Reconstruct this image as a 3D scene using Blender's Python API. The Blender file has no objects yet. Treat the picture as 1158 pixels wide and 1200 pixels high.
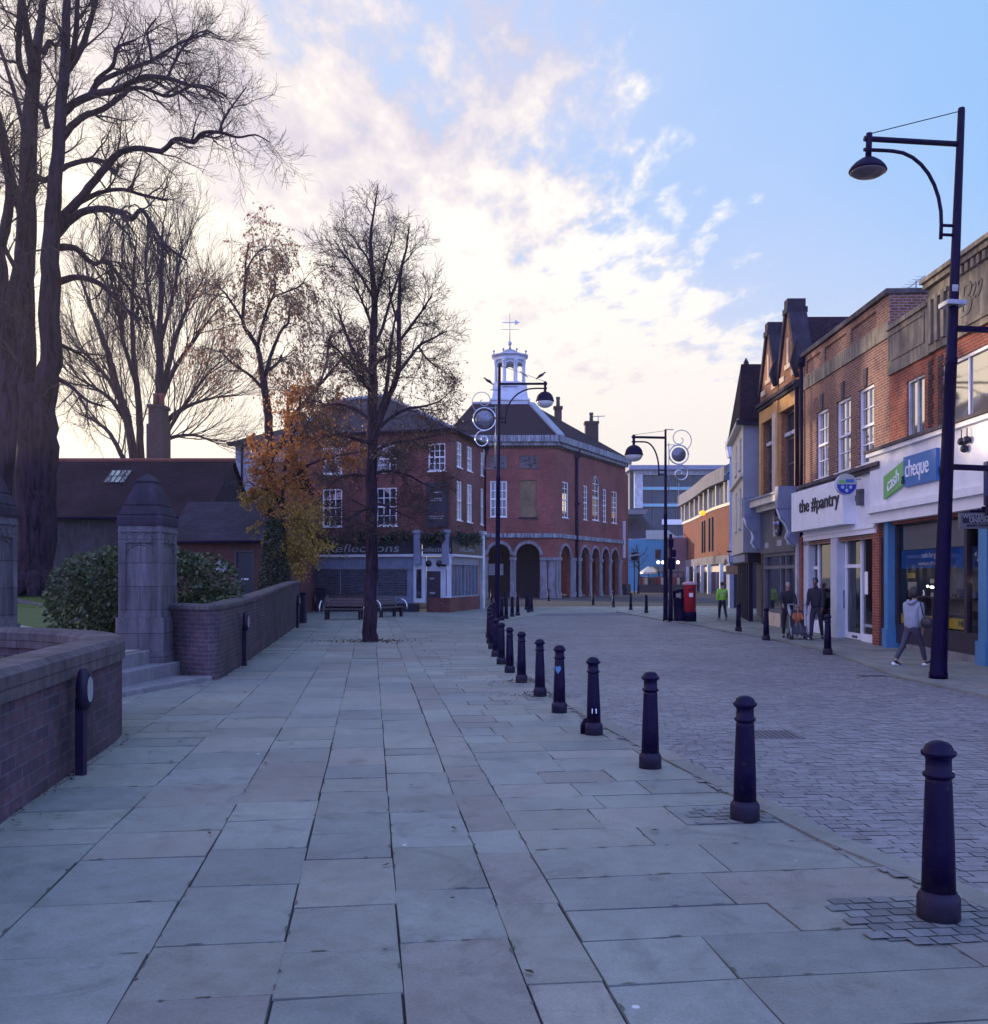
import bpy, bmesh, math, random
from mathutils import Vector, Matrix
R = math.radians
rnd = random.Random(7)
scene = bpy.context.scene
COL = scene.collection
F, CX, HY, H = 1150.0, 579.0, 676.0, 1.85      # focal length and horizon in photo pixels, eye height in metres

def P(px, py, Y):                                # point seen at a photo pixel, Y metres ahead
    return Vector(((px - CX) / F * Y, Y, H - (py - HY) / F * Y))
def G(px, py, z=0.0):                            # point of the ground plane seen at a photo pixel
    Y = F * (H - z) / (py - HY)
    return Vector(((px - CX) / F * Y, Y, z))
def lerp(a, b, t): return a + (b - a) * t
def sstep(a, b, x):
    t = min(1, max(0, (x - a) / (b - a))); return t * t * (3 - 2 * t)

# ---------------------------------------------------------------- materials
def nt(name):
    m = bpy.data.materials.new(name); m.use_nodes = True
    n = m.node_tree.nodes; l = m.node_tree.links
    return m, n, l, n['Principled BSDF']
def N(n, t, **kw):
    o = n.new(t)
    for k, v in kw.items(): setattr(o, k, v)
    return o
def ramp(n, stops):
    r = n.new('ShaderNodeValToRGB'); e = r.color_ramp.elements
    while len(e) < len(stops): e.new(0.5)
    for i, (p, c) in enumerate(stops):
        e[i].position = p; e[i].color = (*c, 1) if len(c) == 3 else c
    return r
def mulc(n, l, a, b, fac=1.0, mode='MULTIPLY'):
    x = n.new('ShaderNodeMix'); x.data_type = 'RGBA'; x.blend_type = mode
    x.inputs[0].default_value = fac
    l.new(a, x.inputs[6])
    if isinstance(b, tuple): x.inputs[7].default_value = (*b, 1)
    else: l.new(b, x.inputs[7])
    return x.outputs[2]
def noise(n, l, scale, detail=5, rough=.6, coord='Object', vec=None, dist=0):
    if vec is None:
        tc = n.new('ShaderNodeTexCoord'); vec = tc.outputs[coord]
    t = n.new('ShaderNodeTexNoise'); t.inputs['Scale'].default_value = scale
    t.inputs['Detail'].default_value = detail; t.inputs['Roughness'].default_value = rough
    t.inputs['Distortion'].default_value = dist
    l.new(vec, t.inputs['Vector']); return t
def bump(n, l, b, src, strength=.3, dist=.01):
    x = n.new('ShaderNodeBump'); x.inputs['Strength'].default_value = strength
    x.inputs['Distance'].default_value = dist
    l.new(src, x.inputs['Height']); l.new(x.outputs['Normal'], b.inputs['Normal'])
def worldpos(n):
    return n.new('ShaderNodeNewGeometry').outputs['Position']

def plain(name, c, rough=.6, var=.25, scale=3.0, metal=0.0, bmp=0.0, bscale=40, spec=.5):
    m, n, l, b = nt(name)
    t = noise(n, l, scale, vec=worldpos(n))
    r = ramp(n, [(.3, (1 - var,) * 3), (.7, (1 + var,) * 3)])
    l.new(t.outputs['Fac'], r.inputs['Fac'])
    base = N(n, 'ShaderNodeRGB'); base.outputs[0].default_value = (*c, 1)
    l.new(mulc(n, l, base.outputs[0], r.outputs['Color']), b.inputs['Base Color'])
    b.inputs['Roughness'].default_value = rough; b.inputs['Metallic'].default_value = metal
    b.inputs['Specular IOR Level'].default_value = spec
    if bmp:
        t2 = noise(n, l, bscale, vec=worldpos(n)); bump(n, l, b, t2.outputs['Fac'], bmp)
    return m

def brick(name, c1, c2, mortar, bw=.225, bh=.075, mw=.011, rough=.85, stain=(.55, 1.15), offset=.5, bstr=.5, sscale=.5):
    m, n, l, b = nt(name)
    tc = N(n, 'ShaderNodeTexCoord')
    t = N(n, 'ShaderNodeTexBrick'); l.new(tc.outputs['UV'], t.inputs['Vector'])
    t.offset = offset
    t.inputs['Scale'].default_value = 1; t.inputs['Brick Width'].default_value = bw
    t.inputs['Row Height'].default_value = bh; t.inputs['Mortar Size'].default_value = mw
    t.inputs['Mortar Smooth'].default_value = .2; t.inputs['Bias'].default_value = 0
    t.inputs['Color1'].default_value = (*c1, 1); t.inputs['Color2'].default_value = (*c2, 1)
    t.inputs['Mortar'].default_value = (*mortar, 1)
    ns = noise(n, l, sscale, 8, .65, vec=worldpos(n))
    r = ramp(n, [(.3, (stain[0],) * 3), (.65, (stain[1],) * 3)]); l.new(ns.outputs['Fac'], r.inputs['Fac'])
    n2 = noise(n, l, 9, 4, .6, vec=worldpos(n))
    r2 = ramp(n, [(.3, (.72,) * 3), (.7, (1.25,) * 3)]); l.new(n2.outputs['Fac'], r2.inputs['Fac'])
    c = mulc(n, l, t.outputs['Color'], r.outputs['Color']); c = mulc(n, l, c, r2.outputs['Color'])
    l.new(c, b.inputs['Base Color']); b.inputs['Roughness'].default_value = rough
    b.inputs['Specular IOR Level'].default_value = .08 if 'roof' in name or 'slate' in name else .25
    inv = N(n, 'ShaderNodeMath', operation='SUBTRACT'); inv.inputs[0].default_value = 1
    l.new(t.outputs['Fac'], inv.inputs[1])
    ad = N(n, 'ShaderNodeMath', operation='MULTIPLY_ADD'); l.new(n2.outputs['Fac'], ad.inputs[0])
    ad.inputs[1].default_value = .35; l.new(inv.outputs[0], ad.inputs[2])
    bump(n, l, b, ad.outputs[0], bstr, .012)
    return m

def stone(name, c, var=.3, streak=.5, rough=.85, bw=None, bh=None):
    m, n, l, b = nt(name)
    pos = worldpos(n)
    base = N(n, 'ShaderNodeRGB'); base.outputs[0].default_value = (*c, 1)
    t = noise(n, l, 2.2, 8, .7, vec=pos)
    r = ramp(n, [(.3, (1 - var,) * 3), (.7, (1 + var * .7,) * 3)]); l.new(t.outputs['Fac'], r.inputs['Fac'])
    mp = N(n, 'ShaderNodeMapping'); mp.inputs['Scale'].default_value = (6, 6, .7); l.new(pos, mp.inputs['Vector'])
    t2 = noise(n, l, 1.0, 6, .7, vec=mp.outputs['Vector'])
    r2 = ramp(n, [(.4, (1 - streak,) * 3), (.62, (1.05,) * 3)]); l.new(t2.outputs['Fac'], r2.inputs['Fac'])
    cc = mulc(n, l, base.outputs[0], r.outputs['Color']); cc = mulc(n, l, cc, r2.outputs['Color'])
    if bw:
        tc = N(n, 'ShaderNodeTexCoord'); k = N(n, 'ShaderNodeTexBrick'); l.new(tc.outputs['UV'], k.inputs['Vector'])
        k.inputs['Scale'].default_value = 1; k.inputs['Brick Width'].default_value = bw; k.inputs['Row Height'].default_value = bh
        k.inputs['Mortar Size'].default_value = .008; k.inputs['Color1'].default_value = (.85, .85, .85, 1)
        k.inputs['Color2'].default_value = (1.1, 1.1, 1.1, 1); k.inputs['Mortar'].default_value = (.45, .45, .45, 1)
        cc = mulc(n, l, cc, k.outputs['Color'])
    l.new(cc, b.inputs['Base Color']); b.inputs['Roughness'].default_value = rough
    b.inputs['Specular IOR Level'].default_value = .3
    t3 = noise(n, l, 35, 5, .7, vec=pos); bump(n, l, b, t3.outputs['Fac'], .35, .01)
    return m

def attr_mat(name, rough, nscale, amt, bs, bscale=60, spec=.4, tint=(1, 1, 1)):
    """slabs: colour of each slab from a face attribute, worn by noise"""
    m, n, l, b = nt(name)
    a = N(n, 'ShaderNodeAttribute'); a.attribute_name = 'slab'
    pos = worldpos(n)
    t = noise(n, l, nscale, 9, .68, vec=pos, dist=.4)
    r = ramp(n, [(.28, (1 - amt,) * 3), (.5, (1, 1, 1)), (.75, (1 + amt,) * 3)]); l.new(t.outputs['Fac'], r.inputs['Fac'])
    t4 = noise(n, l, .35, 4, .6, vec=pos)
    r4 = ramp(n, [(.35, (.82, .8, .84)), (.68, (1.12, 1.12, 1.1))]); l.new(t4.outputs['Fac'], r4.inputs['Fac'])
    c = mulc(n, l, a.outputs['Color'], r.outputs['Color']); c = mulc(n, l, c, r4.outputs['Color']); c = mulc(n, l, c, tint)
    tf_ = noise(n, l, 55, 4, .75, vec=pos); rf_ = ramp(n, [(.3, (.84, .84, .84)), (.7, (1.14, 1.14, 1.14))]); l.new(tf_.outputs['Fac'], rf_.inputs['Fac']); c = mulc(n, l, c, rf_.outputs['Color'])
    ts_ = noise(n, l, 1.0, 6, .7, vec=pos, dist=2.5); rs_ = ramp(n, [(.36, (.62, .62, .66)), (.44, (1, 1, 1))]); l.new(ts_.outputs['Fac'], rs_.inputs['Fac']); c = mulc(n, l, c, rs_.outputs['Color'], .55)
    # chewing gum spots and fine speckle
    v = N(n, 'ShaderNodeTexVoronoi'); v.inputs['Scale'].default_value = 2.2; v.inputs['Randomness'].default_value = 1; l.new(pos, v.inputs['Vector'])
    rv = ramp(n, [(.03, (1, 1, 1)), (.045, (0, 0, 0))]); l.new(v.outputs['Distance'], rv.inputs['Fac'])
    wn = N(n, 'ShaderNodeTexWhiteNoise'); l.new(v.outputs['Position'], wn.inputs['Vector'])
    rw = ramp(n, [(.62, (0, 0, 0)), (.64, (1, 1, 1))]); l.new(wn.outputs['Value'], rw.inputs['Fac'])
    gm = N(n, 'ShaderNodeMix'); gm.data_type = 'RGBA'; gm.inputs[7].default_value = (.55, .55, .55, 1)
    mm = N(n, 'ShaderNodeMath', operation='MULTIPLY'); l.new(rv.outputs['Color'], mm.inputs[0]); l.new(rw.outputs['Color'], mm.inputs[1])
    l.new(mm.outputs[0], gm.inputs[0]); l.new(c, gm.inputs[6])
    l.new(gm.outputs[2], b.inputs['Base Color'])
    rr = ramp(n, [(.3, (rough - .12,) * 3), (.7, (rough + .15,) * 3)]); l.new(t.outputs['Fac'], rr.inputs['Fac'])
    l.new(rr.outputs['Color'], b.inputs['Roughness']); b.inputs['Specular IOR Level'].default_value = spec
    t2 = noise(n, l, bscale, 6, .7, vec=pos)
    t5 = noise(n, l, 7, 6, .7, vec=pos, dist=1.0)
    ad = N(n, 'ShaderNodeMath', operation='MULTIPLY_ADD'); l.new(t5.outputs['Fac'], ad.inputs[0]); ad.inputs[1].default_value = 1.5
    l.new(t2.outputs['Fac'], ad.inputs[2])
    bump(n, l, b, ad.outputs[0], bs, .008)
    return m

def leafmat(name, c1, c2, trans=.4, rough=.55):
    m, n, l, b = nt(name)
    g = N(n, 'ShaderNodeNewGeometry')
    r = ramp(n, [(0, c1), (1, c2)]); l.new(g.outputs['Random Per Island'], r.inputs['Fac'])
    l.new(r.outputs['Color'], b.inputs['Base Color']); b.inputs['Roughness'].default_value = rough
    b.inputs['Specular IOR Level'].default_value = .4
    tr = N(n, 'ShaderNodeBsdfTranslucent'); l.new(r.outputs['Color'], tr.inputs['Color'])
    mx = N(n, 'ShaderNodeMixShader'); mx.inputs[0].default_value = trans
    l.new(b.outputs[0], mx.inputs[1]); l.new(tr.outputs[0], mx.inputs[2])
    l.new(mx.outputs[0], n['Material Output'].inputs['Surface'])
    return m

def glassmat(name, tint=(.02, .02, .035), rough=.04, wav=.02):
    m, n, l, b = nt(name)
    b.inputs['Base Color'].default_value = (*tint, 1); b.inputs['Roughness'].default_value = rough
    b.inputs['IOR'].default_value = 1.6; b.inputs['Specular IOR Level'].default_value = .8
    t = noise(n, l, 1.3, 2, .5, vec=worldpos(n)); bump(n, l, b, t.outputs['Fac'], wav * 5, .02)
    return m
def clearglass(name, refl=.14):
    m, n, l, b = nt(name)
    tr = N(n, 'ShaderNodeBsdfTransparent'); tr.inputs[0].default_value = (.85, .88, .92, 1)
    gl = N(n, 'ShaderNodeBsdfGlossy'); gl.inputs['Roughness'].default_value = .03
    fr = N(n, 'ShaderNodeFresnel'); fr.inputs['IOR'].default_value = 1.5
    mx = N(n, 'ShaderNodeMixShader'); l.new(fr.outputs[0], mx.inputs[0])
    l.new(tr.outputs[0], mx.inputs[1]); l.new(gl.outputs[0], mx.inputs[2])
    l.new(mx.outputs[0], n['Material Output'].inputs['Surface'])
    return m
def emis(name, c, s):
    m, n, l, b = nt(name)
    b.inputs['Base Color'].default_value = (*c, 1)
    b.inputs['Emission Color'].default_value = (*c, 1); b.inputs['Emission Strength'].default_value = s
    return m

M = {}
# paint and metal
M['iron'] = plain('black iron paint', (.0045, .0006, .024), .5, .3, 6, 0, .2, 90, .10)
M['iron_dull'] = plain('worn black paint', (.010, .005, .026), .55, .4, 5, 0, .2, 60, .3)
def chipped(name, c, rough, spec):
    m, n, l, b = nt(name); pos = N(n, 'ShaderNodeTexCoord').outputs['Object']; wp = worldpos(n)
    t = noise(n, l, 26, 6, .7, vec=wp); t2 = noise(n, l, 5, 3, .6, vec=wp)
    ad = N(n, 'ShaderNodeMath', operation='MULTIPLY_ADD'); l.new(t2.outputs['Fac'], ad.inputs[0]); ad.inputs[1].default_value = .6; l.new(t.outputs['Fac'], ad.inputs[2])
    r = ramp(n, [(.0, c), (.955, c), (.99, (.022, .014, .022))]); l.new(ad.outputs[0], r.inputs['Fac'])
    sp = N(n, 'ShaderNodeSeparateXYZ'); l.new(wp, sp.inputs[0]); mr_ = N(n, 'ShaderNodeMapRange'); mr_.inputs['From Min'].default_value = .22; mr_.inputs['From Max'].default_value = .0; l.new(sp.outputs['Z'], mr_.inputs['Value'])
    dm = N(n, 'ShaderNodeMath', operation='MULTIPLY'); l.new(mr_.outputs[0], dm.inputs[0]); l.new(t2.outputs['Fac'], dm.inputs[1])
    mx_ = N(n, 'ShaderNodeMix'); mx_.data_type = 'RGBA'; l.new(dm.outputs[0], mx_.inputs[0]); l.new(r.outputs['Color'], mx_.inputs[6]); mx_.inputs[7].default_value = (.06, .05, .06, 1)
    l.new(mx_.outputs[2], b.inputs['Base Color']); rr = ramp(n, [(.3, (rough - .15,) * 3), (.7, (rough + .2,) * 3)]); l.new(t2.outputs['Fac'], rr.inputs['Fac']); l.new(rr.outputs['Color'], b.inputs['Roughness'])
    b.inputs['Specular IOR Level'].default_value = spec; bump(n, l, b, t.outputs['Fac'], .25, .004); return m
M['bollard_paint'] = chipped('chipped black bollard paint', (.0045, .0006, .022), .45, .16)
M['chrome'] = plain('polished steel', (.62, .63, .68), .18, .1, 4, 1.0)
M['galv'] = plain('galvanised steel', (.35, .36, .42), .45, .2, 8, .6)
M['lead'] = plain('lead sheet', (.20, .22, .28), .5, .25, 3)
M['white'] = plain('white paint', (.74, .74, .76), .45, .08, 2.5)
M['cupola'] = plain('dulled white lead paint', (.44, .47, .53), .6, .15, 1.5)
M['white_old'] = stone('weathered white paint', (.62, .64, .68), .25, .55, .7)
M['cream'] = plain('cream paint', (.62, .57, .46), .5, .12, 2)
M['palewood'] = plain('pale painted wood', (.50, .52, .58), .5, .1, 2)
M['greyblue'] = plain('grey blue paint', (.17, .19, .27), .5, .2, 2)
M['greypaint'] = plain('grey paint', (.10, .10, .12), .5, .2, 2)
M['shop_grey'] = plain('dark grey fascia paint', (.075, .072, .085), .5, .2, 1.5)
M['grey_render'] = plain('grey render', (.27, .27, .30), .85, .12, 1.2, 0, .2, 50)
M['skyblue'] = plain('light blue paint', (.06, .19, .36), .5, .12, 2)
M['blue'] = plain('blue vinyl', (.008, .09, .36), .4, .08, 2)
M['logo_blue'] = plain('logo blue', (.03, .14, .38), .4, .05, 2)
M['green'] = plain('logo green', (.15, .42, .11), .4, .05, 2)
M['ink'] = plain('near black lettering', (.012, .01, .025), .5, .1, 2)
M['letter'] = plain('white lettering', (.80, .80, .80), .5, .02, 2)
M['letter_grey'] = plain('faded grey lettering', (.30, .30, .34), .6, .1, 2)
M['yellow'] = plain('yellow vinyl', (.62, .45, .03), .5, .08, 2)
M['redcard'] = plain('red card', (.45, .02, .03), .5, .1, 2)
M['postred'] = plain('pillar box red', (.52, .012, .03), .32, .12, 2)
M['darkdoor'] = plain('dark door paint', (.022, .014, .03), .4, .3, 3)
M['wood'] = plain('weathered bench wood', (.075, .05, .055), .7, .35, 9, 0, .3, 60)
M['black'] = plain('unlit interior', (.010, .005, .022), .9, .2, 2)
M['plastic'] = plain('black plastic', (.014, .012, .022), .5, .2, 3)
M['frost'] = plain('frosted diffuser', (.22, .24, .24), .35, .05, 3)
M['lampglass'] = plain('white lamp bowl', (.62, .62, .62), .2, .05, 3)
M['lampdark'] = plain('dark lamp underside', (.10, .085, .10), .15, .2, 3)
M['terracotta'] = plain('terracotta', (.20, .06, .04), .8, .25, 6)
# masonry
M['brick_red'] = brick('red brick', (.19, .048, .036), (.125, .034, .036), (.16, .12, .13), .225, .075, .008)
M['brick_market'] = brick('old red brick', (.265, .072, .052), (.165, .046, .050), (.14, .09, .09), .225, .075, .007, sscale=.22, stain=(.5, 1.25))
M['brick_brown'] = brick('brown red brick', (.25, .092, .046), (.155, .055, .034), (.27, .23, .2), .225, .075, .012, stain=(.75, 1.15))
M['brick_crimson'] = brick('crimson brick', (.33, .060, .026), (.21, .042, .025), (.24, .17, .14), .225, .075, .011, stain=(.75, 1.1))
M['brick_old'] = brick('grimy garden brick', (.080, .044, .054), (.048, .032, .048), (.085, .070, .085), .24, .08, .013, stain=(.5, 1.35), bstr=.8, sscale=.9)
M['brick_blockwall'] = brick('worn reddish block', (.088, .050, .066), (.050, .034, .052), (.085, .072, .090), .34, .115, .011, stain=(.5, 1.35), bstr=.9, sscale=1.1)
M['brick_orange'] = brick('orange brick', (.34, .12, .04), (.25, .085, .035), (.28, .2, .15), .225, .075, .01)
M['brick_modern'] = brick('modern orange brick', (.20, .062, .036), (.17, .052, .033), (.26, .14, .1), .225, .075, .008, stain=(.85, 1.1))
M['brick_dark'] = brick('sooty brick', (.07, .035, .035), (.05, .03, .034), (.08, .06, .06), .225, .075, .01)
M['brick_slim'] = brick('glazed panel weave', (.06, .06, .085), (.012, .01, .025), (.10, .10, .13), .25, .09, .018, .6, (.9, 1.05))
M['blindbrick'] = brick('yellow infill brick', (.30, .20, .10), (.20, .14, .08), (.13, .1, .08), .225, .075, .012)
M['tile_roof'] = brick('plain roof tile', (.036, .018, .028), (.022, .012, .022), (.010, .006, .012), .17, .11, .008, .85, (.6, 1.3), .5, .9)
M['tile_brown'] = brick('mossy brown roof tile', (.036, .019, .024), (.024, .013, .020), (.010, .008, .010), .17, .12, .008, .9, (.5, 1.35), .5, .9)
M['slate'] = brick('grey slate', (.042, .032, .052), (.028, .022, .038), (.018, .014, .022), .30, .16, .008, .6, (.65, 1.25), .5, .9)
M['market_roof'] = brick('dark market roof tile', (.020, .009, .022), (.015, .007, .019), (.012, .008, .015), .2, .13, .008, .85, (.75, 1.2))
M['stone'] = stone('pale gate stone', (.135, .118, .135), .25, .45, .85, .9, .42)
M['stone_dark'] = stone('blackened cap stone', (.034, .024, .044), .4, .45)
M['coping'] = stone('coping stone', (.105, .085, .092), .4, .35, .9, .75, .5)
M['step'] = stone('step stone', (.20, .19, .20), .3, .2)
M['concrete'] = stone('stained concrete', (.25, .215, .165), .3, .5)
M['limestone'] = stone('arcade stone', (.235, .23, .265), .25, .45)
M['orange_stone'] = stone('orange sandstone', (.62, .33, .11), .15, .25)
M['cream_stone'] = stone('cream stone', (.66, .52, .36), .15, .25)
M['cornice'] = stone('flaking cornice paint', (.30, .33, .37), .35, .75)
# ground
M['slab'] = attr_mat('york stone slabs', .62, 5.5, .22, .7)
M['slab_joint'] = plain('joint sand', (.026, .024, .03), .95, .4, 8)
M['sett'] = attr_mat('granite setts', .6, 5, .2, .4)
M['soil'] = plain('dark soil', (.02, .015, .02), .95, .4, 6, 0, .6, 25)
# plants
def barkmat(name, c, s_):
    m, n, l, b = nt(name); pos = worldpos(n)
    mp = N(n, 'ShaderNodeMapping'); mp.inputs['Scale'].default_value = (s_, s_, s_ * .16); l.new(pos, mp.inputs['Vector'])
    t = noise(n, l, 1.0, 7, .7, vec=mp.outputs['Vector'], dist=.6)
    r = ramp(n, [(.40, tuple(x * .3 for x in c)), (.52, c), (.68, tuple(x * 1.5 for x in c))]); l.new(t.outputs['Fac'], r.inputs['Fac'])
    l.new(r.outputs['Color'], b.inputs['Base Color']); b.inputs['Roughness'].default_value = .95; b.inputs['Specular IOR Level'].default_value = .15
    bump(n, l, b, t.outputs['Fac'], 1.0, .05); return m
M['bark'] = barkmat('dark bark', (.031, .018, .031), 6)
M['bark_street'] = barkmat('street tree bark', (.036, .020, .034), 14)
M['twig'] = plain('twigs', (.026, .014, .018), .9, .3, 2)
M['birch_bark'] = plain('birch twig bark', (.06, .035, .028), .85, .4, 4)
M['leaf_gold'] = leafmat('golden autumn leaf', (.34, .115, .03), (.50, .22, .05), .5)
M['leaf_yellow'] = leafmat('yellow green autumn leaf', (.28, .165, .032), (.46, .32, .06), .5)
M['leaf_brown'] = leafmat('rusty leaf', (.23, .095, .06), (.38, .20, .10), .5)
M['leaf_dead'] = leafmat('withered leaf', (.035, .022, .020), (.12, .06, .025), .3)
M['laurel'] = leafmat('laurel leaf', (.020, .030, .012), (.080, .105, .042), .14, .36)
M['ivy'] = leafmat('ivy leaf', (.012, .02, .012), (.03, .045, .022), .1, .4)
M['grass'] = leafmat('grass blade', (.09, .15, .025), (.16, .22, .05), .4)
# glass
M['glass'] = glassmat('old window glass')
M['glass_lit'] = glassmat('sky mirroring window glass', (.50, .48, .45), .04, .01)
M['glass_lit'].node_tree.nodes['Principled BSDF'].inputs['Metallic'].default_value = .85  # bright sky reflection put into the panes by a pale near-metal base
M['glass_teal'] = glassmat('office glass', (.012, .032, .065), .2)
M['glass_teal'].node_tree.nodes['Principled BSDF'].inputs['Specular IOR Level'].default_value = .25
M['shopglass'] = clearglass('shop glass')
M['spot'] = emis('lit display lamp', (1, .93, .8), 6)
M['amber'] = emis('amber wall lamp', (1, .45, .03), 1.1)
M['festoon'] = emis('white terrace lamp', (1, .92, .9), 3)

# ---------------------------------------------------------------- mesh builder
class MB:
    def __init__(s): s.v = []; s.f = []; s.m = []; s.sm = []; s.cols = None
    def vert(s, p): s.v.append(tuple(p)); return len(s.v) - 1
    def face(s, pts, m=0, smooth=False):
        i = len(s.v); s.v += [tuple(p) for p in pts]; s.f.append(tuple(range(i, i + len(pts)))); s.m.append(m); s.sm.append(smooth)
    def raw(s, vs, fs, m=0, smooth=False):
        i = len(s.v); s.v += [tuple(p) for p in vs]
        for f in fs: s.f.append(tuple(i + k for k in f)); s.m.append(m); s.sm.append(smooth)
    def hexa(s, c, m=0):                      # 8 corners: bottom 4 ccw, top 4 ccw
        s.raw(c, [(3, 2, 1, 0), (4, 5, 6, 7), (0, 1, 5, 4), (1, 2, 6, 5), (2, 3, 7, 6), (3, 0, 4, 7)], m)
    def box(s, x0, x1, y0, y1, z0, z1, m=0, b=0):
        if x0 > x1: x0, x1 = x1, x0
        if y0 > y1: y0, y1 = y1, y0
        if b:
            s.prism([(x0 + b, y0), (x1 - b, y0), (x1, y0 + b), (x1, y1 - b), (x1 - b, y1), (x0 + b, y1), (x0, y1 - b), (x0, y0 + b)], z0, z1, m); return
        s.hexa([(x0, y0, z0), (x1, y0, z0), (x1, y1, z0), (x0, y1, z0), (x0, y0, z1), (x1, y0, z1), (x1, y1, z1), (x0, y1, z1)], m)
    def prism(s, poly, z0, z1, m=0, top=True):
        n = len(poly)
        vs = [(p[0], p[1], z0) for p in poly] + [(p[0], p[1], z1) for p in poly]
        fs = [(i, (i + 1) % n, n + (i + 1) % n, n + i) for i in range(n)] + [tuple(reversed(range(n)))]
        if top: fs.append(tuple(range(n, 2 * n)))
        s.raw(vs, fs, m)
    def lathe(s, prof, c=(0, 0, 0), n=20, m=0, smooth=True, sx=1, sy=1, cap=True):
        vs = []; fs = []; k = len(prof)
        for r, z in prof:
            for j in range(n):
                a = 2 * math.pi * j / n
                vs.append((c[0] + r * math.cos(a) * sx, c[1] + r * math.sin(a) * sy, c[2] + z))
        for i in range(k - 1):
            for j in range(n):
                fs.append((i * n + j, i * n + (j + 1) % n, (i + 1) * n + (j + 1) % n, (i + 1) * n + j))
        s.raw(vs, fs, m, smooth)
        if cap:
            i0 = len(s.v) - k * n
            s.f.append(tuple(reversed(range(i0, i0 + n)))); s.m.append(m); s.sm.append(False)
            s.f.append(tuple(range(i0 + (k - 1) * n, i0 + k * n))); s.m.append(m); s.sm.append(False)
    def tube(s, pts, rad, n=8, m=0, cap=True):
        pts = [Vector(p) for p in pts]; k = len(pts)
        if not isinstance(rad, (list, tuple)): rad = [rad] * k
        d0 = (pts[1] - pts[0]).normalized()
        a = d0.orthogonal().normalized()
        vs = []; base = len(s.v)
        for i in range(k):
            if i == 0: d = pts[1] - pts[0]
            elif i == k - 1: d = pts[-1] - pts[-2]
            else: d = pts[i + 1] - pts[i - 1]
            if d.length < 1e-9: d = d0
            d = d.normalized()
            a = a - d * a.dot(d)
            if a.length < 1e-6: a = d.orthogonal()
            a = a.normalized(); b = d.cross(a); r = rad[i]
            for j in range(n):
                t = 2 * math.pi * j / n
                q = pts[i] + a * (r * math.cos(t)) + b * (r * math.sin(t)); vs.append((q.x, q.y, q.z))
        s.v += vs
        for i in range(k - 1):
            for j in range(n):
                s.f.append((base + i * n + j, base + i * n + (j + 1) % n, base + (i + 1) * n + (j + 1) % n, base + (i + 1) * n + j)); s.m.append(m); s.sm.append(n > 4)
        if cap and n > 3:
            s.f.append(tuple(reversed(range(base, base + n)))); s.m.append(m); s.sm.append(False)
            s.f.append(tuple(range(base + (k - 1) * n, base + k * n))); s.m.append(m); s.sm.append(False)
    def ball(s, c, r, n=12, k=8, m=0, sz=1, sx=1, sy=1):
        prof = [(r * math.sin(math.pi * i / k), -r * sz * math.cos(math.pi * i / k)) for i in range(k + 1)]
        prof[0] = (r * .02, -r * sz); prof[-1] = (r * .02, r * sz)
        s.lathe(prof, c, n, m, True, sx, sy)
    def build(s, name, mats, parent=None, uv=True, world=False):
        if not isinstance(mats, (list, tuple)): mats = [mats]
        me = bpy.data.meshes.new(name); me.from_pydata(s.v, [], s.f)
        for m in mats: me.materials.append(M[m] if isinstance(m, str) else m)
        if len(mats) > 1: me.polygons.foreach_set('material_index', s.m)
        me.polygons.foreach_set('use_smooth', s.sm)
        if uv:
            u = me.uv_layers.new(name='UVMap'); dat = [0.0] * (2 * len(me.loops))
            co = me.vertices
            for p in me.polygons:
                nn = p.normal
                if abs(nn.z) > .985: ax, ay = Vector((1, 0, 0)), Vector((0, 1, 0))
                else:
                    ax = Vector((-nn.y, nn.x, 0)).normalized(); ay = nn.cross(ax)
                for li in p.loop_indices:
                    q = co[me.loops[li].vertex_index].co
                    dat[2 * li] = q.dot(ax); dat[2 * li + 1] = q.dot(ay)
            u.data.foreach_set('uv', dat)
        o = bpy.data.objects.new(name, me); COL.objects.link(o)
        if parent is not None:
            o.parent = parent
            if world: o.matrix_parent_inverse = Matrix.Translation(parent.location).inverted()
        return o
def tag(o, label=None, cat=None, group=None, kind=None):
    if label: o['label'] = label
    if cat: o['category'] = cat
    if group: o['group'] = group
    if kind: o['kind'] = kind
    return o
def thing(name, label, cat, loc=(0, 0, 0), rz=0, group=None):
    o = bpy.data.objects.new(name, None); COL.objects.link(o)
    o.location = loc; o.rotation_euler = (0, 0, rz); o.empty_display_size = .3
    return tag(o, label, cat, group)
def dup(root, loc, rz=None, label=None, group=None, sc=None):
    r = root.copy(); COL.objects.link(r); r.location = loc
    if rz is not None: r.rotation_euler = (0, 0, rz)
    if sc: r.scale = (sc, sc, sc)
    if label: r['label'] = label
    if group: r['group'] = group
    for ch in list(root.children):
        c = ch.copy(); COL.objects.link(c); c.parent = r
        for g in ch.children:
            d = g.copy(); COL.objects.link(d); d.parent = c
    return r
BFONT = None
def lettering(text, size, mat, mtx, parent, name='lettering', ext=.01, align='CENTER', shear=0, sx=1.0, bold=0.0):
    cu = bpy.data.curves.new(name, 'FONT'); cu.body = text; cu.size = size; cu.extrude = ext
    cu.align_x = align; cu.align_y = 'CENTER'; cu.shear = shear; cu.offset = bold; cu.resolution_u = 3
    t = bpy.data.objects.new(name, cu); COL.objects.link(t)
    dg = bpy.context.evaluated_depsgraph_get()
    me = bpy.data.meshes.new_from_object(t.evaluated_get(dg)); me.name = name
    bpy.data.objects.remove(t)
    me.transform(mtx @ Matrix.Diagonal((sx, 1, 1, 1)))
    me.materials.clear(); me.materials.append(M[mat])
    o = bpy.data.objects.new(name, me); COL.objects.link(o); o.parent = parent
    return o

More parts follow.
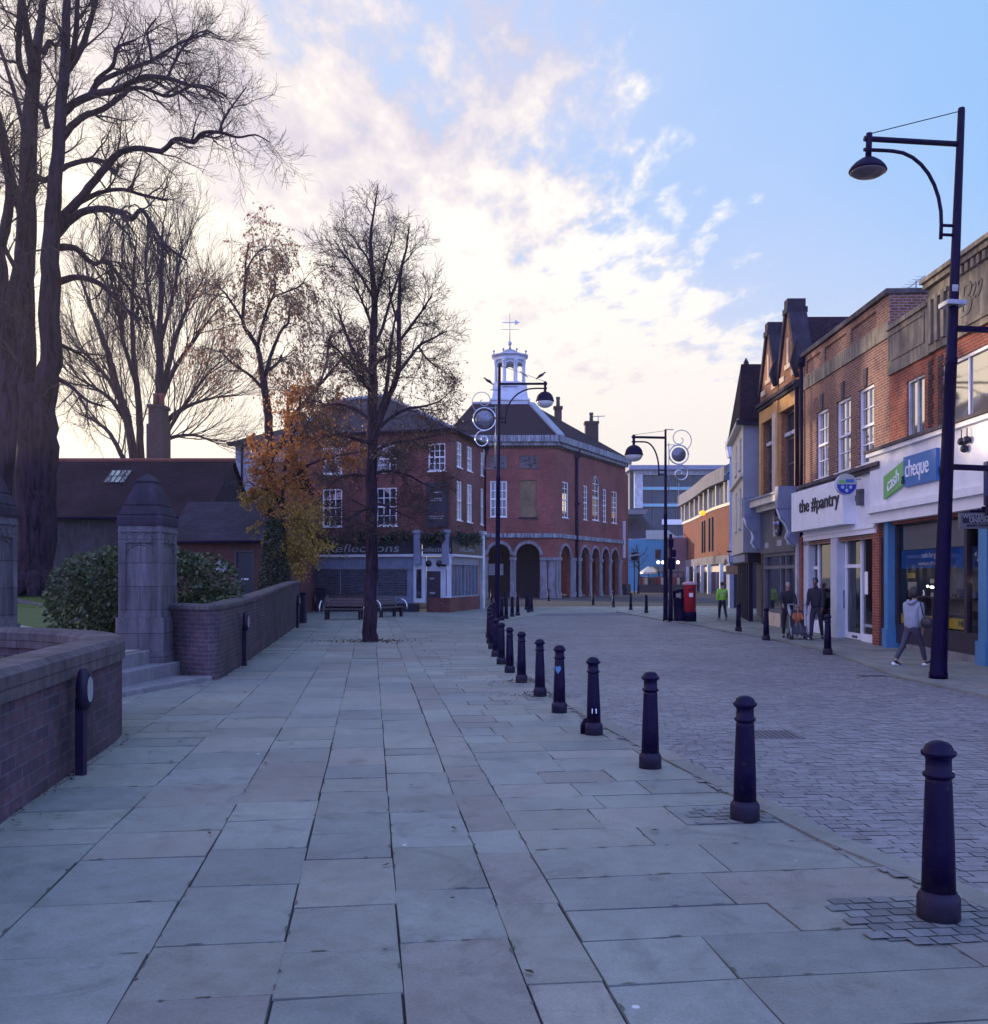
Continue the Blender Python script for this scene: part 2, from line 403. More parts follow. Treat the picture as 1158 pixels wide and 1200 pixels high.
class Fr:
    """a facade: u metres along it, z up, d metres out of it; looking at it from outside u runs rightward when flip is False"""
    def __init__(s, A, B, flip=False):
        s.A = Vector((A[0], A[1], 0)); s.e = (Vector((B[0], B[1], 0)) - s.A); s.L = s.e.length; s.e.normalize()
        s.n = Vector((s.e.y, -s.e.x, 0))
        if flip: s.n = -s.n
        s.flip = flip
    def p(s, u, z, d=0): return s.A + s.e * u + s.n * d + Vector((0, 0, z))
    def box(s, mb, u0, u1, z0, z1, d0, d1, m=0):
        if u0 > u1: u0, u1 = u1, u0
        if d0 > d1: d0, d1 = d1, d0
        c = [s.p(u0, z0, d1), s.p(u1, z0, d1), s.p(u1, z0, d0), s.p(u0, z0, d0), s.p(u0, z1, d1), s.p(u1, z1, d1), s.p(u1, z1, d0), s.p(u0, z1, d0)]
        if s.flip: c = [c[1], c[0], c[3], c[2], c[5], c[4], c[7], c[6]]
        mb.hexa(c, m)
    def quad(s, mb, pts, d, m=0):
        q = [s.p(u, z, d) for u, z in pts]
        if s.flip: q.reverse()
        mb.face(q, m)
    def wall(s, mb, u0, u1, z0, z1, holes=(), reveal=.16, d=0, m=0):
        """holes: (u0,u1,z0,z1,arched)"""
        us = sorted({u0, u1, *[h[0] for h in holes], *[h[1] for h in holes]}); us = [u for u in us if u0 <= u <= u1]
        zs = sorted({z0, z1, *[h[2] for h in holes], *[h[3] for h in holes]}); zs = [z for z in zs if z0 <= z <= z1]
        for a, b in zip(us, us[1:]):
            run = None
            for c, e in zip(zs, zs[1:]):
                mu, mz = (a + b) / 2, (c + e) / 2
                hole = any(h[0] < mu < h[1] and h[2] < mz < h[3] for h in holes)
                if not hole:
                    if run is None: run = c
                    end = e
                if hole or e == zs[-1]:
                    if run is not None:
                        s.quad(mb, [(a, run), (b, run), (b, end), (a, end)], d, m); run = None
        for h in holes:
            a, b, c, e = h[:4]; arch = len(h) > 4 and h[4]
            top = e - (b - a) / 2 if arch else e
            def rv(q0, q1):
                q = [s.p(*q0, d), s.p(*q1, d), s.p(*q1, d - reveal), s.p(*q0, d - reveal)]
                mb.face(q if not s.flip else q[::-1], m)
            rv((a, top), (a, c)); rv((b, c), (b, top)); rv((a, c), (b, c))
            if not arch: rv((b, e), (a, e))
            else:
                k = 10; r = (b - a) / 2; cu = (a + b) / 2
                arc = [(cu + r * math.cos(math.pi * i / k), top + r * math.sin(math.pi * i / k)) for i in range(k + 1)]
                for q0, q1 in zip(arc, arc[1:]):
                    rv(q0, q1)
                    if q1[0] >= cu - 1e-6: s.quad(mb, [q0, (b, q0[1]) if False else (q0[0], e), (q1[0], e), q1][::1], d, m)
                    else: s.quad(mb, [q0, (q0[0], e), (q1[0], e), q1], d, m)
    def mtx(s, u, z, d):                         # text matrix: reads left to right from outside
        ex = s.e if not s.flip else -s.e
        o = s.p(u, z, d); ez = Vector((0, 0, 1))
        return Matrix(((ex.x, ez.x, s.n.x, o.x), (ex.y, ez.y, s.n.y, o.y), (ex.z, ez.z, s.n.z, o.z), (0, 0, 0, 1)))

def arc_pts(u0, u1, zt, k=10):
    r = (u1 - u0) / 2; c = (u0 + u1) / 2
    return [(c + r * math.cos(math.pi * i / k), zt - r + r * math.sin(math.pi * i / k)) for i in range(k + 1)]

def window(fr, u0, u1, z0, z1, parent, cols=2, rows=4, depth=.12, fw=.07, bar=.03, fm='white', gm='glass', sill='white', arch=False, meet=True, sillw=.06, blind=None):
    mb = MB()
    if arch:
        pts = [(u0, z0), (u1, z0)] + arc_pts(u0, u1, z1); fr.quad(mb, pts, -depth)
    else: fr.quad(mb, [(u0, z0), (u1, z0), (u1, z1), (u0, z1)], -depth)
    w = mb.build('window', gm, parent)
    f = MB(); d0, d1 = -depth + .005, -depth + .06
    zt = z1 - (u1 - u0) / 2 if arch else z1
    fr.box(f, u0, u0 + fw, z0, zt, d0, d1); fr.box(f, u1 - fw, u1, z0, zt, d0, d1)
    fr.box(f, u0 + fw, u1 - fw, z0, z0 + fw, d0, d1)
    if not arch: fr.box(f, u0 + fw, u1 - fw, z1 - fw, z1, d0, d1)
    else:
        o = arc_pts(u0, u1, z1, 12); i = arc_pts(u0 + fw, u1 - fw, z1 - fw, 12)
        for k in range(12): fr.quad(f, [i[k], o[k], o[k + 1], i[k + 1]], d1)
    iu0, iu1, iz0, iz1 = u0 + fw, u1 - fw, z0 + fw, z1 - fw
    for k in range(1, cols):
        u = lerp(iu0, iu1, k / cols); fr.box(f, u - bar / 2, u + bar / 2, iz0, iz1, d0, d1 - .02)
    for k in range(1, rows):
        z = lerp(iz0, iz1, k / rows); big = meet and rows % 2 == 0 and k == rows // 2
        hh = bar * (1.1 if big else .5); fr.box(f, iu0, iu1, z - hh, z + hh, d0, d1 + (.015 if big else -.021))
    f.build('frame', fm, w)
    if sill:
        sb = MB(); fr.box(sb, u0 - .06, u1 + .06, z0 - sillw, z0 - .002, -depth, .07); sb.build('sill', sill, w)
    return w

def merge_normals(mb): pass
# ---------------------------------------------------------------- camera, sun, sky
SUN_AZ, SUN_EL = R(-48), R(4.6)                  # azimuth from +Y (negative = towards -X), elevation
cam = bpy.data.cameras.new('camera'); co = bpy.data.objects.new('camera', cam); COL.objects.link(co)
co.location = (0, 0, H); co.rotation_euler = (R(90), 0, 0)
cam.sensor_fit = 'VERTICAL'; cam.sensor_height = 36; cam.lens = F / 1200 * 36
cam.shift_y = (HY - 600) / 1200; cam.clip_end = 3000; cam.clip_start = .1
scene.camera = co
sl = bpy.data.lights.new('sun', 'SUN'); so = bpy.data.objects.new('sun', sl); COL.objects.link(so)
sl.energy = 3.5; sl.angle = R(.8); sl.color = (1, .80, .60)
sd = Vector((math.sin(SUN_AZ) * math.cos(SUN_EL), math.cos(SUN_AZ) * math.cos(SUN_EL), math.sin(SUN_EL)))
so.rotation_euler = sd.to_track_quat('Z', 'Y').to_euler(); so.location = sd * 100
w = bpy.data.worlds.new('World'); scene.world = w; w.use_nodes = True
n, l = w.node_tree.nodes, w.node_tree.links
bg = n['Background']; bg.inputs['Strength'].default_value = .1
sky = N(n, 'ShaderNodeTexSky', sky_type='NISHITA', sun_disc=False)
sky.sun_elevation = SUN_EL; sky.sun_rotation = SUN_AZ
sky.air_density = 1.0; sky.dust_density = .6; sky.ozone_density = 2.5
tc = N(n, 'ShaderNodeTexCoord'); D = tc.outputs['Generated']
sep = N(n, 'ShaderNodeSeparateXYZ'); l.new(D, sep.inputs[0])
def mth(op, a, b=None, c=None, clamp=False):
    x = N(n, 'ShaderNodeMath', operation=op); x.use_clamp = clamp
    for i, q in enumerate((a, b, c)):
        if q is None: continue
        if isinstance(q, (int, float)): x.inputs[i].default_value = q
        else: l.new(q, x.inputs[i])
    return x.outputs[0]
zc = mth('MAXIMUM', sep.outputs['Z'], .02)
u = mth('DIVIDE', sep.outputs['X'], mth('ADD', zc, .06)); v = mth('DIVIDE', sep.outputs['Y'], mth('ADD', zc, .06))
cmb = N(n, 'ShaderNodeCombineXYZ'); l.new(u, cmb.inputs[0]); l.new(v, cmb.inputs[1])
def mapped(scale, rot=0, loc=(0, 0, 0)):
    mp = N(n, 'ShaderNodeMapping'); mp.inputs['Scale'].default_value = scale; mp.inputs['Rotation'].default_value = (0, 0, R(rot))
    mp.inputs['Location'].default_value = loc
    l.new(cmb.outputs[0], mp.inputs['Vector']); return mp.outputs['Vector']
big = noise(n, l, 1.0, 7, .58, vec=mapped((.9, .55, 1), 25, (3.1, 1.7, 0)), dist=.15)
fine = noise(n, l, 1.0, 9, .62, vec=mapped((9.5, 4.6, 1), 32, (1, 4, 0)), dist=.12)
tone = noise(n, l, 1.0, 6, .55, vec=mapped((1.9, 1.0, 1), 20, (7, 2, 0)), dist=.2)
# cloud bank ahead and towards the sun, clearing to the right: edge of the bank in deck coordinates
edge = mth('SUBTRACT', mth('MULTIPLY_ADD', v, .56, -.86), u)          # >0 under the bank
ew = mth('MULTIPLY_ADD', mth('MINIMUM', mth('MAXIMUM', edge, -.5), .8), 1.25, .03)
den = mth('ADD', mth('ADD', mth('MULTIPLY', mth('SUBTRACT', big.outputs['Fac'], .5), 1.7), mth('MULTIPLY', mth('SUBTRACT', fine.outputs['Fac'], .5), 1.9)), ew)
den = mth('MINIMUM', den, 1.2)
cov = N(n, 'ShaderNodeMapRange'); cov.interpolation_type = 'SMOOTHSTEP'
cov.inputs['From Min'].default_value = -.12; cov.inputs['From Max'].default_value = .40
l.new(den, cov.inputs['Value'])
front = N(n, 'ShaderNodeMapRange'); front.inputs['From Min'].default_value = -.35; front.inputs['From Max'].default_value = .25
l.new(sep.outputs['Y'], front.inputs['Value'])                        # the sky behind the viewer is clear
cover = mth('MULTIPLY', cov.outputs[0], front.outputs[0], clamp=True)
cr = ramp(n, [(.36, (4.9, 4.75, 6.0)), (.46, (6.5, 6.2, 6.7)), (.53, (8.1, 7.8, 7.5))])
tf = mth('ADD', mth('MULTIPLY', tone.outputs['Fac'], .5), mth('MULTIPLY', fine.outputs['Fac'], .5))
l.new(mth('ADD', tf, mth('MULTIPLY', mth('SUBTRACT', .34, sep.outputs['Z']), .62)), cr.inputs['Fac'])
sc_ = mulc(n, l, sky.outputs['Color'], (2.3, 2.35, 2.9))
blue = N(n, 'ShaderNodeMix'); blue.data_type = 'RGBA'; l.new(sc_, blue.inputs[6])
blue.inputs[7].default_value = (2.6, 4.95, 8.3, 1); blue.inputs[0].default_value = .75
veil = noise(n, l, 1.0, 4, .5, vec=mapped((.8, .5, 1), 10, (2, 6, 0)))
vr = ramp(n, [(.30, (.2, .2, .2)), (.60, (.85, .85, .85))]); l.new(veil.outputs['Fac'], vr.inputs['Fac'])
vm = N(n, 'ShaderNodeMix'); vm.data_type = 'RGBA'; l.new(mth('MULTIPLY', mth('MULTIPLY_ADD', edge, .9, .85, True), vr.outputs['Color']), vm.inputs[0]); l.new(blue.outputs[2], vm.inputs[6]); vm.inputs[7].default_value = (4.7, 5.2, 7.3, 1)
mx = N(n, 'ShaderNodeMix'); mx.data_type = 'RGBA'; l.new(cover, mx.inputs[0]); l.new(vm.outputs[2], mx.inputs[6]); l.new(cr.outputs['Color'], mx.inputs[7])
# pale warm haze near the horizon
hz = N(n, 'ShaderNodeMapRange'); hz.interpolation_type = 'SMOOTHSTEP'; hz.inputs['From Min'].default_value = .36; hz.inputs['From Max'].default_value = .02
l.new(sep.outputs['Z'], hz.inputs['Value'])
mh = N(n, 'ShaderNodeMix'); mh.data_type = 'RGBA'; l.new(mth('MULTIPLY', mth('MULTIPLY', hz.outputs[0], .85), front.outputs[0]), mh.inputs[0])
l.new(mx.outputs[2], mh.inputs[6]); mh.inputs[7].default_value = (7.0, 6.4, 6.05, 1)
# glow of the veiled sun
sv = N(n, 'ShaderNodeVectorMath', operation='DOT_PRODUCT'); l.new(D, sv.inputs[0]); sv.inputs[1].default_value = sd
gl = mth('POWER', mth('MAXIMUM', sv.outputs['Value'], 0), 7)
gw_ = mth('POWER', mth('MAXIMUM', sv.outputs['Value'], 0), 3.2)
mc = N(n, 'ShaderNodeMix'); mc.data_type = 'RGBA'; mc.blend_type = 'MULTIPLY'; l.new(mth('MULTIPLY', gw_, .95, None, True), mc.inputs[0]); l.new(mh.outputs[2], mc.inputs[6]); mc.inputs[7].default_value = (1.03, .97, .83, 1); mc.clamp_result = False
mg = N(n, 'ShaderNodeMix'); mg.data_type = 'RGBA'; mg.blend_type = 'ADD'; l.new(mth('MULTIPLY', gl, 1.1), mg.inputs[0]); mg.clamp_factor = False
l.new(mc.outputs[2], mg.inputs[6]); mg.inputs[7].default_value = (4.6, 3.6, 1.9, 1)
# unseen sky behind the viewer brightened and tinted violet to lift ground and walls
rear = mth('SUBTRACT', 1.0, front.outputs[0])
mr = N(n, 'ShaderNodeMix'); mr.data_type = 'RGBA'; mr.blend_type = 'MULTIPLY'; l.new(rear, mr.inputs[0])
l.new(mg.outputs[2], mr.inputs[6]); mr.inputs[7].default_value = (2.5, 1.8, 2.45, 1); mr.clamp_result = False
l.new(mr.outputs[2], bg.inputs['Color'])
scene.view_settings.view_transform = 'Standard'; scene.view_settings.look = 'None'
scene.view_settings.exposure = .44; scene.view_settings.gamma = 1
scene.cycles.max_bounces = 5; scene.cycles.diffuse_bounces = 3; scene.cycles.transparent_max_bounces = 8
scene.cycles.use_denoising = True; scene.cycles.sample_clamp_indirect = 4
# ---------------------------------------------------------------- ground
TH = R(7.15)                                     # the paving runs 7 degrees to the left of the view
E1 = Vector((-math.sin(TH), math.cos(TH), 0)); E2 = Vector((math.cos(TH), math.sin(TH), 0))
def ST(s, t, z=0): return E1 * s + E2 * t + Vector((0, 0, z))
def colattr(me, cols):
    a = me.color_attributes.new('slab', 'FLOAT_COLOR', 'CORNER'); d = []
    for p, c in zip(me.polygons, cols): d += [*c, 1] * p.loop_total
    a.data.foreach_set('color', d)
mb = MB(); mb.face([(-900, -60, -.03), (900, -60, -.03), (900, 1500, -.03), (-900, 1500, -.03)])
tag(mb.build('ground', plain('far ground', (.11, .16, .21), .9, .12, .3)), kind='structure')
mb = MB(); mb.face([(-30, -8, -.012), (60, -8, -.012), (60, 120, -.012), (-30, 120, -.012)])
tag(mb.build('paving_bed', 'slab_joint'), kind='structure')

def slab_col():
    b = rnd.choice([(.216, .238, .220), (.208, .234, .224), (.222, .240, .216), (.232, .236, .216), (.198, .226, .218), (.214, .240, .218), (.210, .236, .224), (.224, .230, .214)])
    k = rnd.uniform(.82, 1.05); return (b[0] * k * 1.07, b[1] * k, b[2] * k * .94)
cols = []; mb = MB()
def slab(s0, s1, t0, t1, g=.0048, z=0):
    dz = [rnd.uniform(-.004, .004) for _ in range(4)]; j = lambda: rnd.uniform(-.007, .007)
    g2 = g * rnd.choice([.7, .9, 1.1, 1.5])
    a, b, c, d = s0 + g2, s1 - g2, t0 + g2, t1 - g2
    top = [ST(a + j(), c + j(), z + dz[0]), ST(a + j(), d + j(), z + dz[1]), ST(b + j(), d + j(), z + dz[2]), ST(b + j(), c + j(), z + dz[3])]
    # slightly rounded arrises
    lo = [p + (p - (top[0] + top[1] + top[2] + top[3]) / 4).normalized() * .006 - Vector((0, 0, .010)) for p in top]
    col = slab_col()
    mb.face([top[0], top[1], top[2], top[3]][::-1]); cols.append(col)
    if 2.5 < s0 < 17 and -4 < t0 < 8:
        for k in range(4):
            q = (k + 1) % 4; A, B = top[k], top[q]; d = B - A; ln = d.length; d.normalize(); inw = ((top[0] + top[2]) / 2 - (A + B) / 2).normalized()
            for _ in range(int(ln * 3.2 * rnd.random())):
                u_ = rnd.uniform(.03, max(.04, ln - .12)); le = rnd.uniform(.02, .12); wd = rnd.uniform(.005, .016); z_ = Vector((0, 0, .0045))
                mb.face([A + d * u_ + z_ - inw * .002, A + d * (u_ + le) + z_ - inw * .002, A + d * (u_ + le * rnd.uniform(.6, .9)) + inw * wd + z_, A + d * (u_ + le * rnd.uniform(.1, .4)) + inw * wd * rnd.uniform(.4, 1) + z_][::-1]); cols.append(tuple(x * rnd.uniform(.28, .5) for x in col))
    if s0 < 22:
        for k in range(4):
            q = (k + 1) % 4; mb.face([top[k], top[q], lo[q], lo[k]]); cols.append(tuple(x * .55 for x in col))
strips = [-7.2, -6.2, -5.35, -4.55, -3.55, -2.75, -1.89, -1.08, -.43, .143, .70, 1.06]
for t0, t1 in zip(strips, strips[1:]):
    s = -1.0 - rnd.random()
    while s < 56:
        L = rnd.choice([.42, .55, .62, .75, .85, 1.0, 1.05]) * rnd.uniform(.9, 1.1) * (1 if t1 - t0 > .5 else 1.1)
        slab(s, s + L, t0, t1); s += L
s = -1.5
while s < 56:
    wd = rnd.uniform(.43, .66); t = 1.06 - 0.0
    tend = 9.5 if s < 16 else 12
    first = True
    while t < tend:
        L = rnd.choice([.6, .8, .95, 1.15, 1.3]) * rnd.uniform(.9, 1.1)
        if first: L *= rnd.uniform(.4, 1); first = False
        slab(s, s + wd, t, t + L); t += L
    s += wd
# right-hand pavement in front of the shops
s = 8
while s < 60:
    wd = .6; t = 6.6 + (s * .25)
    t = 7.2; x = 7.2 - rnd.random()
    while x < 22:
        L = rnd.choice([.6, .75, .9]); 
        slab(s, s + wd, x, x + L, .006, .03 if False else 0.0); x += L
    s += wd
o = mb.build('pavement', 'slab', uv=False); colattr(o.data, cols); tag(o, kind='structure')

# the roadway of setts
LP = [(1560, 1300), (1158, 1068), (958, 985), (841, 924), (737, 869), (690, 843), (652, 819), (624, 798), (606, 779), (597, 763), (592, 748), (590, 738), (592, 733), (600, 727), (614, 723)]
RP = [(850, 741), (895, 748), (930, 756), (972, 766), (1010, 779), (1050, 795), (1100, 806), (1158, 819), (1400, 880), (1900, 1010)]
left = [G(*p) for p in LP]; right = [G(*p) for p in RP]
far_l = [G(640, 719), G(700, 718)]; far_r = [G(722, 717.5), G(752, 723), G(778, 728), G(820, 734)]
poly = left + far_l + far_r + right
def inside(x, y, pl):
    c = False; j = len(pl) - 1
    for i in range(len(pl)):
        a, b = pl[i], pl[j]
        if (a.y > y) != (b.y > y) and x < (b.x - a.x) * (y - a.y) / (b.y - a.y) + a.x: c = not c
        j = i
    return c
mb = MB(); mb.face([(p.x, p.y, .004) for p in poly])
if mb.f: pass
road = mb.build('road_bed', plain('sett bedding', (.115, .105, .125), .95, .3, 8), uv=False); tag(road, kind='structure')
mb = MB(); cols = []
RA = R(-3); r1 = Vector((math.sin(RA), math.cos(RA), 0)); r2 = Vector((math.cos(RA), -math.sin(RA), 0))
y = 2.0
while y < 46:
    near = y < 24
    hgt = (.108 if near else .22) * rnd.uniform(.92, 1.08); x = -2 + rnd.random() * .2
    while x < 22:
        wv = rnd.uniform(.15, .21) * (1 if near else 2.2)
        c = r1 * (y + hgt / 2) + r2 * (x + wv / 2)
        if inside(c.x, c.y, poly):
            g = .0035 if near else .006
            wav = .05 * math.sin(x * .9 + y * .13)
            zz = .012 + rnd.uniform(-.0018, .0018)
            q = [r1 * (y + wav + g) + r2 * (x + g), r1 * (y + wav + g) + r2 * (x + wv - g), r1 * (y + wav + hgt - g) + r2 * (x + wv - g), r1 * (y + wav + hgt - g) + r2 * (x + g)]
            q = [p + Vector((rnd.uniform(-.004, .004), rnd.uniform(-.004, .004), zz + rnd.uniform(-.001, .001))) for p in q]
            b = rnd.choice([(.190, .184, .190), (.180, .177, .185), (.198, .188, .192), (.174, .169, .180)]); k = rnd.uniform(.85, 1.12)
            mb.face(q); cols.append(tuple(v * k for v in b))
        x += wv
    y += hgt
o = mb.build('road', 'sett', uv=False); colattr(o.data, cols); tag(o, kind='structure')
def ribbon(pts, wd, z0, z1, seg=.9, name='kerb', mat='coping', side=1):
    mb = MB(); cols = []
    fine_ = []
    for a, b in zip(pts, pts[1:]):
        n_ = max(1, int((b - a).length / seg))
        fine_ += [a.lerp(b, i / n_) for i in range(n_)]
    fine_.append(pts[-1])
    for a, b in zip(fine_, fine_[1:]):
        d = (b - a).normalized(); nn = Vector((d.y, -d.x, 0)) * wd * side
        a2, b2 = a + d * .006, b - d * .006
        c = [a2, b2, b2 + nn, a2 + nn]
        if side > 0: c = c[::-1]
        lo = [Vector((p.x, p.y, z0)) for p in c]; hi = [Vector((p.x, p.y, z1 + rnd.uniform(-.002, .002))) for p in c]
        k0 = len(mb.f); mb.hexa(lo + hi)
        col = slab_col(); cols += [tuple(x * .84 for x in col)] * (len(mb.f) - k0)
    o = mb.build(name, 'slab', uv=False); colattr(o.data, cols); tag(o, kind='structure'); return o
ribbon(left[:-1], .20, -.01, .017, side=1, name='road_edging')
ribbon(right, .26, -.01, .05, side=-1, name='kerb')
ribbon(far_r + right[:1], .26, -.01, .045, side=-1, name='plaza_kerb')

# drain grate by the kerb and a worn manhole cover in the road
for (px, py, w_, h_, nm, lb) in ((1024, 793, .28, .18, 'drain_grate', 'small iron drain grate in the setts by the shop kerb'), (905, 862, .30, .30, 'manhole_cover', 'square iron cover sunk in the middle of the sett roadway')):
    c = G(px, py); mb = MB(); mb.box(c.x - w_, c.x + w_, c.y - h_, c.y + h_, -.01, .0165)
    t_ = mb.build(nm, plain('rusty iron ' + nm, (.10, .09, .10), .7, .4, 12), uv=False); tag(t_, lb, nm.replace('_', ' '))
    mb = MB()
    for k in range(9): x_ = c.x - w_ + .03 + k * (2 * w_ - .06) / 9; mb.box(x_, x_ + .02, c.y - h_ + .03, c.y + h_ - .03, .0166, .0185)
    o_ = mb.build('ribs', 'iron_dull', t_, uv=False)
# setts set into the slabs round the nearer bollards
mb = MB(); cols = []
for px, py, nx, ny in [(1106, 1076, 4, 3), (868, 955, 3, 2)]:
    c = G(px, py)
    for i in range(-nx, nx + 1):
        for j in range(-ny, ny + 1):
            if abs(i) == nx and rnd.random() < .3: continue
            if abs(j) == ny and rnd.random() < .1: continue
            a = c + E2 * (i * .125 + (.06 if j % 2 else 0)) * 1.0 + E1 * (j * .105)
            wv, hv = .055, .045
            q = [a + E2 * sx * wv * rnd.uniform(.95, 1.06) + E1 * sy * hv * rnd.uniform(.95, 1.08) + Vector((0, 0, .009 + rnd.uniform(-.002, .002))) for sx, sy in ((-1, -1), (1, -1), (1, 1), (-1, 1))]
            k = rnd.uniform(.6, .95); mb.face(q); cols.append((.185 * k, .195 * k, .20 * k))
    # bed just under the setts
    if px > 1000:
        mb.face([c + E2 * sx * (nx * .125 - .03) + E1 * sy * (ny * .105 - .03) + Vector((0, 0, .004)) for sx, sy in ((-1, -1), (1, -1), (1, 1), (-1, 1))]); cols.append((.10, .105, .11))
o = mb.build('bollard_setts', 'sett', uv=False); colattr(o.data, cols); tag(o, kind='structure')
# joints open up with moss and grit, fallen leaves lie about
mb = MB()
for _ in range(150):
    x, y = rnd.uniform(-3.6, 6), rnd.uniform(4, 34)
    if rnd.random() < .6: x = -4.2 - (y - 10) * .11 + abs(rnd.gauss(0, .5)) if y > 11 else x
    a = rnd.random() * 6.28; s_ = rnd.uniform(.014, .032)
    c = Vector((x, y, .016))
    mb.face([c + Vector((math.cos(a + k) * s_ * q, math.sin(a + k) * s_ * q, rnd.uniform(0, .012))) for k, q in ((0, 1.3), (1.4, .7), (3.1, 1.2), (4.6, .7))])
for _ in range(520):                             # grit, weeds and leaves gathered along the wall feet and open joints
    y = rnd.uniform(4, 33); xw = (lerp(-3.25, -4.3, (y - 4.4) / 7) if y < 11.3 else None) if y < 16 else (lerp(-4.98, -7.0, (y - 18) / 15.4) if y > 18 else None)
    if xw is None: continue
    c = Vector((xw + abs(rnd.gauss(.03, .07)), y, .012)); a = rnd.random() * 6.28; s_ = rnd.uniform(.008, .024)
    mb.face([c + Vector((math.cos(a + k) * s_ * q, math.sin(a + k) * s_ * q, rnd.uniform(0, .02))) for k, q in ((0, 1.3), (1.4, .7), (3.1, 1.2), (4.6, .7))])
tag(mb.build('fallen_leaves', 'leaf_dead', uv=False), kind='stuff')

# raised churchyard on the left
def cyz(x, y):
    return .54 + .55 * sstep(20, 34, y) + .35 * sstep(34, 70, y)
def wallx(y):                                    # the inner side of the garden wall
    if y < 18.5: return -6.1
    if y > 38.8: return -11.2
    return lerp(-5.45, -8.05, min(1, (y - 18) / 20.7))
mb = MB()
ys = [12.4, 14.5, 17.8, 18.9, 20, 22, 24, 26, 28, 30, 33, 36, 38.7, 38.9, 46, 52, 60, 75, 100]
xs = [0, .08, .2, .35, .5, .7, .85, 1]
def cp(i, k):
    y = ys[i]; x1 = -6.35 if y < 18.5 else wallx(y); x0 = -60
    x = lerp(x1, x0, xs[k] ** 1.6); return (x, y, cyz(x, y))
for i in range(len(ys) - 1):
    for k in range(len(xs) - 1):
        mb.face([cp(i, k), cp(i + 1, k), cp(i + 1, k + 1), cp(i, k + 1)], smooth=True)
mm, nn_, ll, bb = nt('churchyard turf')
t = noise(nn_, ll, 3, 8, .7, vec=worldpos(nn_)); r = ramp(nn_, [(.3, (.045, .075, .016)), (.7, (.10, .15, .03))]); ll.new(t.outputs['Fac'], r.inputs['Fac'])
ll.new(r.outputs['Color'], bb.inputs['Base Color']); bb.inputs['Roughness'].default_value = .95
t2 = noise(nn_, ll, 40, 6, .8, vec=worldpos(nn_)); bump(nn_, ll, bb, t2.outputs['Fac'], .9, .05)
tag(mb.build('lawn', mm, uv=False), kind='structure')
mb = MB()
for _ in range(9000):
    y = rnd.uniform(29, 46); x = rnd.uniform(-.49, -.36) * y
    s_ = rnd.uniform(.01, .02); hh = rnd.uniform(.05, .11); a = rnd.random() * 3.14
    z = cyz(x, y) - .01; dx, dy = math.cos(a) * s_, math.sin(a) * s_
    mb.face([(x - dx, y - dy, z), (x + dx, y + dy, z), (x + rnd.uniform(-.05, .05), y + rnd.uniform(-.05, .05), z + hh)])
tag(mb.build('grass', 'grass', uv=False), kind='stuff')
mb = MB(); cols = []                              # flagged path inside the gate
for i in range(9):
    for k in range(4):
        x = -6.3 - i * 1.15; y = 15.0 + k * .95 + i * 1.15 + rnd.uniform(-.03, .03)
        q = [(x, y), (x - 1.12, y + 1.12), (x - 1.12, y + 2.04), (x, y + .92)]
        mb.face([(a, b, cyz(a, b) + .012) for a, b in q]); c = slab_col(); cols.append(tuple(v * 1.15 for v in c))
o = mb.build('churchyard_path', 'slab', uv=False); colattr(o.data, cols); tag(o, kind='structure')
mb = MB()
a, b = P(20, 705, 31), P(78, 717, 29)
mb.tube([a + Vector((-3, 1, .02)), a + Vector((0, 0, 0)), b, b + Vector((1.2, -.8, -.1))], .11, 6)
tag(mb.build('lawn_edging', 'coping'), 'low stone edging between the churchyard lawn and its path', 'edging')
# three worn steps up to the gate
for i, (p0, p1, z0, z1, back) in enumerate([((-5.95, 14.3), (-5.02, 17.5), -.02, .085, 2.2), ((-6.15, 14.3), (-5.72, 17.9), .05, .31, 2.0), ((-6.42, 14.3), (-6.12, 17.6), .25, .54, 1.2)]):
    mb = MB(); pl = [p0, p1, (p1[0] - back, p1[1] + .25), (p0[0] - back, p0[1])]
    pl2 = [(x, y) for x, y in pl]
    mb.prism(pl2[::1], z0, z1)
    o = mb.build('stone_step', 'step'); b_ = o.modifiers.new('bev', 'BEVEL'); b_.width = .018; b_.segments = 2
    tag(o, ['lowest worn stone step below the churchyard gate', 'middle stone step below the churchyard gate', 'topmost stone step between the two gate piers'][i], 'step', 'steps up to the churchyard gate')
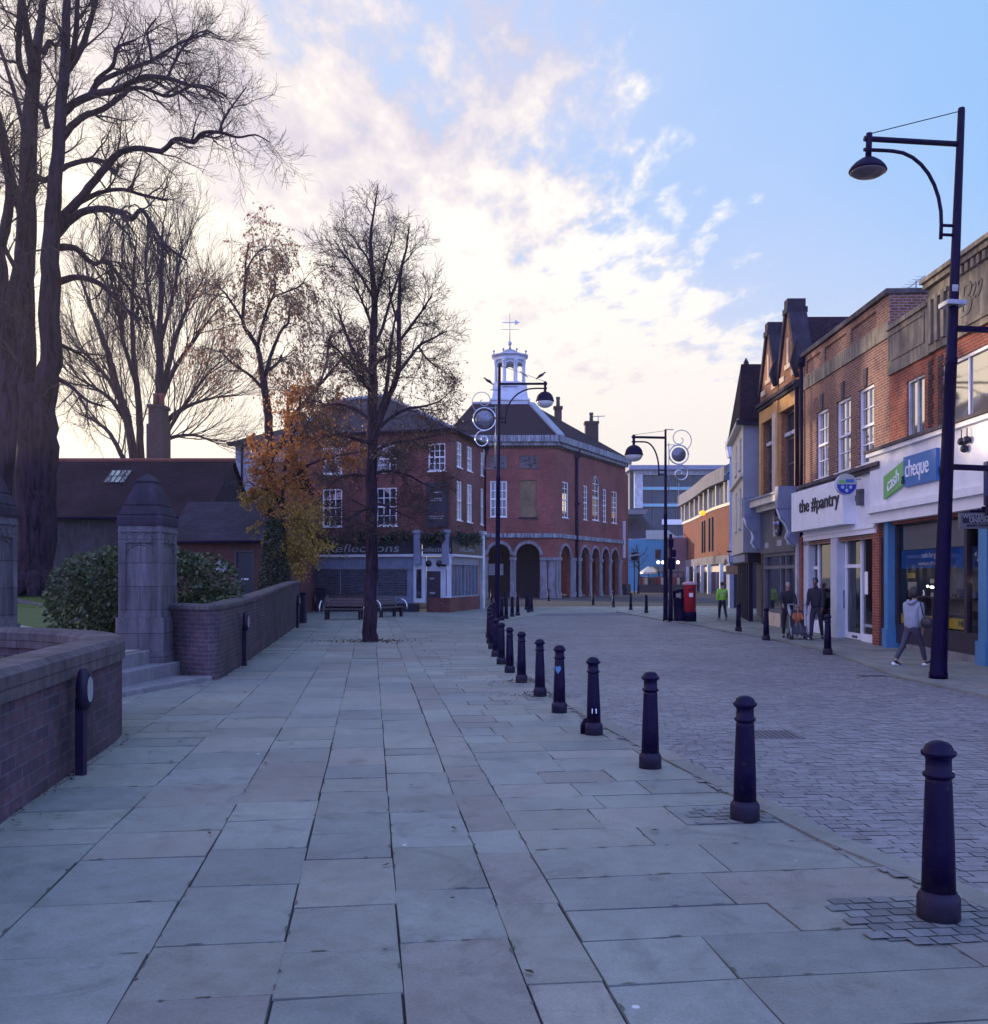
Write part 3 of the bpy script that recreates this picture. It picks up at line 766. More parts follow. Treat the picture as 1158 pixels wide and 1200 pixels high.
# ---------------------------------------------------------------- walls, piers, lights on the left
def offset_line(pts, d):
    out = []
    for i, p in enumerate(pts):
        a = pts[max(0, i - 1)]; b = pts[min(len(pts) - 1, i + 1)]
        t = (Vector(b) - Vector(a)); t = Vector((t.x, t.y)).normalized(); nrm = Vector((-t.y, t.x))
        out.append((p[0] + nrm.x * d, p[1] + nrm.y * d))
    return out
def smooth_line(pts, k=3):
    for _ in range(k):
        q = [pts[0]]
        for a, b in zip(pts, pts[1:]):
            q += [(lerp(a[0], b[0], .25), lerp(a[1], b[1], .25)), (lerp(a[0], b[0], .75), lerp(a[1], b[1], .75))]
        q.append(pts[-1]); pts = q
    return pts
def sweep_wall(mb, outer, th, zb, zt, out=0.0, bev=0.0):
    """outer: list of (x, y); zt: constant or list; thickness to the left of travel"""
    o = offset_line(outer, -out); i = offset_line(outer, th + out)
    n_ = len(outer); ztf = zt if isinstance(zt, list) else [zt] * n_; zbf = zb if isinstance(zb, list) else [zb] * n_
    ring = lambda k: [(o[k][0], o[k][1], zbf[k]), (o[k][0], o[k][1], ztf[k] - bev)] + ([(lerp(o[k][0], i[k][0], .12), lerp(o[k][1], i[k][1], .12), ztf[k]), (lerp(o[k][0], i[k][0], .88), lerp(o[k][1], i[k][1], .88), ztf[k])] if bev else []) + [(i[k][0], i[k][1], ztf[k] - bev), (i[k][0], i[k][1], zbf[k])]
    R_ = [ring(k) for k in range(n_)]; m_ = len(R_[0])
    vs = [p for r_ in R_ for p in r_]; fs = []
    for k in range(n_ - 1):
        for j in range(m_): fs.append((k * m_ + j, (k + 1) * m_ + j, (k + 1) * m_ + (j + 1) % m_, k * m_ + (j + 1) % m_))
    fs.append(tuple(range(m_))[::-1]); fs.append(tuple(range((n_ - 1) * m_, n_ * m_)))
    fs = [f[::-1] for f in fs]
    mb.raw(vs, fs)
near = smooth_line([(-2.45, -1), (-2.9, 2.2), (-3.25, 4.4), (-3.70, 7.36), (-4.02, 9.5), (-4.26, 11.2), (-4.52, 11.95), (-5.1, 12.75), (-5.9, 13.4), (-7.2, 13.9), (-9.6, 14.1)], 2)
# travel goes away from the viewer, the planting bed is to the left: thickness to the left
pw = thing('planter_wall', 'low curved brick planter wall with rounded stone coping beside the paving', 'wall')
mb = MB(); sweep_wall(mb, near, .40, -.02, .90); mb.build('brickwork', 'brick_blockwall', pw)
mb = MB(); sweep_wall(mb, near, .40, .902, 1.15, .035, .05); mb.build('coping', 'coping', pw)
bed = offset_line(near, .38)
mb = MB()
poly_ = [(x, y) for x, y in bed if y > -1][::1]
mb.face([(x, y, .78) for x, y in bed] + [(-9.6, -1, .78)]); 
tag(mb.build('flower_bed', 'soil', uv=False), kind='structure')
mb = MB()
for _ in range(900):
    y = rnd.uniform(6, 13); x = rnd.uniform(-8.5, -4.2 - .13 * (y - 7) - .2)
    a = rnd.random() * 6.28; s_ = rnd.uniform(.02, .05); c = Vector((x, y, .79))
    mb.face([c + Vector((math.cos(a) * s_, math.sin(a) * s_, 0)), c + Vector((-math.sin(a) * s_ * .6, math.cos(a) * s_ * .6, rnd.uniform(0, .04))), c + Vector((-math.cos(a) * s_, -math.sin(a) * s_, rnd.uniform(0, .09)))])
tag(mb.build('bed_leaf_litter', 'leaf_dead', uv=False), kind='stuff')
gw_line = [(-6.0, 18.15), (-5.45, 17.62), (-5.1, 17.45), (-4.95, 17.62), (-5.02, 18.4), (-6.3, 28.4), (-7.67, 38.7)]
gl_f = [gw_line[0]]
gl_f = smooth_line(gw_line, 2)
ztop = [1.36 + .34 * sstep(17.5, 40, y) for x, y in gl_f]
gw = thing('garden_wall', 'long dark brick churchyard wall with plain coping, rising away beside the paving', 'wall')
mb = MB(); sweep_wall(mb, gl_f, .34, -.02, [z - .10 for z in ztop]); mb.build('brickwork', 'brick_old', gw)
mb = MB(); sweep_wall(mb, gl_f, .34, [z - .098 for z in ztop], ztop, .03, .03); mb.build('coping', 'coping', gw)

def pier(x0, x1, y0, y1, label):
    cx, cy = (x0 + x1) / 2, (y0 + y1) / 2; hx, hy = (x1 - x0) / 2, (y1 - y0) / 2
    t = thing('gate_pier', label, 'gate pier', (cx, cy, 0), group='piers of the churchyard gate')
    z0, z1 = .0, 2.77
    mb = MB(); mb.box(-hx - .09, hx + .09, -hy - .09, hy + .09, z0, .50, b=.03); mb.build('plinth', 'stone', t)
    mb = MB(); mb.box(-hx - .05, hx + .05, -hy - .05, hy + .05, .502, 1.12, b=.05); mb.build('base', 'stone', t)
    mb = MB()
    fr = [Fr((-hx, -hy), (hx, -hy)), Fr((hx, -hy), (hx, hy)), Fr((hx, hy), (-hx, hy)), Fr((-hx, hy), (-hx, -hy))]
    for f in fr:
        L = f.L; f.wall(mb, 0, L, 1.122, z1, [(.13, L - .13, 1.22, 2.46, False)], .035)
        q = [(.13, 1.22), (L - .13, 1.22), (L - .13, 2.46), (.13, 2.46)]
        f.quad(mb, q, -.035)
    mb.face([(-hx, -hy, z1), (hx, -hy, z1), (hx, hy, z1), (-hx, hy, z1)])
    mb.build('shaft', 'stone', t)
    mb = MB()                                     # blind tracery in the panel heads and carved frieze
    for f in fr:
        L = f.L
        for c_ in (.30, .5, .70):
            p_ = f.p(L * c_, 2.55, .003)
            ring = [p_ + f.e * (.075 * math.cos(a)) + Vector((0, 0, .075 * math.sin(a))) for a in [k * math.pi / 5 for k in range(11)]]
            mb.tube(ring, .011, 5)
        for sgn in (-1, 1):
            arc = [f.p(L / 2 + sgn * (L / 2 - .14) * math.cos(k * .25), 2.28 + .15 * math.sin(k * .25), -.03) for k in range(7)]
            mb.tube(arc, .014, 5)
        f.box(mb, .04, L - .04, 2.655, 2.70, 0.001, .03)
    mb.build('tracery', 'stone', t)
    mb = MB()
    prof = [(1.05, 2.772), (1.06, 2.83), (1.04, 2.92), (.98, 2.95), (1.0, 2.98), (.88, 3.10), (.80, 3.13), (.82, 3.16), (.60, 3.40), (.42, 3.56), (.45, 3.585), (.42, 3.61), (.04, 3.74)]
    for (a, za), (b, zb) in zip(prof, prof[1:]):
        A = [(-hx * a, -hy * a, za), (hx * a, -hy * a, za), (hx * a, hy * a, za), (-hx * a, hy * a, za)]
        B = [(-hx * b, -hy * b, zb), (hx * b, -hy * b, zb), (hx * b, hy * b, zb), (-hx * b, hy * b, zb)]
        for k in range(4): mb.face([A[k], A[(k + 1) % 4], B[(k + 1) % 4], B[k]])
    mb.face([(-hx * 1.05, -hy * 1.05, 2.772), (-hx * 1.05, hy * 1.05, 2.772), (hx * 1.05, hy * 1.05, 2.772), (hx * 1.05, -hy * 1.05, 2.772)])
    mb.build('cap', 'stone_dark', t)
    return t
pier(-6.72, -5.96, 17.55, 18.45, 'weathered stone gate pier with dark pyramid cap standing in front of the laurel bush')
pier(-8.29, -7.48, 14.55, 15.4, 'weathered stone gate pier cut by the picture edge, behind the curved planter wall')

def wall_light(x, y, z, hgt, label, rz):
    t = thing('wall_light', label, 'light', (x, y, z), rz, 'oval bulkhead lights on posts by the walls')
    mb = MB(); mb.box(-.045, .045, -.035, .035, 0, hgt - .28, b=.008); mb.build('post', 'iron_dull', t)
    mb = MB()
    k = 18; prof = [(.10, .03), (.135, .045), (.14, .10), (.12, .13), (.085, .14)]
    vs = []; fs = []
    for r_, d in prof:
        for j in range(k):
            a = 2 * math.pi * j / k; vs.append((d - .05, r_ * .72 * math.cos(a), hgt - .2 + r_ * 1.45 * math.sin(a)))
    for i in range(len(prof) - 1):
        for j in range(k): fs.append((i * k + j, i * k + (j + 1) % k, (i + 1) * k + (j + 1) % k, (i + 1) * k + j))
    fs.append(tuple(range(k))[::-1])
    mb.raw(vs, fs, 0, True); mb.build('housing', 'iron_dull', t)
    mb = MB(); vs = [(.078, 0, hgt - .2)]
    for j in range(k):
        a = 2 * math.pi * j / k; vs.append((.0895, .083 * .74 * math.cos(a), hgt - .2 + .083 * 1.45 * math.sin(a)))
    mb.raw(vs, [(0, 1 + j, 1 + (j + 1) % k) for j in range(k)]); mb.build('diffuser', 'frost', t)
    return t
wall_light(-3.86, 9.17, 0, 1.0, 'oval bulkhead light on a short post against the curved planter wall', R(-2))
wall_light(-5.19, 20.4, 0, 1.12, 'oval bulkhead light on a post at the near end of the long garden wall', R(-2))
wall_light(-7.13, 35.6, 0, 1.2, 'oval bulkhead light on a post at the far end of the long garden wall', R(-2))
# litter bins at the end of the wall
for (px, py, Y, hh, wd, lab) in [(353.5, 730, 39.4, 1.22, .36, 'square dark litter bin at the far end of the garden wall'), (376, 714, 52.3, 1.25, .46, 'square dark litter bin against the shuttered shopfront behind the benches')]:
    t = thing('litter_bin', lab, 'bin', ((px - CX) / F * Y, Y, 0), group='square litter bins')
    mb = MB(); mb.box(-wd / 2, wd / 2, -wd / 2, wd / 2, 0, hh - .1, b=.04); mb.build('body', 'iron_dull', t)
    mb = MB(); mb.box(-wd / 2 - .02, wd / 2 + .02, -wd / 2 - .02, wd / 2 + .02, hh - .098, hh, b=.06); mb.build('lid', 'iron', t)
    mb = MB(); mb.box(-wd * .3, wd * .3, -wd / 2 - .004, -wd / 2 + .001, hh - .34, hh - .2); mb.build('slot', 'black', t)

# benches with hoop arms round the street tree
def bench(label):
    t = thing('bench', label, 'bench', group='benches with steel hoop arms')
    mb = MB()
    for k in range(4): mb.box(-.95, .95, -.26 + k * .135, -.14 + k * .135, .42, .47, b=.008)
    mb.build('seat', 'wood', t)
    mb = MB()
    for k in range(3):
        c = .56 + k * .13
        mb.hexa([(-.95, .27 + k * .035, c), (.95, .27 + k * .035, c), (.95, .305 + k * .035, c), (-.95, .305 + k * .035, c), (-.95, .30 + k * .035, c + .11), (.95, .30 + k * .035, c + .11), (.95, .335 + k * .035, c + .11), (-.95, .335 + k * .035, c + .11)])
    mb.build('backrest', 'wood', t)
    for sx in (-1, 1):
        mb = MB(); arc = [(sx * .98, -.34 + .34 * (1 - math.cos(a)), .45 + .36 * math.sin(a)) for a in [math.pi * k / 12 for k in range(13)]]
        mb.tube([(sx * .98, -.34, .34)] + arc + [(sx * .98, .34, .34)], .032, 8); mb.build('armrest', 'chrome', t)
        mb = MB(); mb.box(sx * .74 - .05, sx * .74 + .05, -.24, -.12, 0, .42); mb.box(sx * .74 - .05, sx * .74 + .05, .16, .28, 0, .42); mb.box(sx * .74 - .04, sx * .74 + .04, -.12, .16, .36, .418); mb.build('leg', 'iron_dull', t)
    return t
b0 = bench('wooden bench with two steel hoop arms beside the tree trunk, facing the paving')
c = G(403, 726); b0.location = (c.x, c.y, 0); b0.rotation_euler = (0, 0, R(-6))
c = G(455, 723); dup(b0, (c.x, c.y, 0), R(58), 'wooden bench with steel hoop arms set at an angle, nearer the dark shop door')
c = G(408, 716.5); dup(b0, (c.x, c.y, 0), R(174), 'wooden bench set back to back behind the others before the shutters')
# ---------------------------------------------------------------- trees
class Tree:
    def __init__(s, seed): s.r = random.Random(seed); s.big = MB(); s.br = MB(); s.leaf = MB(); s.tips = []
    def limb(s, pts, rads, mb=None, n=8):
        """smooth hand-set limb through points"""
        pts = [Vector(p) for p in pts]
        q = []; rr = []
        for i in range(len(pts) - 1):
            p0 = pts[max(0, i - 1)]; p1 = pts[i]; p2 = pts[i + 1]; p3 = pts[min(len(pts) - 1, i + 2)]
            for k in range(4):
                t = k / 4
                v = .5 * ((2 * p1) + (p2 - p0) * t + (2 * p0 - 5 * p1 + 4 * p2 - p3) * t * t + (-p0 + 3 * p1 - 3 * p2 + p3) * t ** 3)
                j = rads[i] * .12
                q.append(v + Vector((s.r.uniform(-j, j), s.r.uniform(-j, j), s.r.uniform(-j, j)))); rr.append(lerp(rads[i], rads[i + 1], t))
        q.append(pts[-1]); rr.append(rads[-1])
        (mb or s.big).tube(q, rr, n)
        return q, rr
    def grow(s, p, d, L, r, lev, P_):
        """P_: per level dict(n, wander, up, children, angle, ratio, seg)"""
        c = P_[lev]; r_ = s.r; k = c.get('seg', 5); pts = [p]; dd = d.normalized(); st = L / k
        for i in range(k):
            dd = (dd + Vector((r_.gauss(0, 1), r_.gauss(0, 1), r_.gauss(0, 1))) * c['wander'] + Vector((0, 0, c['up']))).normalized()
            p = p + dd * st; pts.append(p)
        rads = [max(c.get('rmin', .004), r * (1 - .8 * i / k)) for i in range(k + 1)]
        s.br.tube(pts, rads, 5 if r > .03 else (4 if r > .014 else 3), 0, False)
        if lev + 1 < len(P_): s.spawn(pts, rads, L, lev, P_)
        else: s.tips.append(pts)
    def spawn(s, pts, rads, L, lev, P_, lo=.15, n=None):
        c = P_[lev]; r_ = s.r; n = n or c['children']; nx = P_[lev + 1]
        for j in range(n):
            t = lo + (1 - lo) * (j + r_.random()) / n; f = t * (len(pts) - 1); i = min(int(f), len(pts) - 2)
            p = pts[i].lerp(pts[i + 1], f - i); ax = (pts[i + 1] - pts[i]).normalized()
            o = ax.orthogonal().normalized(); o.rotate(Matrix.Rotation(r_.random() * 6.283, 3, ax))
            a = c['angle'] * r_.uniform(.6, 1.3)
            d = ax * math.cos(a) + o * math.sin(a)
            LL = nx['len'] * r_.uniform(.55, 1.25) * (1.15 - .45 * t)
            rr = min(rads[min(i, len(rads) - 1)] * .62, nx['r']) * r_.uniform(.7, 1.1)
            s.grow(p, d, LL, rr, lev + 1, P_)
    def leaves(s, n, size, droop=.5, sel=None, mb=None):
        mb = mb or s.leaf; r_ = s.r
        tips = [t for t in s.tips if sel is None or sel(t[-1])]
        if not tips: return
        for _ in range(n):
            t = r_.choice(tips); i = r_.randrange(len(t) - 1); p = t[i].lerp(t[i + 1], r_.random())
            leafquad(mb, p + Vector((r_.gauss(0, .03), r_.gauss(0, .03), r_.gauss(0, .03))), size * r_.uniform(.6, 1.3), r_, droop)
def leafquad(mb, p, s_, r_, droop=.5, nrm=None):
    if nrm is None:
        d = Vector((r_.gauss(0, 1), r_.gauss(0, 1), r_.gauss(0, 1) - droop * 2)).normalized()
    else: d = (nrm + Vector((r_.gauss(0, .6), r_.gauss(0, .6), r_.gauss(0, .6)))).normalized()
    o = d.orthogonal().normalized(); o.rotate(Matrix.Rotation(r_.random() * 6.283, 3, d))
    mb.face([p, p + d * s_ * .5 + o * s_ * .33, p + d * s_, p + d * s_ * .5 - o * s_ * .33])

# --- the giant bare tree at the left edge and its neighbour, and the leaning stems beyond
def big_tree():
    T = Tree(3); Y = 36; k = Y / F
    def L(pts, dy=0, n=8, bend=None):
        m_ = len(pts); fx_ = lambda x: x if x < 90 else 90 + (x - 90) * .88
        q = [P(fx_(a[0]), a[1], Y + dy * i / max(1, m_ - 1)) for i, a in enumerate(pts)]
        return T.limb(q, [a[2] * k * .9 for a in pts], None, n)
    limbs = []
    trunk = MB()
    old = T.big; T.big = trunk
    L([(40, 712, 30), (41, 690, 25), (42, 660, 23), (43, 600, 24), (42, 540, 26), (40, 490, 26), (36, 455, 20)], 0, 14)
    s1 = L([(38, 500, 20), (30, 450, 16), (28, 400, 14.5), (28, 330, 14), (31, 265, 13), (33, 200, 11.5), (36, 140, 10), (40, 85, 8.5), (43, 50, 7)], .8, 10)
    s2 = L([(45, 500, 20), (56, 450, 15), (59, 400, 13.5), (58, 340, 13), (61, 270, 10.5), (66, 200, 8.5), (71, 140, 7.5), (76, 80, 6.5), (78, 20, 5.2), (80, -60, 3.6), (84, -130, 2)], -1.0, 10)
    # flared roots
    for a in (-2.6, -1.9, -1.2, -.5, .4, 2.4):
        c = P(41, 690, Y); d = Vector((math.cos(a), math.sin(a), 0))
        T.limb([c + d * .35 + Vector((0, 0, .55)), c + d * .75 + Vector((0, 0, .05)), c + d * 1.25 + Vector((0, 0, -.35))], [.34, .28, .12])
    T.big = old
    D = [
     ([(42, 60, 7), (47, 30, 5.5), (52, -10, 4.5), (56, -70, 3)], 1.5), ([(40, 85, 7), (33, 45, 5.5), (27, 5, 4.5), (20, -50, 3)], -1.5), ([(33, 100, 5), (22, 70, 4), (23, 20, 3.4), (25, -40, 2.4)], -2),
     ([(76, 85, 5), (88, 70, 4.4), (98, 52, 4), (108, 25, 3.4), (118, -8, 2.6), (128, -60, 1.6)], 1), ([(76, 80, 4.5), (86, 60, 3.8), (90, 25, 3.2), (91, -30, 2.2)], -1.4), ([(50, 62, 3), (58, 48, 2.6), (66, 54, 2), (72, 40, 1.4)], 1),
     ([(70, 138, 6), (85, 123, 5.2), (108, 112, 4.8), (140, 106, 4.2), (160, 97, 3.6), (185, 90, 3.1), (213, 92, 2.6), (240, 100, 2), (262, 104, 1.5), (285, 115, .9)], -3),
     ([(108, 112, 4.4), (120, 96, 3.4), (150, 84, 3), (172, 77, 2.8), (190, 71, 2.4), (205, 62, 2), (225, 52, 1.7), (245, 45, 1.2), (268, 38, .8)], 3.5),
     ([(115, 104, 3), (118, 92, 2.6), (138, 78, 2.4), (142, 60, 2.2), (152, 52, 1.9), (168, 47, 1.3)], -1.2),
     ([(190, 72, 2), (187, 52, 1.8), (184, 36, 1.4), (196, 22, 1)], .8), ([(210, 92, 2), (222, 70, 1.8), (236, 50, 1.4), (260, 36, .9), (282, 44, .6)], 1),
     ([(69, 170, 5.6), (80, 152, 4.8), (100, 136, 4.2), (125, 128, 3.6), (148, 114, 3.1), (165, 103, 2.6), (188, 106, 2.3), (212, 113, 2), (240, 102, 1.8), (262, 101, 1.5), (290, 112, .8)], 2),
     ([(62, 268, 7), (78, 250, 6.4), (92, 236, 5.8), (112, 214, 5), (132, 192, 4.4), (150, 178, 4), (176, 174, 3.5), (203, 177, 3.2), (222, 163, 3), (245, 166, 3), (258, 156, 2.4), (280, 155, 2.1), (305, 161, 1.4), (328, 158, 1), (348, 167, .5)], -3.5),
     ([(279, 156, 1.8), (286, 140, 1.6), (299, 122, 1.2), (316, 102, .7)], 1), ([(66, 202, 4), (84, 192, 3.4), (112, 187, 3.2), (130, 192, 2.8), (142, 203, 2.2), (146, 192, 1.6)], 2),
     ([(92, 238, 4), (120, 226, 3), (150, 222, 2.4), (180, 229, 2), (210, 235, 1.5)], -1), ([(66, 275, 6), (82, 258, 5.4), (104, 247, 4.8), (128, 245, 4.2), (150, 250, 3.6), (163, 257, 3.2), (176, 246, 2.8), (190, 262, 2.2), (206, 285, 1.8), (236, 305, 1.1)], -3),
     ([(68, 290, 5), (88, 291, 4), (112, 309, 3.2), (130, 306, 2.6), (150, 328, 2.1), (170, 352, 1.6), (186, 385, 1)], 2.5), ([(70, 330, 5), (90, 325, 4), (118, 331, 3.3), (140, 348, 2.8), (156, 362, 2.2), (176, 375, 1.4)], -2.5),
     ([(56, 150, 4), (50, 128, 3.4), (44, 122, 3)], 0), ([(62, 205, 4), (52, 212, 3.4), (46, 210, 3)], 0), ([(30, 265, 6), (20, 235, 5.4), (10, 190, 4.8), (0, 140, 4), (-18, 80, 3), (-30, 20, 2)], -3), ([(28, 250, 5), (12, 222, 4.5), (4, 170, 4), (-4, 150, 3.4), (-30, 110, 2)], 4),
     ([(60, 440, 4), (82, 452, 2.4), (105, 470, 1.6), (128, 476, .9)], -2), ([(62, 400, 3.6), (84, 410, 2.2), (102, 420, 1.4), (120, 436, .8)], 2),
     ([(28, 330, 4), (10, 300, 3), (-10, 250, 2.4), (-40, 200, 1.4)], 2), ([(34, 180, 4), (20, 120, 3), (5, 70, 2.4), (-12, 20, 1.6)], 3),
    ]
    P_ = [dict(children=9, angle=.85), dict(len=1.9, r=.045, wander=.16, up=.05, children=7, angle=.75, seg=6), dict(len=1.05, r=.016, wander=.2, up=.06, children=5, angle=.7, seg=5), dict(len=.62, r=.008, wander=.2, up=.04, seg=3, rmin=.0045)]
    PD = [dict(children=12, angle=.8), dict(len=2.2, r=.04, wander=.14, up=-.22, children=7, angle=.5, seg=7), dict(len=1.6, r=.014, wander=.13, up=-.32, children=4, angle=.5, seg=6), dict(len=.9, r=.008, wander=.15, up=-.3, seg=4, rmin=.0045)]
    for i, (pts, dy) in enumerate(D):
        q, rr = L(pts, dy)
        if pts[0][1] >= 240 and 60 < pts[0][0] < 90 and i in (12, 15, 16, 17):
            T.spawn(q, rr, 0, 0, PD if i > 12 else P_, lo=.2, n=26 if i > 12 else 20)
            if i > 12: T.spawn(q, rr, 0, 0, P_, lo=.3, n=6)
        elif len(pts) > 6: T.spawn(q, rr, 0, 0, P_, lo=.2, n=20)
        else: T.spawn(q, rr, 0, 0, P_, lo=.25, n=9)
    T.spawn(s2[0], s2[1], 0, 0, P_, lo=.45, n=18); T.spawn(s1[0], s1[1], 0, 0, P_, lo=.5, n=10)
    t = thing('bare_tree', 'huge bare old tree with twin stems and long crooked limbs on the churchyard lawn', 'tree')
    trunk.build('trunk', 'bark', t, uv=False); T.big.build('limbs', 'bark', t, uv=False); T.br.build('crown', 'twig', t, uv=False)
    # a second, leaning stem at the very edge of the picture
    T = Tree(11); Y2 = 33; k2 = Y2 / F
    def L2(pts, dy=0, n=8):
        return T.limb([P(a[0], a[1], Y2 + dy * i / (len(pts) - 1)) for i, a in enumerate(pts)], [a[2] * k2 for a in pts], None, n)
    a = L2([(-14, 712, 22), (-8, 650, 17), (2, 560, 14), (8, 480, 12), (8, 400, 10), (2, 330, 9), (-4, 280, 8)], 0, 10)
    trunk = T.big; T.big = MB()
    for pts in ([(-2, 300, 7), (8, 260, 6), (12, 225, 5), (6, 190, 4), (0, 150, 3)], [(6, 380, 6), (22, 300, 4.5), (27, 240, 4), (33, 205, 2.6), (38, 170, 1.6)], [(-4, 290, 6), (-20, 220, 5), (-30, 130, 3)], [(8, 470, 5), (26, 420, 3), (34, 380, 2), (40, 340, 1.2)]):
        q, rr = L2(pts, rnd.uniform(-2, 2)); T.spawn(q, rr, 0, 0, P_, lo=.2, n=8)
    t = thing('bare_tree', 'dark leaning tree stem cut by the picture edge beside the huge bare tree', 'tree')
    trunk.build('trunk', 'bark', t, uv=False); T.big.build('limbs', 'bark', t, uv=False); T.br.build('crown', 'twig', t, uv=False)
big_tree()

def fan_tree():
    T = Tree(5); Y = 58; k = Y / F
    def L(pts, dy=0, n=7): return T.limb([P(a[0], a[1], Y + dy * i / (len(pts) - 1)) for i, a in enumerate(pts)], [a[2] * k for a in pts], None, n)
    trunk = MB(); T.big = trunk
    L([(168, 690, 13), (169, 640, 11), (170, 590, 11), (172, 560, 10)], 0, 10)
    st = [
     ([(166, 585, 6), (158, 540, 5.4), (149, 488, 5), (140, 464, 4.5), (129, 422, 3.8), (119, 392, 3), (107, 362, 2.2), (98, 335, 1.4), (88, 312, .8)], -2),
     ([(168, 580, 5), (165, 530, 4.6), (163, 477, 4), (159, 440, 3.5), (156, 400, 3), (155, 362, 2.4), (157, 315, 1.6), (160, 280, .8)], 2),
     ([(174, 580, 7), (181, 540, 6.2), (185, 505, 5.6), (188, 464, 5), (187, 395, 4), (189, 350, 3), (190, 300, 2), (191, 262, 1)], 0),
     ([(187, 480, 4), (195, 438, 3.6), (203, 409, 3), (211, 381, 2.4), (224, 352, 1.6), (238, 328, .9)], 2), ([(188, 470, 3.4), (206, 430, 2.8), (224, 404, 2), (240, 382, 1.3), (256, 362, .7)], -2),
     ([(180, 545, 4), (195, 498, 3.4), (208, 483, 2.8), (230, 472, 2), (252, 466, 1.3), (272, 463, .7)], 1.5), ([(182, 535, 3), (200, 500, 2.4), (222, 466, 1.8), (242, 440, 1.2), (258, 424, .7)], -1.5),
     ([(160, 550, 3.4), (145, 538, 3), (129, 508, 2.4), (112, 494, 1.7), (95, 486, 1)], 2), ([(152, 500, 3.2), (132, 470, 2.5), (112, 455, 1.8), (90, 442, 1)], -2), ([(145, 476, 3), (128, 446, 2.3), (105, 420, 1.6), (86, 404, .9)], 1),
     ([(160, 450, 3), (146, 405, 2.4), (138, 360, 1.8), (128, 318, 1)], -1.5), ([(187, 420, 3), (178, 372, 2.4), (172, 330, 1.7), (170, 290, .9)], 1.5), ([(189, 400, 2.6), (202, 350, 2), (210, 310, 1.4), (214, 280, .8)], 1), ([(183, 520, 3), (205, 512, 2.2), (228, 510, 1.5), (250, 518, .8)], 1),
    ]
    P_ = [dict(children=9, angle=.5), dict(len=4.0, r=.05, wander=.07, up=.10, children=7, angle=.42, seg=6), dict(len=2.1, r=.02, wander=.09, up=.08, children=4, angle=.4, seg=5), dict(len=1.2, r=.011, wander=.1, up=.04, seg=3, rmin=.007)]
    br = MB(); T.big = br
    for pts, dy in st:
        q, rr = L(pts, dy); T.spawn(q, rr, 0, 0, P_, lo=.2, n=13)
    t = thing('bare_tree', 'bare many-stemmed tree fanning out behind the brick chimney and the long tiled roof', 'tree')
    trunk.build('trunk', 'bark', t, uv=False); br.build('limbs', 'bark', t, uv=False); T.br.build('crown', 'twig', t, uv=False)
fan_tree()

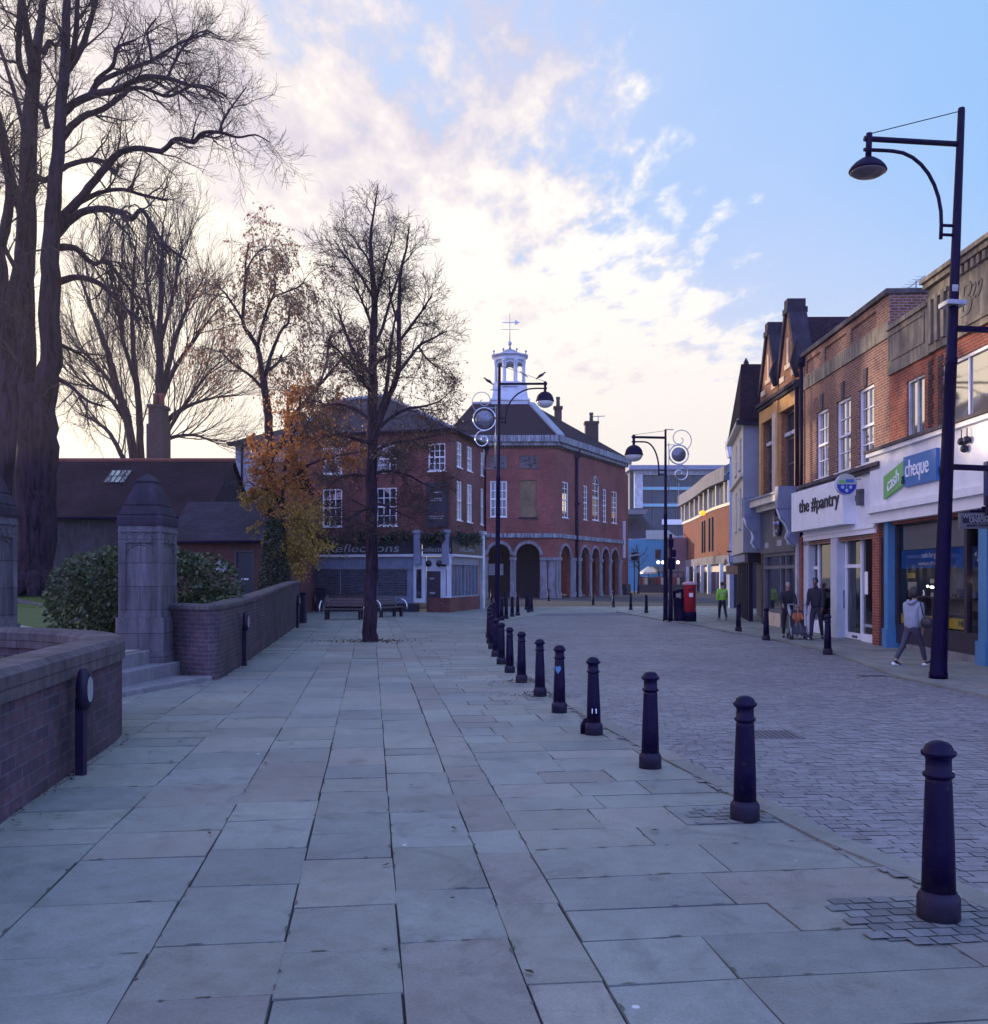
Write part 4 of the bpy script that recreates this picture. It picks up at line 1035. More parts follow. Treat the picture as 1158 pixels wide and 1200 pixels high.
def birch():
    T = Tree(8); Y = 41; k = Y / F
    def L(pts, dy=0, n=7): return T.limb([P(a[0], a[1], Y + dy * i / (len(pts) - 1)) for i, a in enumerate(pts)], [a[2] * k for a in pts], None, n)
    trunk = MB(); T.big = trunk
    L([(318, 712, 8), (318, 680, 6.5), (317, 620, 6), (316, 560, 5.5), (315, 500, 5), (312, 466, 4.6), (308, 442, 4)], 0, 9)
    br = MB(); T.big = br
    st = [([(308, 445, 3.6), (305, 421, 3.2), (301, 405, 3), (293, 393, 2.6), (285, 379, 2.2), (286, 352, 1.9), (288, 324, 1.5), (288, 306, 1.2), (292, 285, .8)], 1),
      ([(302, 408, 2), (306, 388, 1.8), (314, 360, 1.6), (321, 345, 1.3), (323, 330, 1)], -1.5), ([(311, 440, 2.6), (319, 412, 2.2), (330, 387, 1.8), (338, 378, 1.5), (340, 362, 1.2), (352, 354, .7)], 1.5),
      ([(308, 455, 2), (292, 439, 1.7), (274, 427, 1.4), (258, 411, .9)], -1), ([(312, 436, 2), (326, 425, 1.7), (330, 416, 1.3)], .5), ([(285, 376, 1.6), (265, 345, 1.3), (254, 336, .8)], 1.2), ([(288, 318, 1.2), (300, 298, 1), (312, 288, .7)], -.8),
      ([(321, 347, 1.2), (336, 342, 1), (352, 335, .8), (358, 326, .6)], 1), ([(316, 540, 3.6), (334, 515, 3.2), (345, 488, 2.8), (357, 472, 2.4), (370, 456, 2), (388, 436, 1.6), (406, 412, 1)], -2),
      ([(332, 520, 2.4), (337, 490, 2), (338, 470, 1.6), (344, 458, 1.2)], 1), ([(372, 456, 1.6), (383, 425, 1.4), (385, 400, 1.2), (392, 385, .8)], 1)]
    P_ = [dict(children=9, angle=.8), dict(len=1.7, r=.028, wander=.16, up=-.05, children=7, angle=.6, seg=6), dict(len=1.15, r=.011, wander=.13, up=-.3, children=4, angle=.45, seg=5), dict(len=.75, r=.007, wander=.12, up=-.35, seg=4, rmin=.005)]
    for pts, dy in st:
        q, rr = L(pts, dy); T.spawn(q, rr, 0, 0, P_, lo=.3, n=10)
    t = thing('birch_tree', 'slender birch with drooping twigs and a few rusty leaves beside the white house', 'tree')
    trunk.build('trunk', 'bark_street', t, uv=False); br.build('limbs', 'bark_street', t, uv=False); T.br.build('crown', 'birch_bark', t, uv=False)
    T.leaves(7500, .115, .8); T.leaf.build('foliage', 'leaf_brown', t, uv=False)
    # golden lower tree in front of it
    T = Tree(21); Y3 = 39.5; k3 = Y3 / F
    def L3(pts, dy=0): return T.limb([P(a[0], a[1], Y3 + dy * i / (len(pts) - 1)) for i, a in enumerate(pts)], [a[2] * k3 for a in pts], None, 6)
    trunk = MB(); T.big = trunk
    L3([(330, 712, 4), (333, 660, 3.4), (331, 600, 3), (334, 550, 2.6), (345, 500, 2)])
    br = MB(); T.big = br
    P3 = [dict(children=9, angle=.9), dict(len=.9, r=.018, wander=.2, up=-.10, children=6, angle=.7, seg=5), dict(len=.6, r=.007, wander=.2, up=-.2, seg=4, rmin=.004)]
    for pts in ([(333, 570, 2.2), (345, 560, 1.8), (362, 545, 1.5), (390, 535, 1.2), (420, 530, .8)], [(331, 600, 2), (316, 560, 1.6), (303, 530, 1.2), (292, 520, .8)], [(333, 590, 2), (318, 575, 1.6), (304, 572, 1.2), (294, 566, .8)], [(331, 620, 2), (345, 610, 1.6), (358, 612, 1.2), (368, 640, .8)],
                [(334, 550, 2), (352, 510, 1.6), (374, 490, 1.2), (398, 470, .8)], [(332, 640, 1.8), (340, 640, 1.4), (352, 656, 1)], [(340, 520, 1.8), (350, 490, 1.4), (352, 460, 1)], [(331, 610, 1.8), (322, 612, 1.4), (330, 640, 1)]):
        q, rr = L3(pts, T.r.uniform(-1.5, 1.5)); T.spawn(q, rr, 0, 0, P3, lo=.1, n=13)
    t = thing('autumn_tree', 'low tree hung with orange and yellow leaves in front of the white house and shopfront', 'tree')
    trunk.build('trunk', 'bark_street', t, uv=False); br.build('limbs', 'bark_street', t, uv=False); T.br.build('crown', 'birch_bark', t, uv=False)
    zs = lambda p: HY - (p.z - H) / p.y * F          # height in the crown decides how far a leaf has turned
    T.leaves(7500, .115, .6, lambda p: p.z > 4.9 and CX + p.x / p.y * F > 290)
    for px, py, rx, rz, n_ in ((306, 528, 20, 13, 700), (318, 556, 30, 20, 1500), (345, 575, 28, 26, 1500), (338, 535, 26, 26, 900), (352, 505, 30, 24, 520), (385, 520, 30, 22, 520), (372, 556, 24, 18, 420), (395, 480, 26, 26, 420), (360, 470, 26, 24, 380), (330, 480, 22, 20, 260), (408, 545, 20, 14, 260)):
        for _ in range(int(n_ * .5)):
            x, z = T.r.gauss(0, .62), T.r.gauss(0, .62); q = P(max(px + x * rx, 286 + 8 * T.r.random()), py + z * rz, Y3 + T.r.gauss(0, .8)); leafquad(T.leaf, q, .125 * T.r.uniform(.6, 1.25), T.r, .6)
    T.leaf.build('foliage', 'leaf_gold', t, uv=False)
    lo_ = MB(); T.leaves(4200, .115, .6, lambda p: p.z <= 5.2, lo_)
    for px, py, rx, rz, n_ in ((352, 606, 24, 26, 1300), (340, 640, 14, 26, 700), (366, 640, 14, 18, 500), (352, 665, 10, 14, 220), (330, 600, 14, 20, 300), (385, 640, 16, 10, 160), (378, 600, 16, 20, 260)):
        for _ in range(int(n_ * .6)):
            x, z = T.r.gauss(0, .5), T.r.gauss(0, .5); q = P(px + x * rx, py + z * rz, Y3 + T.r.gauss(0, .7)); leafquad(lo_, q, .12 * T.r.uniform(.6, 1.25), T.r, .6)
    lo_.build('foliage', 'leaf_yellow', t, uv=False)
birch()

def street_tree():
    T = Tree(14); Y = 28; k = Y / F
    def L(pts, dy=0, n=8): return T.limb([P(437 + (a[0] - 437) * .84, a[1], Y + dy * i / (len(pts) - 1)) for i, a in enumerate(pts)], [a[2] * k for a in pts], None, n)
    trunk = MB(); T.big = trunk
    L([(433, 753, 11), (433, 742, 8.8), (434, 700, 7.8), (435, 640, 7.2), (435.5, 580, 6.8), (436, 520, 6.8), (437, 470, 6), (437, 430, 5.2), (438, 395, 4.6), (439, 363, 4), (438, 335, 3.3), (435, 305, 2.6), (434, 277, 1.9), (437, 258, 1.4), (441, 235, .9), (444, 216, .5)], .3, 12)
    br = MB(); T.big = br
    st = [([(437, 520, 4), (447, 492, 3.6), (460, 464, 3.3), (472, 437, 3), (473, 398, 2.6), (474, 350, 2.2), (476, 318, 1.7), (484, 290, 1.1), (488, 262, .6)], -1.5),
      ([(437, 500, 3.2), (452, 470, 2.6), (458, 440, 2.2), (462, 405, 1.8), (468, 375, 1.2), (476, 350, .7)], 1.5), ([(473, 436, 2.4), (488, 420, 2), (502, 405, 1.7), (522, 396, 1.3), (540, 388, .7)], 1.5), ([(474, 400, 2), (490, 382, 1.7), (505, 365, 1.3), (520, 345, .7)], -1),
      ([(438, 405, 2.4), (448, 390, 2), (456, 368, 1.7), (466, 340, 1.4), (478, 310, 1), (486, 288, .5)], 1.5), ([(438, 360, 2), (446, 335, 1.7), (455, 305, 1.2), (464, 280, .6)], -1), ([(436, 318, 1.5), (428, 300, 1.2), (418, 290, .8), (404, 272, .5)], 1),
      ([(438, 350, 1.8), (425, 330, 1.5), (408, 310, 1.1), (395, 296, .7), (382, 280, .4)], -1), ([(437, 440, 3), (424, 428, 2.6), (410, 412, 2.3), (402, 396, 2), (394, 378, 1.5), (388, 362, .9)], 1.2), ([(437, 460, 2.6), (420, 444, 2), (404, 425, 1.6), (388, 410, 1.2), (376, 402, .7)], -1.5),
      ([(436, 495, 2.6), (418, 482, 2.1), (398, 475, 1.6), (378, 474, 1), (362, 478, .6)], 1.5), ([(436, 520, 2.4), (415, 515, 2), (392, 510, 1.5), (370, 512, .9), (354, 520, .5)], -1.5), ([(437, 510, 2.6), (458, 492, 2.2), (482, 480, 1.8), (508, 476, 1.3), (530, 470, .9), (548, 456, .5)], 1.5),
      ([(437, 530, 2.4), (462, 520, 2), (490, 516, 1.5), (515, 512, 1), (540, 508, .5)], -1), ([(437, 555, 2.2), (458, 552, 1.8), (484, 556, 1.4), (506, 566, .9), (524, 572, .5)], 1.5), ([(436, 560, 2.2), (414, 556, 1.8), (392, 560, 1.3), (374, 572, .7)], 1.5),
      ([(436, 590, 1.8), (452, 592, 1.5), (472, 600, 1), (492, 608, .5)], -1), ([(436, 595, 1.8), (418, 600, 1.4), (402, 610, .9)], -1), ([(437, 430, 2), (450, 420, 1.6), (462, 415, 1.1)], -2), ([(437, 475, 2), (430, 455, 1.6), (420, 440, 1)], -2),
      ([(437, 540, 2), (450, 530, 1.5), (470, 535, .9)], -2.2), ([(437, 385, 2), (428, 365, 1.6), (418, 345, 1.1), (410, 330, .6)], -1.4), ([(473, 380, 1.6), (462, 350, 1.2), (460, 325, .7)], 1.4), ([(500, 405, 1.4), (512, 420, 1.1), (530, 432, .6)], 1)]
    P_ = [dict(children=9, angle=.8), dict(len=.88, r=.022, wander=.17, up=.05, children=8, angle=.7, seg=6), dict(len=.62, r=.0085, wander=.2, up=.03, children=4, angle=.7, seg=5), dict(len=.34, r=.0055, wander=.2, up=.0, seg=3, rmin=.0042)]
    for pts, dy in st:
        q, rr = L(pts, dy); T.spawn(q, rr, 0, 0, P_, lo=.2, n=11)
    T.spawn([P(438, 380, Y), P(437, 330, Y), P(435, 290, Y), P(440, 235, Y)], [.1, .08, .05, .02], 0, 0, P_, lo=.05, n=16)
    t = thing('street_tree', 'dark young street tree with dense bare twigs growing out of the paving', 'tree')
    trunk.build('trunk', 'bark_street', t, uv=False); br.build('limbs', 'bark_street', t, uv=False); T.br.build('crown', 'twig', t, uv=False)
    T.leaves(6500, .07, .4, lambda p: p.z < 8.2); T.leaves(1000, .055, .4)
    T.leaf.build('foliage', 'leaf_dead', t, uv=False)
    mb = MB()
    for _ in range(420):
        a = rnd.random() * 6.28; d = abs(rnd.gauss(.45, .35)); c = P(433, 753, 28); c.z = .02
        c = c + Vector((math.cos(a) * d * 1.5, math.sin(a) * d, rnd.uniform(0, .03))); leafquad(mb, c, rnd.uniform(.03, .07), rnd, .1)
    tag(mb.build('leaf_litter', 'leaf_dead', uv=False), kind='stuff')
street_tree()

def bush():
    t = thing('laurel_bush', 'big rounded evergreen laurel bush behind the stone gate pier', 'bush')
    r_ = random.Random(4); c = P(178, 700, 21.6); c.z = cyz(c.x, c.y)
    mb = MB(); stem = MB()
    lobes = [(0, 0, 1.0, 1.5, 1.0), (-1.1, -.1, .95, 1.05, .92), (.95, -.0, .95, .98, .88), (.3, -.4, .9, 1.05, .98), (-.5, -.5, .95, 1.1, .98), (1.2, .1, .45, .62, .65), (-1.55, .1, .5, .75, .7)]
    for lx, ly, lz, lr, lh in lobes:
        for _ in range(int(2300 * lr * lr)):
            d = Vector((r_.gauss(0, 1), r_.gauss(0, 1), r_.gauss(0, 1))).normalized()
            if d.y > .55: continue
            rr = lr * r_.choice([1, 1, 1, .93, .84, .7]) * (1 + .07 * math.sin(d.x * 9 + lx * 5) * math.sin(d.z * 8 + ly))
            p = c + Vector((lx + d.x * rr, ly + d.y * rr, lz + d.z * lh * rr / lr * .95))
            if p.z < c.z - .1: continue
            leafquad(mb, p, r_.uniform(.07, .13), r_, .0, d)
    for k in range(26):
        a = r_.random() * 6.28; e = c + Vector((math.cos(a) * 1.3, math.sin(a) * .9, r_.uniform(.7, 1.5)))
        stem.tube([c + Vector((r_.uniform(-.5, .5), r_.uniform(-.3, .3), -.1)), c.lerp(e, .5) + Vector((0, 0, .2)), e], [.04, .028, .012], 5)
    stem.build('stems', 'bark', t, uv=False); mb.build('foliage', 'laurel', t, uv=False)
    # ivy on the birch foot and dark shrubs between wall and houses
    t = thing('ivy_shrub', 'dark ivy clad shrub at the foot of the birch behind the garden wall', 'bush')
    mb = MB()
    c = P(322, 690, 39.0)
    for _ in range(5200):
        h_ = r_.random(); rad = .75 * (1 - h_ * .55); a = r_.random() * 6.28
        p = Vector((c.x + math.cos(a) * rad * r_.uniform(.7, 1), c.y + math.sin(a) * rad, .9 + h_ * 3.3)); leafquad(mb, p, r_.uniform(.07, .12), r_, .5)
    s_ = MB(); s_.tube([(c.x, c.y, .6), (c.x + .1, c.y, 2.4), (c.x, c.y + .05, 4.0)], [.16, .12, .05], 6); s_.build('stem', 'bark', t, uv=False)
    mb.build('foliage', 'ivy', t, uv=False)
bush()
# ---------------------------------------------------------------- the shops on the right
SR = Fr((10.0, 0), (10.9, 60), flip=True)
def FU(px): return 10.0 / ((px - CX) / F - .015)
def roofbox(mb, fr, u0, u1, z0, z1, depth, m=0): fr.box(mb, u0, u1, z0, z1, -depth, -.003, m)
def rear(mb, fr, u0, u1, z0, z1, depth):         # sides, back and top of a block behind its facade
    for ua, ub in ((u0, u0), (u1, u1)):
        q = [fr.p(ua, z0, 0), fr.p(ua, z0, -depth), fr.p(ua, z1, -depth), fr.p(ua, z1, 0)]
        if (ua == u0) != fr.flip: q = q[::-1]
        mb.face(q)
    fr.quad(mb, [(u1, z0), (u0, z0), (u0, z1), (u1, z1)], -depth)
    q = [fr.p(u0, z1, 0), fr.p(u1, z1, 0), fr.p(u1, z1, -depth), fr.p(u0, z1, -depth)]
    mb.face(q if not fr.flip else q[::-1])

# --- pawnbroker with the concrete parapet
def pawn():
    t = thing('pawnbroker_shop', 'crimson brick shop with stained concrete parapet, white fascia and blue framed window', 'shop building')
    f = SR; u0, u1 = 13.5, 25.75                  # near end is outside the picture
    wn = [(FU(1083.5), FU(1063), 5.17, 6.75), (18.0, FU(1104), 5.28, 6.72)]
    mb = MB(); f.wall(mb, u0, u1, 5.08, 7.12, wn, .14); f.wall(mb, u0, u1, 3.2, 5.08, (), .1); rear(mb, f, u0, u1, 0, 7.12, 9); mb.build('wall', 'brick_crimson', t)
    window(f, *wn[0], t, 2, 1, .10, .06, .09, 'white_old', 'glass_lit', 'coping', meet=False)
    window(f, *wn[1], t, 4, 1, .10, .07, .05, 'white', 'glass_lit', 'coping', meet=False)
    mb = MB()                                     # dark quoin strips beside the windows
    for a in (FU(1090.5), FU(1102)):
        for k in range(10): f.box(mb, a - (.16 if k % 2 else .1), a + .1, 5.3 + k * .17, 5.44 + k * .17, .001, .02)
    mb.build('quoins', 'brick_dark', t)
    # concrete parapet: lower bays and raised centre with the date
    ua, ub = FU(1112), FU(1092)
    mb = MB()
    f.box(mb, ub, u1, 7.12, 8.28, -.35, .06); f.box(mb, ub, u1, 8.28, 8.40, -.42, .12)
    f.box(mb, ub + .25, u1 - .25, 7.45, 7.50, .061, .085); f.box(mb, ub + .25, ub + .31, 7.5, 8.12, .061, .085); f.box(mb, u1 - .12, u1 - .06, 7.5, 8.12, .061, .085); f.box(mb, ub + .25, u1 - .06, 8.12, 8.17, .061, .085)
    f.box(mb, u0, ub - .003, 7.12, 8.62, -.4, .10)
    for k in range(3): f.box(mb, ub - .32 - k * .34, ub - .16 - k * .34, 7.3, 8.35, .101, .17)
    for k in range(26):
        uu = 15.0 + k * .26
        if uu < ua - .2: f.box(mb, uu, uu + .15, 8.42, 8.60, .101, .19)
    f.box(mb, u0, ub - .003, 8.621, 8.74, -.45, .22); f.box(mb, u0, ub - .003, 8.741, 8.84, -.5, .30); f.box(mb, ub - 1.1, ub - .003, 8.3, 8.40, .101, .16)
    f.box(mb, 13.5, ua - .3, 7.26, 7.34, .101, .15)
    p = mb.build('parapet', 'concrete', t)
    for txt, uu, sz, zz in (('19', FU(1121.5), .50, 7.93), ('B', FU(1137), 1.05, 7.83), ('29', FU(1150), .50, 7.93)):
        lettering(txt, sz, 'ink', f.mtx(uu, zz, .105), p, 'carved_date', .012, shear=.15)
    mb = MB(); f.box(mb, FU(1098), FU(1088), 8.3, 9.6, -2.2, -1.2); f.box(mb, FU(1099), FU(1087), 9.5, 9.62, -2.25, -1.15); ch = mb.build('chimney', 'brick_dark', t)
    mb = MB(); c = f.p(FU(1093), 9.62, -1.7); mb.lathe([(.16, 0), (.15, .1), (.135, .55), (.165, .6), (.165, .72), (.12, .73)], c, 14); mb.build('chimney_pot', 'terracotta', ch)
    # shopfront
    mb = MB(); f.box(mb, 14.2, u1 + .82, 3.72, 5.06, -.05, .22); f.box(mb, 14.2, u1 + .8, 5.061, 5.16, -.05, .34); f.box(mb, 14.2, u1 + .8, 3.55, 3.719, -.05, .36); f.box(mb, 14.2, u1 + .8, 3.28, 3.549, -.05, .24)
    fa = mb.build('fascia', 'white', t)
    mb = MB(); f.box(mb, 14.2, u1 + .82, 5.161, 5.24, -.05, .40); mb.build('cornice', 'coping', t)
    ug0, ug1, ub0 = FU(1074), FU(1049), FU(1113)
    mb = MB(); pts = [(ug1, 3.86), (ug0, 4.14), (ug0, 4.72), (ug1, 4.44)]
    f.quad(mb, pts[::-1] if False else pts, .30); 
    for a, b in zip(pts, pts[1:] + pts[:1]): mb.face([f.p(*a, .30), f.p(*a, .221), f.p(*b, .221), f.p(*b, .30)])
    lg = mb.build('logo_panel', 'green', fa)
    mb = MB(); f.box(mb, ub0, ug0 + .03, 4.05, 4.78, .221, .31); lb = mb.build('logo_panel', 'logo_blue', fa)
    m_ = f.mtx((ug0 + ug1) / 2, 4.27, .312) @ Matrix(((1, 0, 0, 0), (.28, 1, 0, 0), (0, 0, 1, 0), (0, 0, 0, 1)))
    lettering('cash', .52, 'letter', m_, lg, sx=.86); lettering('&', .30, 'ink', f.mtx(ug0 + .02, 4.22, .325), lg)
    lettering('cheque', .60, 'letter', f.mtx((FU(1075.5) + FU(1105.5)) / 2, 4.45, .322), lb, sx=.78)
    lettering('express', .34, 'ink', f.mtx(FU(1129.5), 4.30, .24), fa, align='RIGHT', shear=.2)
    mb = MB()                                     # three hanging balls emblem
    cu = FU(1146)
    for du, dz in ((-.13, .0), (.13, .0), (0, -.17)):
        c = f.p(cu + du, 4.75 + dz, .29); mb.ball(c, .085, 12, 8); mb.tube([c + Vector((0, 0, .08)), c + Vector((0, 0, .26))], .012, 5)
    mb.build('emblem', 'ink', fa)
    # window opening with its frame, blue pilasters, stall riser, glazing
    w0, w1 = 17.2, FU(1031); pL, pR = FU(1043), FU(1150)
    mb = MB(); f.box(mb, FU(1045), FU(1040.5), .0, 3.28, -.2, .10); f.box(mb, FU(1045.5), FU(1040), 0, .5, -.2, .15); mb.build('pilaster', 'skyblue', t)
    mb = MB(); f.box(mb, FU(1162), FU(1152), .0, 3.28, -.2, .10); f.box(mb, FU(1163), FU(1151), 0, .5, -.2, .15); mb.build('pilaster', 'skyblue', t)
    mb = MB(); f.box(mb, FU(1040.3), FU(1031.5), 0, 3.28, -.4, -.0); mb.build('pier', 'darkdoor', t)
    a0, a1 = FU(1149.5), FU(1045.2); mid = FU(1127)
    mb = MB(); f.box(mb, a0, a1, .16, .62, -.22, -.1); mb.build('stall_riser', 'darkdoor', t)
    mb = MB()
    for uu, wd in ((a1 - .06, .12), (a0 + .05, .1), (mid, .14)): f.box(mb, uu - wd / 2, uu + wd / 2, .621, 3.2, -.2, -.08)
    f.box(mb, a0, a1, 3.18, 3.28, -.2, -.08); sh = mb.build('shop_frame', 'darkdoor', t)
    mb = MB(); f.quad(mb, [(a0, .62), (a1, .62), (a1, 3.2), (a0, 3.2)], -.14); g = mb.build('window', 'shopglass', t)
    mb = MB(); f.box(mb, mid + .08, a1 - .14, 2.06, 2.52, -.20, -.19); bn = mb.build('window_banner', 'blue', t)
    um = (mid + a1) / 2
    lettering('cash for gold', .20, 'letter', f.mtx(um + .05, 2.38, -.185), bn, ext=.003)
    lettering("something to sell? we 'buy' now'", .115, 'letter', f.mtx(um + .02, 2.18, -.185), bn, ext=.003)
    mb = MB(); f.box(mb, a0 + .12, mid - .08, 2.06, 2.52, -.20, -.19); b2 = mb.build('window_banner', plain('navy vinyl', (.012, .03, .12), .4, .1), t)
    mb = MB()
    for du, dz in ((-.1, .05), (.1, .05), (0, -.09)):
        mb.ball(f.p((a0 + mid) / 2 + du, 2.3 + dz, -.185), .055, 10, 6)
    mb.build('emblem', 'letter_grey', b2)
    mb = MB(); f.box(mb, mid + .08, a1 - .12, 2.54, 3.16, -.26, -.25); mb.build('blind', plain('pale window blind', (.30, .30, .29), .7, .1), t)
    mb = MB(); f.box(mb, mid + .06, a1 - .12, .66, .90, -.20, -.19); ye = mb.build('window_strip', 'yellow', t)
    lettering('LIVE', .17, 'ink', f.mtx(FU(1086), .785, -.187), ye, ext=.003, sx=1.25, bold=.004); lettering('HERE', .17, 'ink', f.mtx(FU(1119.5), .785, -.187), ye, ext=.003, sx=1.25, bold=.004)
    # inside: dark shop with shelving, stock and display lamps
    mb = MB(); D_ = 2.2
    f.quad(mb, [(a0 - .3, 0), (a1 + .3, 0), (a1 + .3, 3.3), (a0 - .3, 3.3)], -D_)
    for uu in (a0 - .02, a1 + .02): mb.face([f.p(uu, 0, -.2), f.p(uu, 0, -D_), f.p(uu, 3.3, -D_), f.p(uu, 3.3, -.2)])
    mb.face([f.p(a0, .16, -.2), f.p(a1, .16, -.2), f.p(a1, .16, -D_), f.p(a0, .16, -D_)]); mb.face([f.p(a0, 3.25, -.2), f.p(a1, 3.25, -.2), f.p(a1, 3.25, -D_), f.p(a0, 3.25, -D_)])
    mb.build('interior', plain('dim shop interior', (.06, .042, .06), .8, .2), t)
    mb = MB()
    for k in range(12): f.box(mb, mid + .2, a1 - .25, .95 + k * .145, .955 + k * .145, -.92, -.905)
    f.box(mb, mid + .2, a1 - .22, .7, 2.5, -.94, -.921); mb.build('slat_panel', plain('slatted wall', (.21, .19, .18), .7, .1), t)
    mb = MB()
    for zz in (1.0, 1.35, 1.7): f.box(mb, a0 + .15, mid - .1, zz, zz + .03, -.9, -.4)
    f.box(mb, mid + .2, a1 - .3, 1.32, 1.36, -.9, -.35); f.box(mb, mid + .2, um - .3, .9, .94, -.9, -.35); mb.build('shelf', 'wood', t)
    r_ = random.Random(5)
    kinds = ['cream', 'black', 'redcard', 'chrome', 'wood', 'greyblue', 'black', 'yellow']
    for k in range(22):
        mb = MB(); left_ = k % 2; uu = r_.uniform(a0 + .25, mid - .2) if left_ else r_.uniform(mid + .3, a1 - .4); zz = r_.choice([1.031, 1.381, 1.731]) if left_ else r_.choice([1.362, 1.362, .942])
        s_ = r_.uniform(.05, .12); h_ = r_.uniform(.07, .22)
        if k % 3: f.box(mb, uu - s_, uu + s_, zz, zz + h_, -.62, -.5)
        else: mb.lathe([(.05, 0), (.06, .02), (.03, .06), (.055, .14), (.02, .19)], f.p(uu, zz, -.5), 10)
        mb.build('stock', r_.choice(kinds), t)
    for uu, zz, wd, hh, mt in ((a1 - .45, 1.88, .26, .13, 'yellow'), (a1 - .5, 1.62, .34, .2, 'cream'), (a1 - .5, 1.42, .26, .14, 'cream'), ((a0 + mid) / 2 + .05, 1.84, .16, .16, 'redcard'), (um + .25, 1.75, .12, .1, 'cream')):
        mb = MB(); f.box(mb, uu - wd / 2 - .1, uu + wd / 2 + .1, zz - hh / 2, zz + hh / 2, -.33, -.32); mb.build('price_card', mt, t)
    mb = MB()
    for uu, zz in ((um + .5, 1.62), (um + .3, 1.60), (um + .22, 1.60), (um + .14, 1.60), (mid - .22, 1.78), (mid - .3, 1.74), (mid - .75, 1.50), (mid - .62, 1.46), (um - .45, 1.2)):
        mb.ball(f.p(uu, zz, -.3), .028, 8, 5)
    mb.build('display_lamps', 'spot', t)
    mb = MB(); f.box(mb, FU(1151), a1 - .9, -.01, .155, -.25, .0); f.box(mb, 14.2, FU(1163), 0, 3.28, -.3, -.1); mb.build('threshold', 'step', t)
    mb = MB(); f.box(mb, 13.4, 14.2, 0, 5.2, -.3, .15); mb.build('party_pier', 'brick_crimson', t)
pawn()

